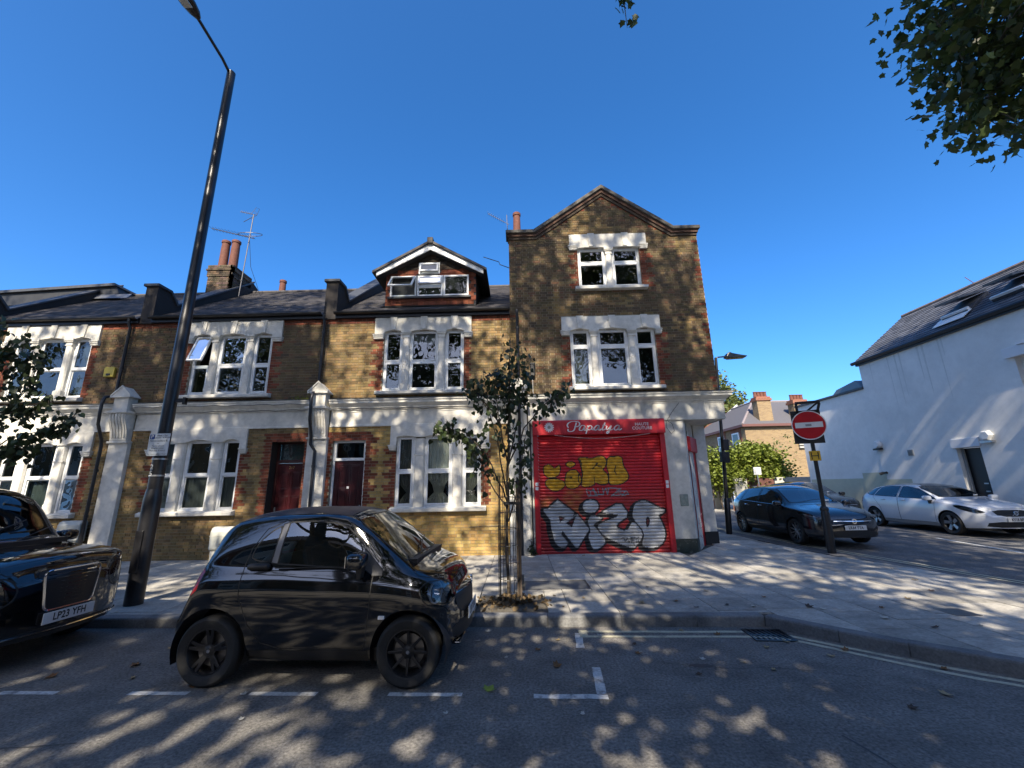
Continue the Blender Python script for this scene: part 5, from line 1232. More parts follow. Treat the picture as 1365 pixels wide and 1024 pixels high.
part('chimney', MB().box(20.2, 21.6, 42, 43, 7.5, 9.6), M_BR, r2)
for k in range(3): part('chimney_pot', MB().lathe([(.16, 9.6), (.13, 10.0), (.1, 10.0)], 10, (20.5+.4*k, 42.5, 0)), M_TERRA, r2)
gw = thing('garden_wall', 'low pale garden wall under the yellow green hedge', 'wall', (0, 0, 0))
part('wall', MB().box(12.1, 12.75, 24.0, 24.25, .1, 1.95).box(14.3, 22, 24.0, 24.25, .1, 1.95), pmat('pale_render', (.42, .41, .37), .85, var=.1), gw)
part('gate', MB().box(12.76, 13.4, 24.06, 24.14, .15, 1.90).box(13.45, 14.28, 24.06, 24.14, .15, 1.90), pmat('brown_gate', (.11, .045, .035), .6), gw)
part('gate_post', MB().box(13.4, 13.45, 24.02, 24.2, .15, 2.0), pmat('brown_gate', (.1, .04, .03)), gw)
part('notice', MB().box(13.0, 13.25, 24.0, 24.05, .95, 1.5), M_WHITEP, gw)
ps = thing('parking_sign', 'small white parking plate on a post in front of the brown gate', 'sign', (13.0, 23.3, .2))
part('post', MB().tube([(0, 0, 0), (0, 0, 2.3)], .03, 8), M_STEEL, ps); part('plate', MB().box(-.2, .2, -.06, -.03, 1.9, 2.3), M_WHITEP, ps)
rw = thing('railing_wall', 'low brick wall with pale balustrade across the end of the side street', 'wall', (0, 0, 0))
part('base', MB().box(4, 12.0, 26.0, 26.25, .1, .75), M_BR, rw); part('coping', MB().box(4, 12.0, 25.95, 26.3, 1.42, 1.55), pmat('pale_render', (.42, .41, .37)), rw)
for k in range(32): part('baluster', MB().box(8.2+k*.12, 8.27+k*.12, 26.08, 26.16, .75, 1.42), MATS['pale_render'], rw)
part('pier', MB().box(11.7, 12.05, 25.9, 26.35, .1, 1.75), MATS['pale_render'], rw)
structure(part('far_end_pavement', MB().box(-12, 30, 23.6, 29.9, .0, .21), M_SLAB_J))

# houses across the main road, behind the viewer: they show in the windows and the car paint
NUMS = ['one', 'two', 'three', 'four', 'five', 'six', 'seven', 'eight', 'nine', 'ten', 'eleven', 'twelve']
for k in range(12):
    x0 = -52+k*7.6
    oh = thing('opposite_house', 'brick house across the main road behind the viewer, number %s from the left' % NUMS[k], 'house', (x0, -11.0, 0), group='houses across the main road')
    part('wall', MB().box(.03, 7.57, -6, 0, .0, 6.6), M_BB if k % 2 else M_BR, oh)
    part('roof', MB().prism([(-6.2, 6.6), (.25, 6.6), (-3.0, 9.2)], 'x', 0.0, 7.6), M_TILE, oh)
    part('bay', MB().box(.8, 3.4, 0, .7, .1, 6.0), M_STUC, oh)
    part('door', MB().box(5.2, 6.2, -.02, .04, .1, 2.4), M_MAROON, oh)
    for (a, b, c, d, yy) in ((1.0, 3.2, 1.1, 2.7, .70), (1.0, 3.2, 3.9, 5.5, .70), (5.0, 6.4, 3.9, 5.5, 0)):
        w_ = part('window', MB().box(a, b, yy-.02, yy+.05, c, d), M_UPVC, oh); part('pane', MB().box(a+.1, b-.1, yy+.051, yy+.056, c+.1, d-.1), MATS['far_glass'], w_)

# ================================================================ STREET FURNITURE
def lamp_post_main():
    t = thing('street_lamp', 'tall black street lamp post on the pavement between the taxi and small car', 'street lamp', (-5.78, 6.64, .12))
    part('base_column', MB().lathe([(.118, 0), (.118, 1.50), (.112, 1.56), (.105, 1.62), (.098, 1.66), (0, 1.66)], 24), M_IRON, t, smooth=True, auto=30)
    part('shaft', MB().lathe([(.096, 1.64), (.094, 3.0), (.090, 4.6), (.085, 4.63), (.080, 7.0), (.076, 10.02), (.06, 10.04), (0, 10.04)], 24), M_IRON, t, smooth=True, auto=30)
    part('inspection_door', MB().box(-.055, .055, -.128, -.10, .45, 1.05), M_IRON, t, bevel=.006)
    part('arm', MB().tube([(0, 0, 9.95), (-.02, -.25, 10.08), (-.07, -.82, 10.24), (-.075, -.95, 10.26)], .030, 10), M_IRON, t, smooth=True)
    hd = MB(); secs = []
    for k, (yy, w, hh) in enumerate(((-.86, .05, .05), (-.95, .10, .085), (-1.10, .135, .10), (-1.5, .14, .09), (-1.62, .12, .06), (-1.66, .05, .02))):
        secs.append([(-.075+w*math.cos(a), yy, 10.265+hh*math.sin(a)*(1 if math.sin(a) > 0 else .55)) for a in np.linspace(0, 2*math.pi, 17)[:-1]])
    vs = [p for s in secs for p in s]; fs = [(i*16+k, i*16+(k+1) % 16, (i+1)*16+(k+1) % 16, (i+1)*16+k) for i in range(5) for k in range(16)] + [tuple(range(15, -1, -1)), tuple(80+k for k in range(16))]
    part('lamp_head', hd.add(vs, fs), M_IRON, t, smooth=True, auto=40)
    part('lens', MB().box(-.15, .0, -1.5, -1.08, 10.19, 10.215), pmat('lamp_lens', (.4, .42, .42), .15), t, bevel=.01)
    for z in (1.87, 2.13): part('strap', MB().lathe([(.100, z-.012), (.104, z-.012), (.104, z+.012), (.100, z+.012)], 20, close=True), M_STEEL, t)
    part('clip', MB().box(.06, .26, -.02, .02, 3.06, 3.12).box(.22, .26, -.03, .03, 3.02, 3.14), M_IRON, t)
    M_NUM = pmat('painted_numerals', (.6, .6, .57), .6)
    part('number', text_mb('2', .11, T(-.02, -.102, 2.0)), M_NUM, t); part('number', text_mb('5', .11, T(-.02, -.102, 1.90)), M_NUM, t)
    return t
lamp_post_main()
def plate_sign():
    t = thing('parking_sign', 'blue and white parking restriction plate strapped to the black lamp post', 'sign', (-5.72, 6.50, 2.47))
    part('plate', MB().rbox(-.165, .165, -.012, .0, -.175, .175, .004), pmat('sign_plate', (.56, .60, .63), .4, var=.05), t)
    part('blue_panel', MB().box(-.150, -.075, -.0155, -.0125, .085, .160), pmat('sign_blue', (.01, .05, .22), .4), t)
    part('letter', text_mb('P', .085, T(-.112, -.0165, .121)), M_WHITEP, t)
    mk = pmat('sign_ink', (.03, .035, .05), .6)
    for s, z, sz_, x in (('Mon - Sat', .142, .042, .045), ('8.30 am - 6.30 pm', .108, .036, .045), ('Permit holders', .058, .04, -.02), ('or', .018, .036, 0), ('Pay by phone', -.022, .036, 0), ('Display ticket', -.058, .036, 0), ('Max stay 4 hours', -.094, .036, 0), ('No return within 1 hour', -.150, .030, 0)):
        part('wording', text_mb(s, sz_, T(x, -.0135, z)), mk, t)
    part('zone_letter', text_mb('B', .045, T(.125, -.0135, .058)), mk, t)
    for z in (.10, -.10): part('clip', MB().box(-.09, .09, .0, .04, z-.012, z+.012), M_STEEL, t)
plate_sign()
# lamp post on the side street
t = thing('street_lamp', 'slim black lamp post with bracket arm at the shop side street', 'street lamp', (6.33, 13.36, .2)); t.rotation_euler = (0, R(3.6), 0)
part('base_column', MB().lathe([(.085, 0), (.085, 1.0), (.06, 1.06), (0, 1.06)], 16), M_IRON, t, smooth=True, auto=30)
part('shaft', MB().lathe([(.055, 1.04), (.045, 5.6), (0, 5.62)], 16), M_IRON, t, smooth=True, auto=30)
part('arm', MB().tube([(0, 0, 5.5), (.05, 0, 5.62), (.35, 0, 5.66)], .025, 8), M_IRON, t)
part('lamp_head', MB().prism([(.30, 5.62), (.42, 5.58), (.95, 5.64), (1.0, 5.69), (.75, 5.72), (.5, 5.76), (.42, 5.80), (.36, 5.74)], 'y', -.13, .13), M_IRON, t, bevel=.02)
part('control_box', MB().rbox(-.09, .15, -.12, .06, 2.14, 2.46, .01), M_IRON, t); part('control_box', MB().rbox(-.02, .16, -.10, .08, 2.52, 2.86, .01), M_IRON, t)
# no entry sign
t = thing('no_entry_sign', 'red no entry sign on a stepped black pole at the corner kerb', 'road sign', (7.03, 10.10, .12)); t.rotation_euler = (0, R(0.6), R(-28))
part('base_column', MB().lathe([(.088, 0), (.088, .85), (.075, .92), (.088, .93), (.088, .98), (.06, 1.02), (0, 1.02)], 18), M_IRON, t, smooth=True, auto=30)
part('pole', MB().lathe([(.045, 1.0), (.043, 2.62), (0, 2.62)], 14), M_IRON, t, smooth=True, auto=30)
part('backing_board', MB().rbox(-.35, .25, -.06, -.045, 2.47, 3.27, .006), M_BLACKP, t)
def disc(r0, r1, y, z, mat, name, n=48):
    part(name, MB().lathe([(r0, y), (r1, y), (r1, y+.006), (r0, y+.006)] if r0 else [(0, y), (r1, y), (r1, y+.006)], n, (-.02, 0, z), axis='y'), mat, t)
disc(0, .345, -.13, 2.90, pmat('sign_red', (.42, .006, .012), .3, var=.06), 'disc')
disc(.328, .35, -.134, 2.90, pmat('sign_white_rim', (.62, .62, .62), .35), 'rim')
part('bar', MB().box(-.295, .255, -.137, -.131, 2.84, 2.97), pmat('sign_bar', (.60, .60, .58), .4, var=.08), t)
part('sticker', MB().box(-.09, .03, -.1395, -.1372, 2.875, 2.925), pmat('sticker', (.25, .25, .24), .6), t)
part('sign_light_arm', MB().box(-.24, .26, -.30, -.22, 3.40, 3.46), M_IRON, t, bevel=.01)
part('sign_light', MB().tube([(.2, -.05, 3.2), (.25, -.15, 3.40), (.2, -.26, 3.44)], .03, 8), M_IRON, t); part('sign_light_strut', MB().tube([(.0, -.05, 3.25), (.22, -.2, 3.42)], .02, 6).tube([(-.2, -.05, 3.2), (-.22, -.24, 3.42)], .03, 6), M_IRON, t)
hp = part('hydrant_plate', MB().rbox(-.11, .11, -.075, -.06, 2.06, 2.29, .004), pmat('hydrant_yellow', (.62, .36, .02), .45, var=.08), t)
mb = MB().box(-.075, -.055, -.079, -.0755, 2.09, 2.26).box(.055, .075, -.079, -.0755, 2.09, 2.26).box(-.055, .055, -.079, -.0755, 2.165, 2.185); part('hydrant_letter', mb, M_BLACKP, hp)
# tree guard: two rings of rods and a stake, standing round the sapling
cg = thing('tree_guard', 'open black wire cage around the young street tree', 'tree guard', (-.17, 6.42, .10))
R0 = .155
for k in range(12):
    a = k*2*math.pi/12+.1; part('wire', MB().tube([(R0*math.cos(a), R0*math.sin(a), 0), (R0*math.cos(a+.03), R0*math.sin(a), .9), (R0*math.cos(a), R0*math.sin(a), 1.72+.05*math.sin(k*2))], .0055, 6), M_IRON, cg)
for k in range(8):
    z = .12+k*.225; part('hoop', MB().tube([(R0*math.cos(a), R0*math.sin(a), z+.008*math.sin(2*a+k)) for a in np.linspace(0, 2*math.pi, 25)], .0045, 5), M_IRON, cg)
sk = thing('tree_stake', 'square timber stake beside the sapling inside the guard', 'stake', (-.03, 6.40, .08))
part('post', MB().box(-.035, .035, -.035, .035, 0, 1.72), M_TIMBER, sk, bevel=.005)
part('tie', MB().box(-.20, .04, -.045, .045, 1.38, 1.42), M_BLACKP, sk)

# ================================================================ VEHICLES
def pchip(ctrl):
    X = np.array([c[0] for c in ctrl], float); Y = np.array([c[1] for c in ctrl], float)
    h = np.diff(X); d = np.diff(Y)/h; m = np.zeros(len(X)); m[0], m[-1] = d[0], d[-1]
    for i in range(1, len(X)-1):
        if d[i-1]*d[i] > 0: w1, w2 = 2*h[i]+h[i-1], h[i]+2*h[i-1]; m[i] = (w1+w2)/(w1/d[i-1]+w2/d[i])
    def f(x):
        x = min(max(x, X[0]), X[-1]); i = min(int(np.searchsorted(X, x, 'right')-1), len(h)-1); t = (x-X[i])/h[i]
        return float((2*t**3-3*t*t+1)*Y[i]+(t**3-2*t*t+t)*h[i]*m[i]+(-2*t**3+3*t*t)*Y[i+1]+(t**3-t*t)*h[i]*m[i+1])
    return f
SIDE = pchip([(0, .925), (.10, .968), (.4, 1.0), (.72, .995), (1, .97)])
def car_shell(S):
    xr, xf = S['x0'], S['x1']; F = {k: pchip(S[k]) for k in ('zt', 'zb', 'w', 'zs', 'eo', 'wt')}
    n = S.get('n', 96); xs = [xr+(xf-xr)*(.5-.5*math.cos(math.pi*(i/(n-1))))*.35+(xf-xr)*(i/(n-1))*.65 for i in range(n)]
    n1, n2, n3 = S.get('n1', 16), 13, 12; rows = []
    for x in xs:
        zt, zb, w, zs, eo, wt = (F[k](x) for k in ('zt', 'zb', 'w', 'zs', 'eo', 'wt'))
        zs = min(zs, zt-.03); ze = max(zt-eo, zs+.01); wt = min(wt, w*.95); P = []
        sf = S.get('side', SIDE)
        for i in range(n1): t = i/n1; P.append([w*sf(t), zb+(zs-zb)*t])
        ws = w*sf(1.0)
        for i in range(n2):
            t = i/n2; P.append([ws+(wt-ws)*t+.022*math.sin(math.pi*t)*(1 if ze-zs > .2 else .3), zs+(ze-zs)*t+(0 if ze-zs > .2 else .012*math.sin(math.pi*t))])
        for i in range(n3+1): s = i/n3; P.append([wt*(1-s), ze+(zt-ze)*(1-(1-s)**2)])
        for _ in range(S.get('smooth', 2)):
            Q = [p[:] for p in P]
            for i in range(1, len(P)-1):
                for k in (0, 1): Q[i][k] = .25*P[i-1][k]+.5*P[i][k]+.25*P[i+1][k]
            P = Q
        P[-1][0] = 0.0
        rows.append((x, P))
    def caprows(x, P, sgn, bul):
        return [(x+sgn*bul*(1-s*s), [[p[0]*s, p[1]] for p in P]) for s in (.92, .8, .66, .5, .33, .16, 0.0)]
    rows = list(reversed(caprows(*rows[0], -1, S.get('rb', .05)))) + rows + caprows(*rows[-1], 1, S.get('fb', .07))
    vs = []; m = len(rows[0][1]); full = 2*m-1
    for x, P in rows:
        for p in P: vs.append((x, -p[0], p[1]))            # right side first (y negative)
        for p in reversed(P[:-1]): vs.append((x, p[0], p[1]))
    fs = [(i*full+j, (i+1)*full+j, (i+1)*full+j+1, i*full+j+1) for i in range(len(rows)-1) for j in range(full-1)]
    me = bpy.data.meshes.new('shell'); me.from_pydata(vs, [], fs); bm = bmesh.new(); bm.from_mesh(me); bpy.data.meshes.remove(me)
    bmesh.ops.remove_doubles(bm, verts=list(bm.verts), dist=.0004); bmesh.ops.recalc_face_normals(bm, faces=list(bm.faces))
    c = sum((f.calc_center_median().z*f.normal.z for f in bm.faces))
    top = max(bm.faces, key=lambda f: f.calc_center_median().z)
    if top.normal.z < 0: bmesh.ops.reverse_faces(bm, faces=list(bm.faces))
    return bm, F
def cut(bm, poly, proj, pred):
    n = len(poly); k = 0 if proj == 'xz' else 1
    u0, u1, z0, z1 = min(p[0] for p in poly)-.01, max(p[0] for p in poly)+.01, min(p[1] for p in poly)-.01, max(p[1] for p in poly)+.01
    def bb(f):
        u = [v.co[k] for v in f.verts]; z = [v.co.z for v in f.verts]; return min(u), max(u), min(z), max(z)
    cand = {}
    for f in bm.faces:
        q = bb(f)
        if q[1] < u0 or q[0] > u1 or q[3] < z0 or q[2] > z1 or not pred(f): continue
        cand[f] = q
    for i in range(n):
        (a0, a1), (b0, b1) = poly[i], poly[(i+1) % n]
        L = math.hypot(b0-a0, b1-a1)
        if L < 1e-5: continue
        lo0, hi0, lo1, hi1 = min(a0, b0)-.004, max(a0, b0)+.004, min(a1, b1)-.004, max(a1, b1)+.004
        fs = [f for f, q in cand.items() if q[1] >= lo0 and q[0] <= hi0 and q[3] >= lo1 and q[2] <= hi1]
        if not fs: continue
        es = {e for f in fs for e in f.edges}; vv = {v for f in fs for v in f.verts}
        d0, d1 = (b0-a0)/L, (b1-a1)/L
        co = Vector((a0, 0, a1)) if proj == 'xz' else Vector((0, a0, a1)); no = Vector((-d1, 0, d0)) if proj == 'xz' else Vector((0, -d1, d0))
        for f in fs: cand.pop(f)
        r = bmesh.ops.bisect_plane(bm, geom=list(vv)+list(es)+fs, dist=2e-4, plane_co=co, plane_no=no)
        for f in r['geom']:
            if isinstance(f, bmesh.types.BMFace) and f.is_valid: cand[f] = bb(f)
        for e in r['geom_cut']:
            if isinstance(e, bmesh.types.BMEdge) and e.is_valid:
                for f in e.link_faces:
                    if f not in cand and pred(f): cand[f] = bb(f)
def sm(poly, it=2): return rnd(poly, it)
def build_car(t, S, regions, paint):
    """regions: (part name, projection, polygon, predicate, material, seam width, mode) - each closed outline becomes its own panel"""
    bm, F = car_shell(S); lay = bm.faces.layers.int.new('reg')
    info = {0: ('body', paint, 0)}
    # wheel openings
    for ax, ra, zc in S['arches']:
        poly = [(ax+ra*math.cos(a), zc+ra*math.sin(a)) for a in np.linspace(0, 2*math.pi, 41)[:-1]]
        pr = lambda f: abs(f.calc_center_median().y) > .35
        cut(bm, poly, 'xz', pr)
        dl = [f for f in bm.faces if pr(f) and math.hypot(f.calc_center_median().x-ax, f.calc_center_median().z-zc) < ra]
        bmesh.ops.delete(bm, geom=dl, context='FACES')
    for q, (nm, proj, poly, pred, mat, seam, both) in enumerate(regions):
        cut(bm, poly, proj, pred)
        for f in bm.faces:
            c = f.calc_center_median()
            if pred(f) and pin(c.x if proj == 'xz' else c.y, c.z, poly):
                f[lay] = (q+1)*2 + (1 if both and c.y > 0 else 0)
        info[(q+1)*2] = (nm, mat, seam); info[(q+1)*2+1] = (nm, mat, seam)
    bm.normal_update()
    # seams where two panels meet
    sm_mb = {}
    for e in bm.edges:
        if len(e.link_faces) != 2: continue
        r0, r1 = e.link_faces[0][lay], e.link_faces[1][lay]
        if r0 == r1: continue
        wd = max(info[r0][2], info[r1][2])
        if wd <= 0: continue
        a, b = e.verts; d = (b.co-a.co)
        if d.length < 1e-6: continue
        d.normalize(); nrm = (e.link_faces[0].normal+e.link_faces[1].normal).normalized(); s = d.cross(nrm)*wd/2; o = nrm*.0016; ex = d*wd*.25
        sm_mb.setdefault(0, MB()).add([a.co-s+o-ex, b.co-s+o+ex, b.co+s+o+ex, a.co+s+o-ex], [(0,1,2,3)])
    groups = {}
    for f in bm.faces: groups.setdefault(f[lay], []).append(f)
    body = None; out = {}
    for r in sorted(groups):
        idx = {}; vs = []; ns = []; fs = []
        for f in groups[r]:
            ff = []
            for v in f.verts:
                if v.index not in idx or True:
                    k = idx.get(v)
                    if k is None: k = idx[v] = len(vs); vs.append(v.co[:]); ns.append(v.normal[:])
                    ff.append(k)
            fs.append(ff)
        me = bpy.data.meshes.new(info[r][0]); me.from_pydata(vs, [], fs); me.materials.append(info[r][1])
        me.polygons.foreach_set('use_smooth', [True]*len(me.polygons)); me.update()
        me.normals_split_custom_set_from_vertices(ns)
        o = link(info[r][0], me, t); out.setdefault(info[r][0], []).append(o)
    if 0 in sm_mb: part('panel_gaps', sm_mb[0], M_RUB, t, stuff=True)
    bm.free()
    # wheel wells and underside
    for ax, ra, zc in S['arches']:
        for s in (-1, 1):
            yo = F['w'](ax)*.985; mb = MB(); ang = np.linspace(-.35, math.pi+.35, 22)
            vs = [(ax+(ra+.002)*math.cos(a), s*y, zc+(ra+.002)*math.sin(a)) for y in (yo*.97, yo-.30) for a in ang]
            mb.add(vs, [(i, i+1, 23+i-1+0, 22+i) for i in range(21)]); mb.f = [(i, i+1, 22+i+1, 22+i) for i in range(21)]
            part('wheel_well', mb, M_RUB, t)
    mb = MB(); zb = F['zb'](0)
    (ar, rr, zr), (af, rf_, zf) = S['arches'][0], S['arches'][1]
    hw = S['w'][len(S['w'])//2][1]
    mb.box(ar+rr*.9, af-rf_*.9, -hw*.88, hw*.88, zb-.01, zb+.10); mb.box(S['x0']+.12, S['x1']-.12, -hw*.55, hw*.55, zb+.02, zb+.12)
    part('underbody', mb, M_RUB, t)
    return out, F
M_RUB = pmat('black_rubber', (.012, .012, .012), .6)
M_TYRE = pmat('tyre', (.014, .014, .014), .75, var=.2, scale=30, bump=.2, bscale=80)
M_BLKPAINT = pmat('black_car_paint', (.0035, .0038, .005), .06, coat=1.0, spec=.5)
M_BLKPLAIN = pmat('black_trim', (.010, .010, .011), .5)
M_CARGLASS = glass('car_glass', (.42, .48, .46), .12, .02, 1.0)
M_CARGLASS_D = glass('car_glass_dark', (.34, .38, .38), .13, .02, 1.0)
M_HEADGL = glass('headlamp_glass', (.8, .82, .84), .08, .0, 1.0)
M_CHROME = pmat('chrome', (.62, .63, .65), .12, metal=1.0)
M_RIMB = pmat('black_alloy', (.026, .026, .028), .3, metal=.5, spec=.5)
M_RIMS = pmat('silver_alloy', (.42, .43, .45), .3, metal=.9)
M_RED = pmat('tail_red', (.30, .006, .010), .15, coat=.6)
M_SEAT = pmat('car_seat', (.020, .020, .022), .8, var=.2)
M_PLATE_W = pmat('number_plate_white', (.66, .66, .64), .35, var=.04); M_PLATE_T = pmat('number_plate_black', (.01, .01, .01), .5)
def wheel(parent, x, y, z, Rr, wd, side, rimmat, spokes=5, style='v', rimr=.70, facemat=None):
    """side -1: outer face towards local -y"""
    r0 = Rr*rimr; h = wd/2
    prof = [(r0, -h*.82), (r0+.012, -h*.93), (Rr*.90, -h), (Rr*.965, -h*.86), (Rr, -h*.62), (Rr, -h*.22), (Rr-.006, -h*.20), (Rr-.006, -h*.14), (Rr, -h*.12), (Rr, h*.12), (Rr-.006, h*.14), (Rr-.006, h*.2), (Rr, h*.22), (Rr, h*.62), (Rr*.965, h*.86), (Rr*.9, h), (r0, h*.82)]
    wo = part('wheel', MB().lathe(prof, 40, axis='y'), M_TYRE, parent, smooth=True, auto=40, loc=(x, y, z))
    if side > 0: wo.rotation_euler = (0, 0, math.pi)
    part('rim', MB().lathe([(r0+.004, -h*.84), (r0-.008, -h*.86), (r0-.016, -h*.70), (r0-.03, h*.2), (.06, h*.35), (0, h*.35)], 40, axis='y'), M_RIMB if rimmat is not M_RIMS else pmat('rim_inner', (.03, .03, .032), .4, metal=.5), wo, smooth=True, auto=35)
    part('brake_disc', MB().lathe([(r0*.72, -h*.05), (r0*.72, h*.05), (.05, h*.05), (.05, -h*.05)], 28, axis='y', close=True), pmat('disc_steel', (.22, .21, .2), .4, metal=.8), wo)
    for k in range(spokes):
        a = k*2*math.pi/spokes+math.pi/2
        ys0, ys1 = -h*.62, -h*.30
        if style == 'v':
            for da in (-.16, .16):
                mb = MB(); w0, w1 = .020, .013
                pr = [(.045, -w0), (r0-.012, -w1), (r0-.012, w1), (.045, w0)]
                vs = []
                for yy0, yy1 in ((-h*.55, -h*.78), (-h*.20, -h*.55)):
                    for (rr_, ww) in pr:
                        aa = a+da*(rr_/r0); c, s_ = math.cos(aa), math.sin(aa); yy = yy0 if rr_ < .1 else yy1; vs.append((rr_*c-ww*s_, yy, rr_*s_+ww*c))
                mb.add(vs, [(0,1,2,3), (7,6,5,4), (0,4,5,1), (1,5,6,2), (2,6,7,3), (3,7,4,0)])
                part('spoke', mb, facemat or rimmat, wo, bevel=.003)
        else:
            mb = MB(); w0, w1 = (.034, .05) if style == 'fat' else (.014, .010)
            pr = [(.045, -w0), (r0-.012, -w1), (r0-.012, w1), (.045, w0)]; vs = []
            for yy0, yy1 in ((-h*.55, -h*.78), (-h*.20, -h*.55)):
                for (rr_, ww) in pr:
                    aa = a+(.25*(rr_/r0) if style == 'fat' else 0); c, s_ = math.cos(aa), math.sin(aa); yy = yy0 if rr_ < .1 else yy1; vs.append((rr_*c-ww*s_, yy, rr_*s_+ww*c))
            mb.add(vs, [(0,1,2,3), (7,6,5,4), (0,4,5,1), (1,5,6,2), (2,6,7,3), (3,7,4,0)]); part('spoke', mb, facemat or rimmat, wo, bevel=.003)
    part('hub', MB().lathe([(0, -h*.66), (.028, -h*.66), (.036, -h*.60), (.06, -h*.55), (.06, -h*.1)], 20, axis='y'), rimmat, wo, smooth=True, auto=40)
    part('hub_badge', MB().lathe([(0, -h*.675), (.016, -h*.675), (.016, -h*.66)], 16, axis='y'), M_CHROME, wo)
    return wo
def seats(t, xs, ys, zc, h=.62):
    for x in xs:
        for y in ys:
            mb = MB().rbox(x-.25, x+.25, y-.23, y+.23, zc-.08, zc+.08, .05); o = part('seat', mb, M_SEAT, t, smooth=True, auto=60)
            mb = MB().rbox(-.07, .07, -.22, .22, 0, h, .05).rbox(-.05, .05, -.12, .12, h+.03, h+.22, .04); mb.xf(T(x-.24, y, zc+.02) @ Matrix.Rotation(R(-14), 4, 'Y')); part('seat_back', mb, M_SEAT, o, smooth=True, auto=60)
def dash(t, x, w, z, wy=-.34):
    part('dashboard', MB().rbox(x-.22, x+.35, -w, w, z-.25, z, .05), M_SEAT, t, smooth=True, auto=60)
    c = Vector((x-.32, wy, z-.02)); mb = MB(); mb.tube([c+Vector((.08*math.sin(a)*.9, .17*math.cos(a), .16*math.sin(a))) for a in np.linspace(0, 2*math.pi, 25)], .014, 6); mb.tube([c, c+Vector((.2, 0, -.08))], .025, 6)
    part('steering_wheel', mb, M_SEAT, t)
def plate(t, x, z, s, yaw=0, w=.52, h=.111, tilt=0):
    Mx = T(x, 0, z) @ Matrix.Rotation(R(90), 4, 'Z') @ Matrix.Rotation(tilt, 4, 'X')
    p = part('number_plate', MB().rbox(-w/2, w/2, -.006, .006, -h/2, h/2, .003).xf(Mx), M_PLATE_W, t)
    part('plate_text', text_mb(s, .100, Mx @ T(0, -.006, 0), 1.04, .0012, sx=.80, bold=.028), M_PLATE_T, p)
    return p
def mirror(t, x, y, z, s, mat, L=.20):
    mb = MB().rbox(x-.06, x+.09, min(s*y, s*(y+L)), max(s*y, s*(y+L)), z-.065, z+.075, .045, 3); o = part('door_mirror', mb, mat, t, smooth=True, auto=70)
    part('mirror_stalk', MB().prism([(x-.02, z-.05), (x+.05, z-.05), (x+.03, z-.16), (x+.0, z-.16)], 'y', min(s*(y-.02), s*(y+.07)), max(s*(y-.02), s*(y+.07))), M_BLKPLAIN, o)
    part('mirror_glass', MB().box(x-.064, x-.059, min(s*(y+.02), s*(y+L-.02)), max(s*(y+.02), s*(y+L-.02)), z-.045, z+.055), M_CHROME, o)
def wiper(t, pts): part('wiper', MB().tube(pts, .007, 5), M_BLKPLAIN, t)
upper = lambda f: abs(f.calc_center_median().y) > .25
sidep = lambda f: abs(f.normal.y) > .3
# ---------------------------------------------------------------- small black two-seater
t = thing('small_car', 'small black two door city car with black wheels parked beside the kerb', 'car', (-1.945, 4.985, 0), R(-2.1))
S = dict(x0=-1.35, x1=1.30, rb=.05, fb=.09, n=110, smooth=1, n1=26, side=pchip([(0, .915), (.05, .95), (.14, .975), (.40, .990), (.62, .992), (.655, 1.002), (.74, 1.002), (.80, .998), (.86, .985), (1, .925)]),
    zt=[(-1.35,.56),(-1.31,.64),(-1.25,.72),(-1.205,.80),(-1.175,.95),(-1.13,1.14),(-1.07,1.32),(-1.0,1.425),(-.88,1.49),(-.4,1.535),(0,1.53),(.24,1.495),(.42,1.385),(.88,1.035),(.97,.99),(1.10,.955),(1.20,.905),(1.26,.84),(1.30,.73)],
    zb=[(-1.35,.27),(-1.2,.26),(-.9,.26),(0,.205),(.9,.24),(1.2,.25),(1.30,.30)],
    w=[(-1.35,.70),(-1.27,.79),(-1.15,.825),(-.93,.83),(-.62,.815),(-.3,.80),(0,.795),(.4,.80),(.7,.815),(.93,.83),(1.1,.805),(1.2,.745),(1.27,.63),(1.30,.52)],
    zs=[(-1.35,.50),(-1.25,.66),(-1.19,.80),(-1.12,.97),(-1.0,1.01),(-.5,1.01),(0,.99),(.5,.965),(.8,.935),(1.0,.90),(1.15,.83),(1.25,.72),(1.30,.62)],
    eo=[(-1.35,.03),(-1.15,.06),(-.9,.075),(0,.065),(.3,.06),(.5,.05),(.9,.035),(1.30,.02)],
    wt=[(-1.35,.50),(-1.15,.60),(-.9,.63),(-.3,.64),(.2,.62),(.5,.635),(.9,.62),(1.1,.55),(1.30,.36)],
    arches=[(-.935, .355, .31), (.935, .345, .30)])
DOOR = [(-.66,1.18),(-.56,1.35),(-.36,1.435),(0,1.455),(.22,1.42),(.40,1.31),(.60,1.04),(.57,.94),(.565,.72),(.53,.31),(-.25,.315),(-.45,.37),(-.58,.52),(-.69,.75),(-.70,1.02)]
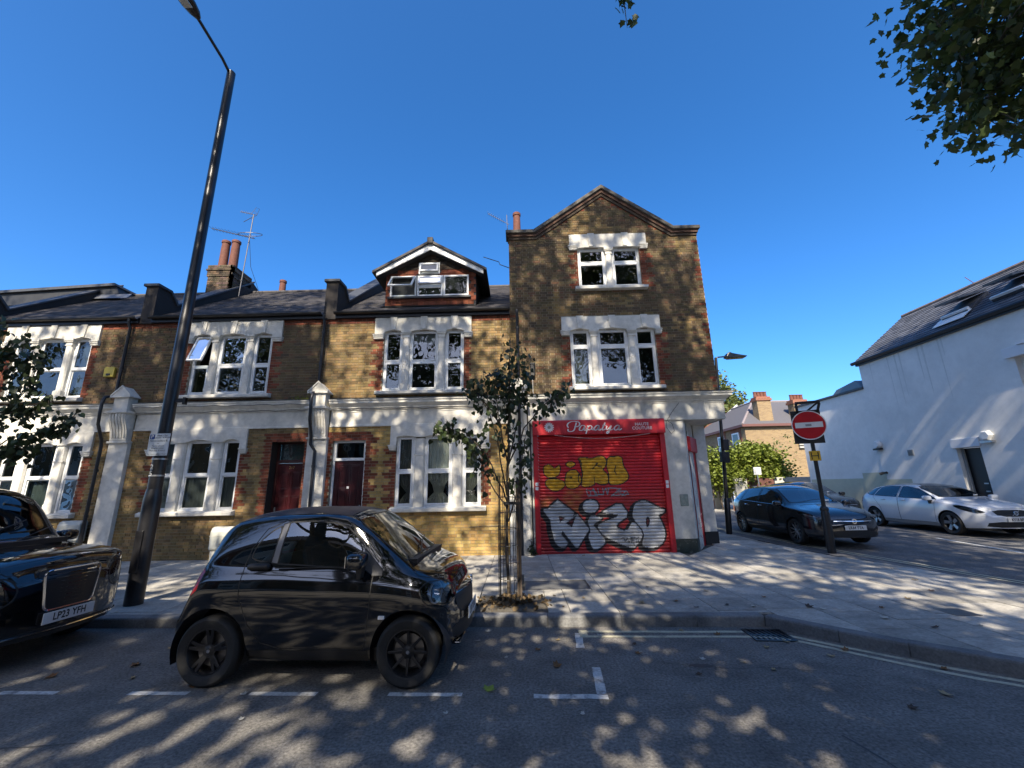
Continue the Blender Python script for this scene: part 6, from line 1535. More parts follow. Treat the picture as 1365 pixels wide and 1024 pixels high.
rg = [('door', 'xz', DOOR, upper, M_BLKPAINT, .007, True),
      ('roof', 'xz', [(-1.02,1.395),(-.6,1.468),(-.1,1.488),(.22,1.455),(.26,1.75),(-1.2,1.75)], lambda f: f.normal.z > .15, pmat('soft_roof', (.012, .014, .024), .42, var=.15, scale=60, bump=.1, bscale=300), .009, False),
      ('quarter_window', 'xz', sm([(-.655,1.10),(-.60,1.24),(-.50,1.335),(-.405,1.385),(-.44,1.05),(-.60,1.065)], 1), upper, M_CARGLASS_D, .012, True),
      ('pillar_trim', 'xz', [(-.405,1.395),(-.345,1.41),(-.385,1.035),(-.45,1.045)], upper, pmat('grey_trim', (.22, .22, .23), .35), .004, True),
      ('side_window', 'xz', [(-.345,1.41),(-.1,1.418),(.12,1.395),(.26,1.35),(.37,1.26),(.43,1.15),(.445,.99),(.2,.995),(-.385,1.035)], upper, M_CARGLASS_D, .014, True),
      ('mirror_panel', 'xz', [(.455,1.16),(.655,.975),(.655,.925),(.56,.925),(.455,.99)], upper, pmat('grey_panel', (.09, .09, .095), .5), .005, True),
      ('windscreen', 'yz', [(-.60,1.03),(.60,1.03),(.57,1.34),(.51,1.455),(-.51,1.455),(-.57,1.34)], lambda f: f.calc_center_median().x > .15 and f.normal.x > .1 and f.normal.z > .2, M_CARGLASS, .022, False),
      ('rear_window', 'yz', [(-.50,1.06),(.50,1.06),(.46,1.36),(-.46,1.36)], lambda f: f.calc_center_median().x < -.8 and f.normal.x < -.15, M_CARGLASS_D, .02, False),
      ('bonnet', 'xz', [(.86,1.2),(.86,1.0),(1.0,.915),(1.16,.875),(1.24,.80),(1.4,.80),(1.4,1.2)], lambda f: f.normal.z > .35 and f.calc_center_median().x > .8, M_BLKPAINT, .006, False),
      ('headlamp', 'xz', sm([(1.02,.80),(1.08,.865),(1.20,.855),(1.29,.76),(1.30,.655),(1.22,.63),(1.08,.69)], 1), lambda f: abs(f.calc_center_median().y) > .42, M_HEADGL, .010, True),
      ('tail_lamp', 'xz', [(-1.24,.80),(-1.22,1.0),(-1.12,1.04),(-1.075,.98),(-1.10,.82),(-1.15,.77)], lambda f: abs(f.calc_center_median().y) > .45, M_RED, .006, True),
      ('grille', 'yz', sm([(-.42,.70),(.42,.70),(.46,.60),(.36,.50),(-.36,.50),(-.46,.60)], 1), lambda f: f.calc_center_median().x > 1.15, M_BLKPLAIN, .008, False),
      ('air_intake', 'yz', sm([(-.56,.44),(.56,.44),(.5,.30),(-.5,.30)], 1), lambda f: f.calc_center_median().x > 1.1, M_BLKPLAIN, .006, False),
      ('sill', 'xz', [(-.55,.30),(.56,.30),(.56,.1),(-.55,.1)], upper, M_BLKPLAIN, .004, True)]
parts_, F = build_car(t, S, rg, M_BLKPAINT)
for s in (-1, 1):
    wheel(t, -.935, s*.715, .295, .295, .20, s, M_RIMB, 5, 'v', .66); wheel(t, .935, s*.725, .29, .29, .185, s, M_RIMB, 8, 'thin', .66)
    mirror(t, .45, .79, 1.075, s, M_BLKPAINT, .22)
    hl = part('headlamp_bowl', MB().lathe([(.105, .0), (.085, -.05), (.05, -.085), (0, -.10)], 20, axis='x').xf(T(1.115, s*.60, .745) @ Matrix.Rotation(s*R(24), 4, 'Z')), M_CHROME, t, smooth=True)
    part('headlamp_ring', MB().lathe([(.088, .005), (.10, .005), (.10, .02), (.088, .02)], 24, axis='x', close=True).xf(T(1.125, s*.605, .745) @ Matrix.Rotation(s*R(24), 4, 'Z')), pmat('drl', (.5, .52, .55), .2), hl)
    part('headlamp_housing', MB().box(.98, 1.10, s*.50-.1, s*.50+.12, .64, .86), M_RUB, hl)
    part('side_repeater', MB().rbox(.655, .715, s*.8155-.012, s*.8155+.012, .565, .595, .006), M_WHITEP, t)
    part('door_handle', MB().rbox(-.66, -.44, s*.775-.03, s*.775+.03, .985, 1.045, .025), M_BLKPLAIN, t, smooth=True)
    part('fog_lamp', MB().lathe([(0, 0), (.045, 0), (.05, -.02)], 16, axis='x').xf(T(1.235, s*.555, .46) @ Matrix.Rotation(s*R(35), 4, 'Z')), pmat('fog_glass', (.45, .47, .5), .15, metal=.4), t)
    part('belt_strip', MB().box(-.38, .44, s*.787-.004, s*.787+.004, 1.0, 1.008), M_CHROME if False else M_BLKPLAIN, t)
seats(t, (-.12,), (-.35, .35), .52, .56); dash(t, .52, .60, .98, -.36)
wiper(t, [(.90, -.30, 1.06), (.80, .1, 1.13), (.74, .42, 1.16)]); part('cowl', MB().box(.83, .93, -.55, .55, .99, 1.035), M_BLKPLAIN, t)
plate(t, 1.402, .47, 'LB17 KVO', w=.50)
part('front_badge', MB().lathe([(.035, 0), (.05, 0), (.05, .012), (.035, .012)], 24, axis='x', close=True).xf(T(1.385, 0, .74)), M_CHROME, t)
for s in (-1, 1): part('front_splitter', MB().rbox(1.28, 1.36, s*.35-.16, s*.35+.16, .265, .285, .006), M_CHROME if False else M_BLKPAINT, t)
# ---------------------------------------------------------------- black taxi
t = thing('taxi', 'black cab with wide chrome framed grille, front end only at the left edge', 'taxi', (-7.40, 5.04, 0), R(-1.8))
S = dict(x0=-2.45, x1=2.26, rb=.05, fb=.10, n=100,
    zt=[(-2.45,1.0),(-2.4,1.5),(-2.2,1.80),(-1.5,1.88),(0,1.88),(.5,1.86),(.78,1.76),(1.25,1.20),(1.4,1.14),(1.9,1.10),(2.12,1.06),(2.22,.99),(2.26,.88)],
    zb=[(-2.45,.42),(-2.0,.25),(0,.22),(1.8,.22),(2.26,.28)],
    w=[(-2.45,.8),(-2.3,.88),(-1,.925),(0,.925),(1.2,.925),(1.6,.92),(1.9,.885),(2.08,.81),(2.2,.67),(2.26,.53)],
    zs=[(-2.45,.9),(-2.2,1.1),(0,1.09),(1.0,1.06),(1.6,1.03),(2.0,1.0),(2.2,.93),(2.26,.80)],
    eo=[(-2.45,.04),(-2,.09),(0,.09),(.7,.08),(1.3,.04),(2.26,.03)],
    wt=[(-2.45,.6),(-2,.68),(0,.68),(.6,.68),(1.2,.72),(1.7,.70),(2.05,.62),(2.26,.40)],
    arches=[(-1.49, .40, .35), (1.49, .40, .35)])
GR = []
for cx_, cz_, a0 in ((.235, .875, 0), (-.235, .875, 90), (-.195, .585, 180), (.195, .585, 270)):
    GR += [(cx_+.055*math.cos(R(a0+q*18)), cz_+.055*math.sin(R(a0+q*18))) for q in range(6)]
rg = [('front_door', 'xz', [(1.12,1.10),(.70,1.70),(.2,1.78),(.2,.32),(1.0,.32),(1.05,.6)], upper, M_BLKPAINT, .007, True),
      ('rear_door', 'xz', [(.19,1.78),(-.9,1.78),(-.9,.32),(.19,.32)], upper, M_BLKPAINT, .007, True),
      ('side_window', 'xz', [(1.02,1.14),(.66,1.66),(.25,1.70),(.25,1.12)], upper, M_CARGLASS_D, .014, True),
      ('rear_side_window', 'xz', [(.15,1.70),(-.85,1.70),(-.85,1.12),(.15,1.12)], upper, M_CARGLASS_D, .014, True),
      ('windscreen', 'yz', [(-.69,1.21),(.69,1.21),(.63,1.70),(.56,1.77),(-.56,1.77),(-.63,1.70)], lambda f: f.calc_center_median().x > .4 and f.normal.x > .1 and f.normal.z > .15, M_CARGLASS, .03, False),
      ('bonnet', 'xz', [(1.42,1.3),(1.42,1.08),(2.0,1.0),(2.18,.92),(2.4,.96),(2.4,1.3)], lambda f: f.normal.z > .4 and f.calc_center_median().x > 1.3, M_BLKPAINT, .007, False),
      ('headlamp', 'yz', [(s_*(.62)+.15*math.cos(a), .77+.145*math.sin(a)) for s_ in (-1,) for a in np.linspace(0, 2*math.pi, 25)[:-1]], lambda f: f.calc_center_median().x > 1.85, M_HEADGL, .014, False),
      ('headlamp', 'yz', [(.62+.15*math.cos(a), .77+.145*math.sin(a)) for a in np.linspace(0, 2*math.pi, 25)[:-1]], lambda f: f.calc_center_median().x > 1.85, M_HEADGL, .014, False),
      ('grille', 'yz', GR, lambda f: f.calc_center_median().x > 2.05, M_BLKPLAIN, .004, False),
      ('lower_intake', 'yz', sm([(-.62,.36),(.62,.36),(.55,.26),(-.55,.26)], 1), lambda f: f.calc_center_median().x > 1.9, M_BLKPLAIN, .006, False)]
parts_, F = build_car(t, S, rg, M_BLKPAINT)
xg = lambda y: 2.26+.10*(1-min(1, (abs(y)/.49))**2)+.008
part('grille_surround', MB().tube([(xg(y), y, z) for y, z in GR+[GR[0]]], .011, 6), M_CHROME, t)
for k in range(9):
    z = .585+k*.037; hw_ = .25; part('grille_bar', MB().tube([(xg(y)-.012, y, z) for y in np.linspace(-hw_, hw_, 9)], .005, 5), M_BLKPAINT, t)
part('grille_badge', MB().tube([(xg(y)+.006  , y, .885) for y in np.linspace(.10, .22, 4)], .008, 5), M_CHROME, t)
part('bumper_strip', MB().tube([(2.28-.9*(abs(y)/.9)**4*.35+(.08*(1-abs(y)/.9)), y, .33) for y in np.linspace(-.78, .78, 21)], .010, 6), M_CHROME, t)
plate(t, 2.378, .455, 'LP23 YFH')
for s in (-1, 1):
    wheel(t, -1.49, s*.80, .345, .345, .23, s, M_RIMS, 5, 'v'); wheel(t, 1.49, s*.80, .345, .345, .23, s, M_RIMS, 5, 'v'); mirror(t, .95, .92, 1.17, s, M_BLKPAINT, .24)
    hl = part('headlamp_bowl', MB().lathe([(.14, 0), (.11, -.06), (.06, -.1), (0, -.11)], 22, axis='x').xf(T(2.02, s*.60, .77) @ Matrix.Rotation(s*R(26), 4, 'Z')), M_CHROME, t, smooth=True); part('headlamp_ring', MB().lathe([(.09, .0), (.12, .0), (.12, .03), (.09, .03)], 24, axis='x', close=True).xf(T(2.03, s*.60, .77) @ Matrix.Rotation(s*R(26), 4, 'Z')), M_CHROME, hl)
    part('headlamp_housing', MB().box(1.85, 2.0, s*.6-.16, s*.6+.16, .6, .94), M_RUB, hl)
seats(t, (.15,), (-.4, .4), .72, .62); dash(t, 1.0, .72, 1.14, -.4); wiper(t, [(1.36, -.45, 1.20), (1.2, .1, 1.34), (1.1, .4, 1.42)]); wiper(t, [(1.36, .15, 1.2), (1.22, .62, 1.33)])
part('driver_partition', MB().box(-.32, -.28, -.72, .72, .5, 1.7), M_CARGLASS_D, t); part('cowl', MB().box(1.28, 1.40, -.68, .68, 1.13, 1.19), M_BLKPLAIN, t)
part('roof_sign', MB().rbox(.35, .55, -.28, .28, 1.86, 1.99, .03), pmat('sign_dark', (.05, .04, .02), .4), t)
# ---------------------------------------------------------------- hatchbacks on the side street
def hatch(t, kind, paint, plate_txt, rim, nsp, style, facemat, roofmat=None):
    v = kind == 'white'
    zk = 1.44 if v else 1.50
    S = dict(x0=-2.08, x1=2.16, rb=.06, fb=.10, n=92,
        zt=[(-2.08,.80),(-2.04,1.0),(-1.9,1.17),(-1.62,zk-.14),(-1.25,zk-.04),(-.5,zk),(0,zk-.01),(.35,zk-.085),(1.12,1.015),(1.28,.985),(1.75,.90),(2.02,.80),(2.12,.70),(2.16,.60)],
        zb=[(-2.08,.36),(-1.6,.25),(0,.20),(1.6,.21),(2.16,.24)],
        w=[(-2.08,.66),(-1.95,.79),(-1.6,.88),(-1.2,.90),(0,.895),(1.2,.90),(1.6,.885),(1.9,.81),(2.07,.70),(2.16,.54)],
        zs=[(-2.08,.72),(-1.85,.98),(-1.3,1.02),(-.5,.985),(.5,.935),(1.1,.90),(1.6,.84),(1.95,.73),(2.1,.62),(2.16,.52)],
        eo=[(-2.08,.03),(-1.7,.06),(-1.2,.075),(0,.07),(.4,.06),(1.0,.035),(1.5,.05),(2.16,.03)],
        wt=[(-2.08,.5),(-1.7,.58),(-1.2,.60),(0,.60),(.4,.60),(1.0,.66),(1.5,.66),(1.9,.58),(2.16,.40)],
        arches=[(-1.335, .355, .325), (1.335, .355, .325)])
    zw = zk-1.50
    WIN = [(.98,.965),(.62,1.17+zw*.6),(.30,1.335+zw),(-.1,1.40+zw),(-.7,1.415+zw),(-1.2,1.37+zw),(-1.55,1.245+zw*.7),(-1.70,1.12),(-1.45,1.055),(-.5,1.015),(.5,.975)]
    fd = [(.98,.95),(.62,1.20),(.30,1.365+zw),(-.30,1.43+zw),(-.30,.30),(.92,.30),(.95,.6)]
    rd = [(-.31,1.43+zw),(-1.0,1.41+zw),(-1.25,1.30+zw),(-1.28,1.0),(-1.02,.66),(-.95,.30),(-.31,.30)]
    glass_m = M_CARGLASS_D
    rg = [('front_door', 'xz', fd, upper, paint, .008, True), ('rear_door', 'xz', rd, upper, paint, .008, True),
          ('side_window', 'xz', [p for p in WIN if p[0] > -.2][:4]+[(-.26,1.405+zw),(-.26,1.003)]+[(.5,.975)], upper, glass_m, .014, True),
          ('rear_side_window', 'xz', [(-.34,1.408+zw),(-.7,1.413+zw),(-1.08,1.385+zw),(-1.22,1.045),(-.5,1.015),(-.34,1.008)], upper, glass_m, .014, True),
          ('quarter_window', 'xz', [(-1.14,1.375+zw),(-1.2,1.37+zw),(-1.55,1.245+zw*.7),(-1.70,1.12),(-1.45,1.055),(-1.27,1.047)], upper, glass_m, .014, True),
          ('windscreen', 'yz', [(-.66,1.035),(.66,1.035),(.60,1.28),(.53,zk-.10),(-.53,zk-.10),(-.60,1.28)], lambda f: f.calc_center_median().x > .2 and f.normal.x > .1 and f.normal.z > .2, M_CARGLASS_D if v else glass('screen_glass', (.25, .3, .32), .26, .02, 1.0), .03, False),
          ('bonnet', 'xz', [(1.16,1.2),(1.16,.95),(1.6,.885),(1.95,.80),(2.06,.735),(2.3,.76),(2.3,1.2)], lambda f: f.normal.z > .4 and f.calc_center_median().x > 1.05, paint, .006, False),
          ('headlamp', 'xz', sm([(1.50,.80),(1.62,.835),(1.86,.785),(2.06,.69),(2.10,.635),(2.0,.62),(1.75,.70)], 1), lambda f: abs(f.calc_center_median().y) > .40, M_HEADGL, .010, True),
          ('tail_lamp', 'xz', [(-2.2,.82),(-2.2,1.0),(-1.9,1.06),(-1.80,.96),(-1.88,.82)], lambda f: abs(f.calc_center_median().y) > .45, M_RED, .006, True),
          ('grille', 'yz', sm([(-.46,.70),(.46,.70),(.36,.545),(-.36,.545)] if v else [(-.50,.66),(.50,.66),(.42,.56),(-.42,.56)], 1), lambda f: f.calc_center_median().x > 1.9, M_BLKPLAIN, .010, False),
          ('lower_intake', 'yz', sm([(-.60,.40),(.60,.40),(.66,.26),(-.66,.26)], 1), lambda f: f.calc_center_median().x > 1.8, M_BLKPLAIN, .006, False),
          ('sill', 'xz', [(-.97,.29),(.97,.29),(.97,.1),(-.97,.1)], upper, M_BLKPLAIN if not v else pmat('grey_sill', (.30, .31, .32), .5), .004, True)]
    if roofmat: rg.insert(2, ('roof', 'xz', [(-1.6,zk-.10),(-.5,zk-.045),(.1,zk-.05),(.40,zk-.14),(.6,zk+.2),(-1.7,zk+.2)], lambda f: f.normal.z > .3, roofmat, .006, False))
    pt, F = build_car(t, S, rg, paint)
    for s in (-1, 1):
        for ax in (-1.335, 1.335): wheel(t, ax, s*.785, .32, .32, .21, s, rim, nsp, style, .70, facemat)
        mirror(t, .86, .87, 1.0, s, paint, .20)
        hl = part('headlamp_bowl', MB().box(1.55, 1.98, s*.62-.11, s*.62+.08, .63, .70), pmat('lamp_silver', (.35, .36, .38), .3, metal=.6), t)
        part('headlamp_lens', MB().lathe([(0, .05), (.035, .045), (.055, .02), (.06, 0)], 16, axis='x').xf(T(1.86, s*.66, .725) @ Matrix.Rotation(s*R(30), 4, 'Z')), M_CHROME, hl, smooth=True)
        part('headlamp_lens', MB().lathe([(0, .05), (.03, .045), (.045, .02), (.05, 0)], 16, axis='x').xf(T(1.95, s*.52, .70) @ Matrix.Rotation(s*R(24), 4, 'Z')), M_CHROME, hl, smooth=True)
        part('daylight_strip', MB().tube([(1.66, s*.795, .755), (1.84, s*.73, .715), (2.0, s*.62, .67)], .012, 5), pmat('white_lamp', (.6, .62, .65), .2), hl)
        for hx in (.02-.22, -.95): part('door_handle', MB().rbox(hx, hx+.17, s*.893-.016, s*.893+.016, .905, .93, .010), M_CHROME if not v else paint, t, smooth=True)
        part('fog_lamp', MB().rbox(1.94, 2.0, s*.62-.08, s*.62+.08, .37, .41, .012), M_CHROME, t)
        if not v: part('window_chrome', MB().tube([(x, s*(.868-.07*max(0, z-1.0)), z) for x, z in WIN[0:1]+[(.5,.97),(-.5,1.01),(-1.45,1.05),(-1.70,1.115)]], .007, 5), M_CHROME, t)
    seats(t, (.0,), (-.36, .36), .55, .60); dash(t, .75, .66, .98, -.36)
    plate(t, 2.278, .475 if not v else .46, plate_txt)
    part('badge', MB().lathe([(.035, 0), (.06, 0), (.06, .014), (.035, .014)], 24, axis='x', close=True).xf(T(2.262, 0, .625)), M_CHROME, t)
    if not v: part('grille_bar', MB().tube([(2.17+.10*(1-(abs(y)/.56)**2), y, .625) for y in np.linspace(-.46, .46, 13)], .014, 6), M_CHROME, t)
    else: part('grille_bar', MB().tube([(2.262, -.1, .56), (2.262, .1, .69)], .008, 5), M_CHROME, t)
    wiper(t, [(1.12, -.5, 1.04), (1.02, .0, 1.10), (.98, .3, 1.12)])
    part('tax_disc_card', MB().box(.985, .99, .30, .42, 1.06, 1.10), M_WHITEP, t)
ZS = sz(15)
t = thing('hatchback_car', 'black hatchback with chrome window trim parked by the side street kerb, nose towards viewer', 'car', (7.84, 12.55, sz(12.4)), R(-90.8))
t.scale = (1, .94, .955)
hatch(t, 'black', pmat('navy_black_paint', (.006, .007, .011), .16, coat=1.0, var=.1, scale=3), 'LK64 YYA', M_RIMS, 10, 'thin', None)
t = thing('hatchback_car', 'silver white hatchback with dark roof parked along the white wall', 'car', (12.92, 13.62, ZS), R(-91.5))
t.scale = (.965, .97, .965)
hatch(t, 'white', pmat('white_car_paint', (.66, .68, .71), .2, coat=.8, var=.03, scale=2), 'KY18 BFL', M_RIMB, 5, 'fat', pmat('machined_alloy', (.34, .34, .35), .35, metal=.7), pmat('black_roof', (.01, .011, .013), .2, coat=.8))
t = thing('hatchback_car', 'dark car between the black hatchback and the white wall, mostly hidden', 'car', (12.15, 18.5, ZS), R(-90))
hatch(t, 'black', pmat('dark_brown_paint', (.012, .011, .012), .2, coat=1.0), 'GL15 XRT', M_RIMS, 5, 'v', None)

# ================================================================ TREES AND LEAVES
M_LEAF = pmat('plane_leaf', (.060, .088, .022), .5, islerand=.55, trans=.38)
M_LEAF_S = pmat('sapling_leaf', (.036, .054, .018), .45, islerand=.6, trans=.25)
M_LEAF_B = pmat('hedge_leaf', (.16, .20, .025), .6, islerand=.4, trans=.35)
M_LEAF_F = pmat('far_leaf', (.11, .14, .035), .6, islerand=.4, trans=.3)
LOBED = ([(0,0,0),(.12,.04,.0),(.42,.06,.05),(.36,.26,.02),(.52,.50,.06),(.26,.58,.0),(.0,.95,.06),(-.26,.58,.0),(-.52,.50,.06),(-.36,.26,.02),(-.42,.06,.05),(-.12,.04,0)], [(0,1,2,3,5),(3,4,5),(0,5,6,7),(0,7,9,10,11),(7,8,9)])
HEX = ([(0,0,0),(.34,.28,.05),(.30,.66,.03),(0,1,-.04),(-.30,.66,.03),(-.34,.28,.05)], [(0,1,2,3),(0,3,4,5)])
HEART = ([(0,.05,0),(.22,-.06,.03),(.44,.14,.05),(.40,.45,.02),(0,1,-.10),(-.40,.45,.02),(-.44,.14,.05),(-.22,-.06,.03)], [(0,1,2,3,4),(0,4,5,6,7)])
def leaf_mesh(name, pos, scale, tmpl, mat, droop=0.0, flat=0.0, seed=1):
    """every leaf its own small blade, randomly turned; one mesh for the crown"""
    g = np.random.default_rng(seed); n = len(pos); V = np.array(tmpl[0], float); k = len(V)
    a = g.uniform(0, 2*np.pi, n); b = g.normal(0, 1, (n, 3)); 
    up = b/np.linalg.norm(b, axis=1)[:, None]; up[:, 2] = np.abs(up[:, 2])*(1-flat)+flat
    up /= np.linalg.norm(up, axis=1)[:, None]
    d = np.stack([np.cos(a), np.sin(a), -droop*np.ones(n)], 1); d -= up*(d*up).sum(1)[:, None]*(1-min(1, droop*.5)); d /= np.linalg.norm(d, axis=1)[:, None]+1e-9
    r = np.cross(d, up); r /= np.linalg.norm(r, axis=1)[:, None]+1e-9; u2 = np.cross(r, d)
    sc = np.asarray(scale)[:, None, None] if np.ndim(scale) else scale
    P = pos[:, None, :]+(V[None, :, 0:1]*r[:, None, :]+V[None, :, 1:2]*d[:, None, :]+V[None, :, 2:3]*u2[:, None, :])*sc
    fl = [i for f in tmpl[1] for i in f]; ln = np.array([len(f) for f in tmpl[1]]); nl = len(fl); nf = len(ln)
    loops = (np.arange(n)[:, None]*k+np.array(fl)[None, :]).ravel().astype(np.int32)
    starts = (np.arange(n)[:, None]*nl+np.concatenate([[0], np.cumsum(ln)[:-1]])[None, :]).ravel().astype(np.int32)
    me = bpy.data.meshes.new(name); me.vertices.add(n*k); me.vertices.foreach_set('co', P.astype(np.float32).ravel())
    me.loops.add(len(loops)); me.loops.foreach_set('vertex_index', loops); me.polygons.add(n*nf); me.polygons.foreach_set('loop_start', starts)
    me.materials.append(mat); me.update(calc_edges=True); me.validate(); return me
def clumps(g, centres, rads, per, squash=.75):
    P = []
    for c, r in zip(centres, rads):
        m = max(3, int(per*(r/.7)**2)); v = np.clip(g.normal(0, .48, (m, 3)), -.85, .85); v[:, 2] *= squash; P.append(np.array(c)+v*r)
    return np.concatenate(P)
def grow(mb, p, d, L, r, depth, g, tips, spread=.6, upb=.15, minr=.02):
    n = 4; pts = [p]; rr = [r]; q = p.copy(); dd = d.copy()
    for i in range(n):
        dd = (dd+Vector(g.normal(0, .13, 3))+Vector((0, 0, upb*.25))).normalized(); q = q+dd*(L/n); pts.append(q.copy()); rr.append(r*(1-.45*(i+1)/n))
    mb.tube(pts, rr, 7 if r > .08 else 5, caps=False)
    if depth == 0 or rr[-1] < minr: tips.append(q); return
    for k in range(g.integers(2, 4)):
        ax = Vector(g.normal(0, 1, 3)).normalized(); nd = (dd+ax*spread).normalized(); grow(mb, q, nd, L*g.uniform(.62, .82), rr[-1]*.82, depth-1, g, tips, spread, upb, minr)
    if depth > 1: 
        tips.append(pts[2])
def plane_tree(x, y, label, seed, H=21, base=5.2, rad=5.6, ncl=58, per=72, extra=None, low=None):
    g = np.random.default_rng(seed); t = thing('plane_tree', label, 'tree', (x, y, .12))
    mb = MB(); tips = []
    mb.tube([(0, 0, 0), (0, 0, .3), (.05, .03, 2.5), (0, .05, 5.0)], [.42, .34, .29, .26], 12, caps=False)
    for k in range(5):
        a = k*1.256+g.uniform(-.3, .3); grow(mb, Vector((0, .05, 4.2+.5*k)), Vector((math.cos(a)*.7, math.sin(a)*.7, .75)).normalized(), 3.6, .15, 3, g, tips)
    grow(mb, Vector((0, .05, 5.0)), Vector((0, 0, 1)), 5.5, .22, 3, g, tips, .5)
    part('trunk', mb, pmat('plane_bark', (.16, .14, .10), .85, var=.3, scale=4, col2=(.07, .065, .05), mixscale=3, bump=.3), t, smooth=True)
    C = []; zc = (H+base)/2; hz = (H-base)/2
    while len(C) < ncl:
        v = g.uniform(-1, 1, 3); q = np.linalg.norm(v)
        if q > 1 or q < .25: continue
        p = np.array((v[0]*rad, v[1]*rad*.95, zc+v[2]*hz))
        if mnoise.noise(Vector(p*.30)+Vector((seed*3.1, 0, 0))) < -.02: continue          # open pockets in the crown
        wp = p+np.array((x, y, 0))
        if wp[1] > .5 and (wp[2]-1.7) < (wp[1]+.6)*1.75+.45*abs(wp[0]) and not extra: continue
        C.append(p)
    rads = list(g.uniform(1.1, 1.85, len(C)))
    if low:
        for _ in range(low[0]): C.append(np.array([g.uniform(*low[k]) for k in (1, 2, 3)])-np.array((x, y, .12))); rads.append(g.uniform(.8, 1.1))
    P = clumps(g, C, rads, per)
    part('crown', leaf_mesh('crown', P, g.uniform(.18, .29, len(P)), HEX, M_LEAF, .3, seed=seed), None, t)
    return t, g
plane_tree(-25.0, -4.4, 'tall plane tree on the far pavement, beyond the left edge behind the viewer', 2, H=26)
plane_tree(-15.5, -4.0, 'tall plane tree on the far pavement, furthest left behind the viewer', 3, H=26)
plane_tree(-6.2, -4.3, 'tall plane tree on the far pavement, left behind the viewer', 5, H=26)
plane_tree(2.4, -4.0, 'tall plane tree on the far pavement, straight behind the viewer', 8, H=26, low=(36, (-1.6, 3.6), (-4.6, -1.2), (4.2, 7.6)))
tr, g = plane_tree(10.6, -3.6, 'plane tree whose leafy bough hangs into the top right corner of the view', 12, H=26)
# the bough that reaches into the picture, and the sprig at the top edge
mb = MB(); B = [Vector(p) for p in ((0, .1, 5.4), (-.5, 2.2, 8.2), (-1.4, 4.6, 9.6), (-2.4, 6.6, 9.4), (-3.2, 7.6, 8.6), (-3.9, 8.2, 7.4), (-4.2, 8.4, 6.5))]
mb.tube(B, [.14, .11, .085, .06, .045, .03, .012], 7)
tw = []
for (px, py, pz_) in ((-2.2, 7.3, 7.6), (-3.4, 7.2, 9.6), (-2.6, 8.2, 6.6), (-1.8, 7.6, 8.9), (-3.9, 7.6, 8.4), (-3.0, 7.8, 7.6)):
    st = B[4].lerp(B[3], random.random()); mb.tube([st, st.lerp(Vector((px, py, pz_)), .5)+Vector((0, 0, .25)), (px, py, pz_)], [.03, .02, .008], 5)
BOUGH = [(7.4,4.3,6.8),(6.2,4.0,6.0),(6.1,3.2,7.0),(5.9,4.3,6.1),(5.4,4.0,8.1),(6.6,4.7,7.4),(5.5,3.5,7.2),(6.4,4.3,6.9),(6.0,4.4,6.6),(6.1,4.2,5.9),(6.2,4.5,7.2),(6.0,4.6,7.2),(6.8,3.9,6.9),(6.2,4.6,6.2),(6.4,3.7,6.5),(6.2,3.7,6.0),(6.4,4.0,7.5),(6.8,4.0,6.6),(5.6,4.3,6.1),(6.7,4.6,7.1),(6.4,4.6,6.3),(6.3,3.8,5.8),(5.7,3.9,7.6),(6.0,4.4,6.7),(5.7,4.2,7.2),(6.3,3.8,7.8),(5.7,3.9,8.0),(7.1,4.3,7.2),(6.6,4.8,6.6),(6.6,4.3,6.8),(6.4,4.3,7.9),(6.1,4.5,7.6),(6.1,3.9,6.3),(6.9,5.1,6.9),(6.5,4.1,6.1),(6.4,4.4,7.6),(6.3,4.5,7.9),(5.7,3.3,6.8),(7.4,4.5,6.7),(5.2,4.0,7.6),(5.2,3.9,7.1),(6.3,4.5,6.8),(7.0,4.1,7.3),(5.9,4.6,7.7),(6.0,3.4,6.8),(5.6,4.0,7.0),(5.5,4.3,6.7),(7.1,4.1,6.7),(5.9,4.2,6.3),(5.7,3.6,6.8),(5.2,3.7,7.5),(6.6,3.9,6.8),(5.6,3.4,6.9),(6.1,3.7,5.9),(6.1,3.6,6.4),(5.5,4.1,6.4),(6.1,4.0,6.3),(5.3,3.5,7.0),(6.7,4.4,7.3),(5.9,4.5,7.5),(6.1,3.7,7.0),(6.7,4.4,7.4),(6.0,4.0,7.7),(6.3,4.4,7.1),(6.6,4.1,7.3),(6.3,4.4,6.9),(5.5,4.3,7.5),(6.4,4.7,7.6),(6.3,3.6,6.8),(6.3,3.9,7.8),(5.8,4.0,8.0),(5.9,4.1,5.9),(6.1,3.8,7.1),(6.0,3.4,6.4),(7.3,4.4,6.3),(6.0,4.1,7.4)]
for c in BOUGH:
    c = Vector(c)-Vector((10.6, -3.6, .12)); b_ = min((B[k].lerp(B[k+1], f) for k in range(2, 6) for f in (0, .5, 1)), key=lambda q: (q-c).length)
    mb.tube([b_, b_.lerp(c, .5)+Vector((0, 0, .12)), c, c+(c-b_).normalized()*.25-Vector((0, 0, .1))], [.016, .011, .006, .003], 5, caps=False)
part('bough', mb, MATS['plane_bark'], tr, smooth=True)
Pb = clumps(g, [np.array(c)-np.array((10.6, -3.6, .12)) for c in BOUGH], [.44]*len(BOUGH), 105, .9)
part('bough_leaves', leaf_mesh('bough_leaves', Pb, g.uniform(.08, .14, len(Pb)), LOBED, M_LEAF, .5, seed=5), None, tr)
sp_ = MB().tube([(-8.95, 7.6, 9.6), (-8.95, 8.0, 8.95), (-8.93, 8.1, 8.35), (-8.92, 8.12, 7.92)], [.02, .012, .008, .004], 5); part('hanging_twig', sp_, MATS['plane_bark'], tr)
Ps = np.array([(-8.95+g.normal(0, .06), 8.05+g.normal(0, .06), z) for z in list(g.uniform(8.2, 8.75, 34))+[7.95, 7.92, 8.0, 7.88]])
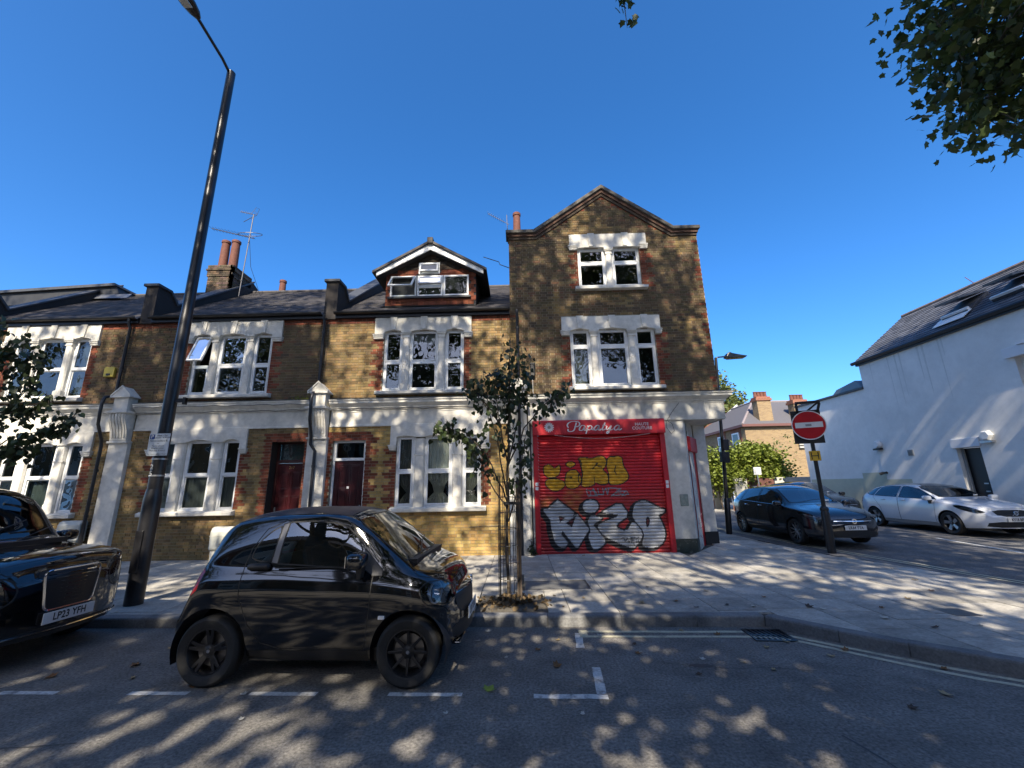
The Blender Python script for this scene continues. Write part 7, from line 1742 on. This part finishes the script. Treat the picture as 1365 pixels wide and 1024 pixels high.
part('twig_leaves', leaf_mesh('twig_leaves', Ps, g.uniform(.09, .15, len(Ps)), LOBED, M_LEAF, .8, seed=6), None, tr)

def sapling(name, label, x, y, stems, nleaf, seed, sc=(.085, .135), start=.5):
    t = thing(name, label, 'tree', (x, y, .10)); g = np.random.default_rng(seed); mb = MB(); P = []
    for q, st in enumerate(stems):
        pts = [Vector(p) for p in st]; sm_ = []
        for i in range(len(pts)-1):
            for k in range(4): sm_.append(pts[i].lerp(pts[i+1], k/4)+Vector(g.normal(0, .008, 3)))
        sm_.append(pts[-1]); r0 = .026 if q == 0 else .012
        mb.tube(sm_, [r0*(1-.85*i/len(sm_))+.0015 for i in range(len(sm_))], 6)
        n = int(nleaf*(1.0 if q else 1.3)*len(pts)/4)
        for k in range(n):
            t_ = start+(1-start)*g.random()**.8 if q == 0 else .40+.60*g.random()**.75; i = min(int(t_*(len(sm_)-1)), len(sm_)-2)
            p = sm_[i].lerp(sm_[i+1], g.random()); o = Vector(g.normal(0, .085, 3)); P.append((p.x+o.x, p.y+o.y, p.z+o.z-.04))
            if k % 5 == 0: mb.tube([p, p+o*.5, p+o], .0025, 4, caps=False)
    part('trunk', mb, M_BARK, t, smooth=True)
    part('crown', leaf_mesh('crown', np.array(P), g.uniform(sc[0], sc[1], len(P)), HEART, M_LEAF_S, 1.3, seed=seed), None, t)
    return t
sapling('young_tree', 'slender young street tree in the wire guard in front of the shop', -.19, 6.45, [
    [(0, 0, 0), (-.02, 0, 1.2), (.03, 0, 2.2), (.06, 0, 3.1), (.09, 0, 4.0)],
    [(0, 0, 1.5), (-.12, .05, 2.2), (-.28, .1, 2.9), (-.36, .05, 3.5)],
    [(0, 0, 1.4), (-.30, -.05, 2.1), (-.62, -.1, 2.45), (-.88, -.1, 2.50), (-1.05, -.12, 2.55)],
    [(.02, 0, 1.9), (.28, 0, 2.5), (.55, .05, 2.85), (.80, .05, 3.0), (.98, .05, 3.18)],
    [(.02, 0, 2.0), (.20, .1, 2.7), (.30, .1, 3.3), (.27, .05, 3.85)],
    [(0, 0, 2.0), (-.10, -.12, 2.6), (-.16, -.15, 3.1), (-.10, -.1, 3.45)],
    [(0, 0, 1.1), (.14, .03, 1.5), (.22, .0, 1.9), (.30, .0, 2.4)],
    [(0, 0, 1.3), (-.25, .05, 1.65), (-.40, 0, 2.0), (-.50, 0, 2.3)],
    [(0, 0, 2.4), (.1, -.1, 2.9), (.05, -.2, 3.3)], [(-.1, 0, 2.6), (-.42, .0, 3.0), (-.55, 0, 3.25)]], 92, 4, (.055, .105))
sapling('young_tree', 'young street tree reaching in over the pavement at the left edge', -9.05, 6.42, [
    [(0, 0, 0), (.02, 0, 1.3), (.1, 0, 2.4), (.2, 0, 3.4), (.25, 0, 4.6)],
    [(.05, 0, 1.8), (.5, 0, 2.2), (1.1, 0, 2.55), (1.55, 0, 2.6), (1.95, .0, 2.85)],
    [(.1, 0, 2.0), (.55, .05, 2.7), (.9, .1, 3.3), (1.05, .1, 3.9)],
    [(.1, 0, 2.2), (.4, -.1, 3.0), (.6, -.1, 3.8), (.75, -.1, 4.2)],
    [(.1, 0, 2.4), (.6, .1, 2.9), (1.0, .1, 3.0), (1.35, .1, 3.2)],
    [(.1, 0, 1.9), (.55, .0, 2.1), (.9, 0, 2.3), (1.3, .0, 2.35)],
    [(.15, 0, 2.8), (.6, .1, 3.5), (.85, .1, 4.0)], [(.15, 0, 2.8), (-.3, .1, 3.4), (-.6, .1, 4.0)]], 115, 9, (.07, .12))
# tree pit soil and leaf litter
for k, (cx, cy) in enumerate(((-.14, 6.38), (-9.0, 6.4))):
    TP = TREEPIT if k == 0 else TREEPIT2
    mb = MB(); vs = []; N = 14
    for j in range(N+1):
        for i in range(N+1):
            px = TP[0]+(TP[1]-TP[0])*i/N; py = max(kerb_y(px)+.155, TP[2])+(TP[3]-max(kerb_y(px)+.155, TP[2]))*j/N
            d = math.hypot((px-cx)/.5, (py-cy)/.4); vs.append((px, py, .104+.05*max(0, 1-d*d)+.006*mnoise.noise(Vector((px*9, py*9, 0)))))
    mb.add(vs, [(j*(N+1)+i, j*(N+1)+i+1, (j+1)*(N+1)+i+1, (j+1)*(N+1)+i) for j in range(N) for i in range(N)])
    structure(part('tree_pit', mb, pmat('pit_soil', (.085, .075, .06), .95, var=.35, scale=25, bump=.6, bscale=60), None, smooth=True))
gl_ = np.random.default_rng(2); n = 420
rr_ = np.abs(gl_.normal(0, .26, n)); aa_ = gl_.uniform(0, 2*np.pi, n); Pl = np.stack([-.14+rr_*np.cos(aa_)*1.15, 6.36+rr_*np.sin(aa_)*.75, .125+.05*np.maximum(0, 1-(rr_/.4)**2)+gl_.uniform(0, .03, n)], 1); Pl = Pl[(Pl[:, 1] > 6.0)]
lt = part('leaf_litter', leaf_mesh('leaf_litter', Pl, gl_.uniform(.04, .085, len(Pl)), HEX, pmat('dry_leaf', (.12, .082, .040), .85, islerand=.5), 0, .45, seed=3), None)
lt['kind'] = 'stuff'; tag(lt, 'heap of dry brown leaves around the foot of the caged sapling', 'leaf litter')
# weeds by the downpipe foot
wd = thing('weeds', 'tuft of green weeds at the foot of the wall left of the shutter', 'weeds', (.27, FY-.13, .12))
Pw = np.array([(gl_.normal(0, .05), gl_.normal(0, .04), abs(gl_.normal(0, .16))) for _ in range(90)]); part('leaves', leaf_mesh('leaves', Pw, gl_.uniform(.04, .09, 90), HEX, M_LEAF_S, .5, seed=4), None, wd)
wd = thing('weeds', 'green weeds on the white cornice left of the middle pilaster cap', 'weeds', (-5.62, FY-.14, 4.03))
Pw = np.array([(gl_.normal(0, .12), gl_.normal(0, .03), abs(gl_.normal(0, .04))) for _ in range(60)]); part('leaves', leaf_mesh('leaves', Pw, gl_.uniform(.03, .07, 60), HEX, pmat('weed_leaf', (.16, .18, .03), .6, trans=.3), .3, seed=4), None, wd)
# hedge and far trees
hd = thing('hedge', 'rounded yellow green hedge above the pale garden wall', 'hedge', (13.0, 24.9, 1.5))
C = []
while len(C) < 130:
    v = gl_.uniform(-1, 1, 3)
    if abs(v[0])**3+abs(v[1])**3+abs(v[2])**2.5 > 1: continue
    C.append((v[0]*2.6, v[1]*.8, 1.05+v[2]*1.0+.35*math.sin(v[0]*5)))
P = clumps(gl_, C, gl_.uniform(.45, .75, len(C)), 150); part('foliage', leaf_mesh('foliage', P, gl_.uniform(.12, .21, len(P)), HEX, M_LEAF_B, .2, .25, seed=8), None, hd)
mb = MB()
for k in range(7): mb.tube([(-2+k*.66, 0, -1.3), (-2+k*.66+gl_.normal(0, .2), 0, .3), (-2+k*.66+gl_.normal(0, .4), 0, 1.4)], [.05, .035, .015], 6)
part('stems', mb, M_BARK, hd)
def round_tree(name, label, x, y, z0, zc, rad, hz, ncl, seed, mat, leaf=(.22, .38), per=40):
    t = thing(name, label, 'tree', (x, y, z0)); g = np.random.default_rng(seed); mb = MB(); tips = []
    grow(mb, Vector((0, 0, 0)), Vector((0, 0, 1)), zc*.5, rad*.06, 3, g, tips, .6); part('trunk', mb, M_BARK, t, smooth=True); C = []
    while len(C) < ncl:
        v = g.uniform(-1, 1, 3); q = np.linalg.norm(v)
        if q > 1 or q < .35: continue
        C.append((v[0]*rad, v[1]*rad, zc+v[2]*hz))
    P = clumps(g, C, g.uniform(.6, 1.3, ncl)*rad/4, per); part('crown', leaf_mesh('crown', P, g.uniform(*leaf, len(P)), HEX, mat, .2, seed=seed), None, t)
    return t
round_tree('street_tree', 'round green tree rising behind the far roofs beside the shop wall', 19.5, 44.0, .1, 9.4, 3.9, 3.6, 150, 31, M_LEAF_F)
round_tree('street_tree', 'small dark tree against the far house behind the no entry sign', 17.9, 28.6, .1, 3.6, 1.0, 1.3, 40, 33, M_LEAF_F, (.10, .18))
# fallen leaves, each one lying on the road or paving
FALL = MB().add([(x*.13, (y-.4)*.13, .004+abs(z)*.22+.012*abs(x)) for x, y, z in LOBED[0]], LOBED[1])
FCOL = [pmat('leaf_brown', (.16, .075, .022), .8, var=.3, scale=20), pmat('leaf_tan', (.30, .22, .11), .8, var=.3, scale=20), pmat('leaf_pale', (.42, .40, .34), .8, var=.2, scale=20), pmat('leaf_dark', (.055, .032, .018), .8)]
fm = [FALL.mesh('fallen_leaf', m) for m in FCOL]; gm = FALL.mesh('fallen_leaf', pmat('leaf_green', (.20, .26, .03), .6, var=.15, scale=14))
spots = [(-.30, 4.13, 0, 1.0), (.16, 5.02, 0, .6), (-.18, 4.82, 2, .5), (.40, 5.30, 1, .5), (.33, 4.60, 0, 1.0), (1.20, 4.88, 0, .6), (1.23, 5.14, 3, .5), (1.80, 4.72, 2, .5), (2.26, 5.40, 0, .8), (2.35, 4.45, 1, .5), (2.15, 4.62, 1, .5), (1.62, 4.38, 3, .5), (-.52, 5.3, 2, .6), (-.42, 5.62, 2, .6), (-1.0, 5.45, 1, .5),
  (-4.0, 4.75, 0, .9), (-3.75, 4.45, 1, .6), (-4.0, 5.2, 1, .7), (-3.4, 5.0, 3, .6), (-3.0, 4.25, 0, .8), (-2.45, 4.1, 2, .5), (-4.6, 4.5, 0, .9), (-3.55, 5.5, 1, .6), (-2.2, 3.7, 2, .4), (-.62, 3.75, 2, .4), (.45, 3.72, 2, .35), (2.9, 5.15, 1, .7), (3.1, 4.75, 1, .6), (2.6, 5.0, 1, .6), (3.35, 4.9, 0, .8), (3.9, 4.42, 0, .6), (3.45, 3.95, 1, .8), (3.0, 3.75, 3, .6), (.9, 5.42, 2, .5), (1.9, 5.55, 1, .6)]
pspots = [(1.66, 6.30, 1, .9), (1.50, 6.45, 2, .6), (2.15, 6.35, 0, .9), (2.75, 6.15, 3, .6), (3.05, 6.05, 2, .7), (3.45, 6.5, 0, .6), (3.75, 6.0, 3, 1.1), (3.85, 5.9, 2, .7), (4.3, 5.5, 2, .9), (4.6, 5.9, 0, .6), (4.55, 5.15, 3, .7), (5.3, 6.3, 1, .8), (5.1, 5.2, 2, .5), (2.0, 7.2, 3, .5), (2.8, 6.9, 1, .6), (.9, 6.6, 1, .5), (.75, 7.35, 3, .4), (6.0, 6.7, 0, .7), (6.4, 7.4, 1, .8), (-1.2, 6.5, 1, .6), (-4.8, 6.4, 3, .5), (1.45, 10.3, 1, .8), (2.3, 6.05, 3, .6)]
fallen = []
for k, (x, y, c, s) in enumerate(spots+pspots):
    z = .005 if k < len(spots) else .126
    o = link('fallen_leaf', gm if k == 0 else fm[c], None, (x, y, z)); o.rotation_euler = (random.uniform(-.1, .1), random.uniform(-.1, .1), random.uniform(0, 6.28)); o.scale = (s, s*random.uniform(.7, 1), s)
    if k == 0: tag(o, 'single large green leaf on the road right of the small car', 'leaf'); o['group'] = 'fallen leaves'
    else: fallen.append((o, x, y, ['brown', 'tan', 'pale', 'dark'][c], k < len(spots)))
ANCH = [('the drain grate', 2.83, 5.36), ('the corner of the white bay marking', .68, 4.0), ('the end of the double yellow line', .7, 5.5), ('the front wheel of the small car', -1.0, 4.2), ('the rear wheel of the small car', -2.87, 4.2), ('the front of the taxi', -5.0, 5.0), ('the right edge of the road in view', 3.9, 4.1)]
ANCHP = [('the caged sapling', -.17, 6.4), ('the large utility cover', .6, 7.5), ('the kerb bend', 3.0, 5.8), ('the small square cover', 5.35, 5.7), ('the foot of the red shutter', 2.0, 10.5), ('the black lamp post', -5.78, 6.6), ('the no entry sign pole', 7.0, 10.1)]
ORD = ['', 'second ', 'third ', 'fourth ', 'fifth ', 'sixth ', 'seventh ', 'eighth ', 'ninth ', 'tenth ']
seen = {}
for o, x, y, cn, road in sorted(fallen, key=lambda f: min((f[1]-a[1])**2+(f[2]-a[2])**2 for a in (ANCH if f[4] else ANCHP))):
    nm = min(ANCH if road else ANCHP, key=lambda a: (x-a[1])**2+(y-a[2])**2)[0]; q = seen.get((nm, cn, road), 0); seen[(nm, cn, road)] = q+1
    tag(o, '%s fallen leaf on the %s, %snearest to %s' % (cn, 'road' if road else 'paving', ORD[q], nm), 'leaf', 'fallen leaves on the road' if road else 'fallen leaves on the paving')
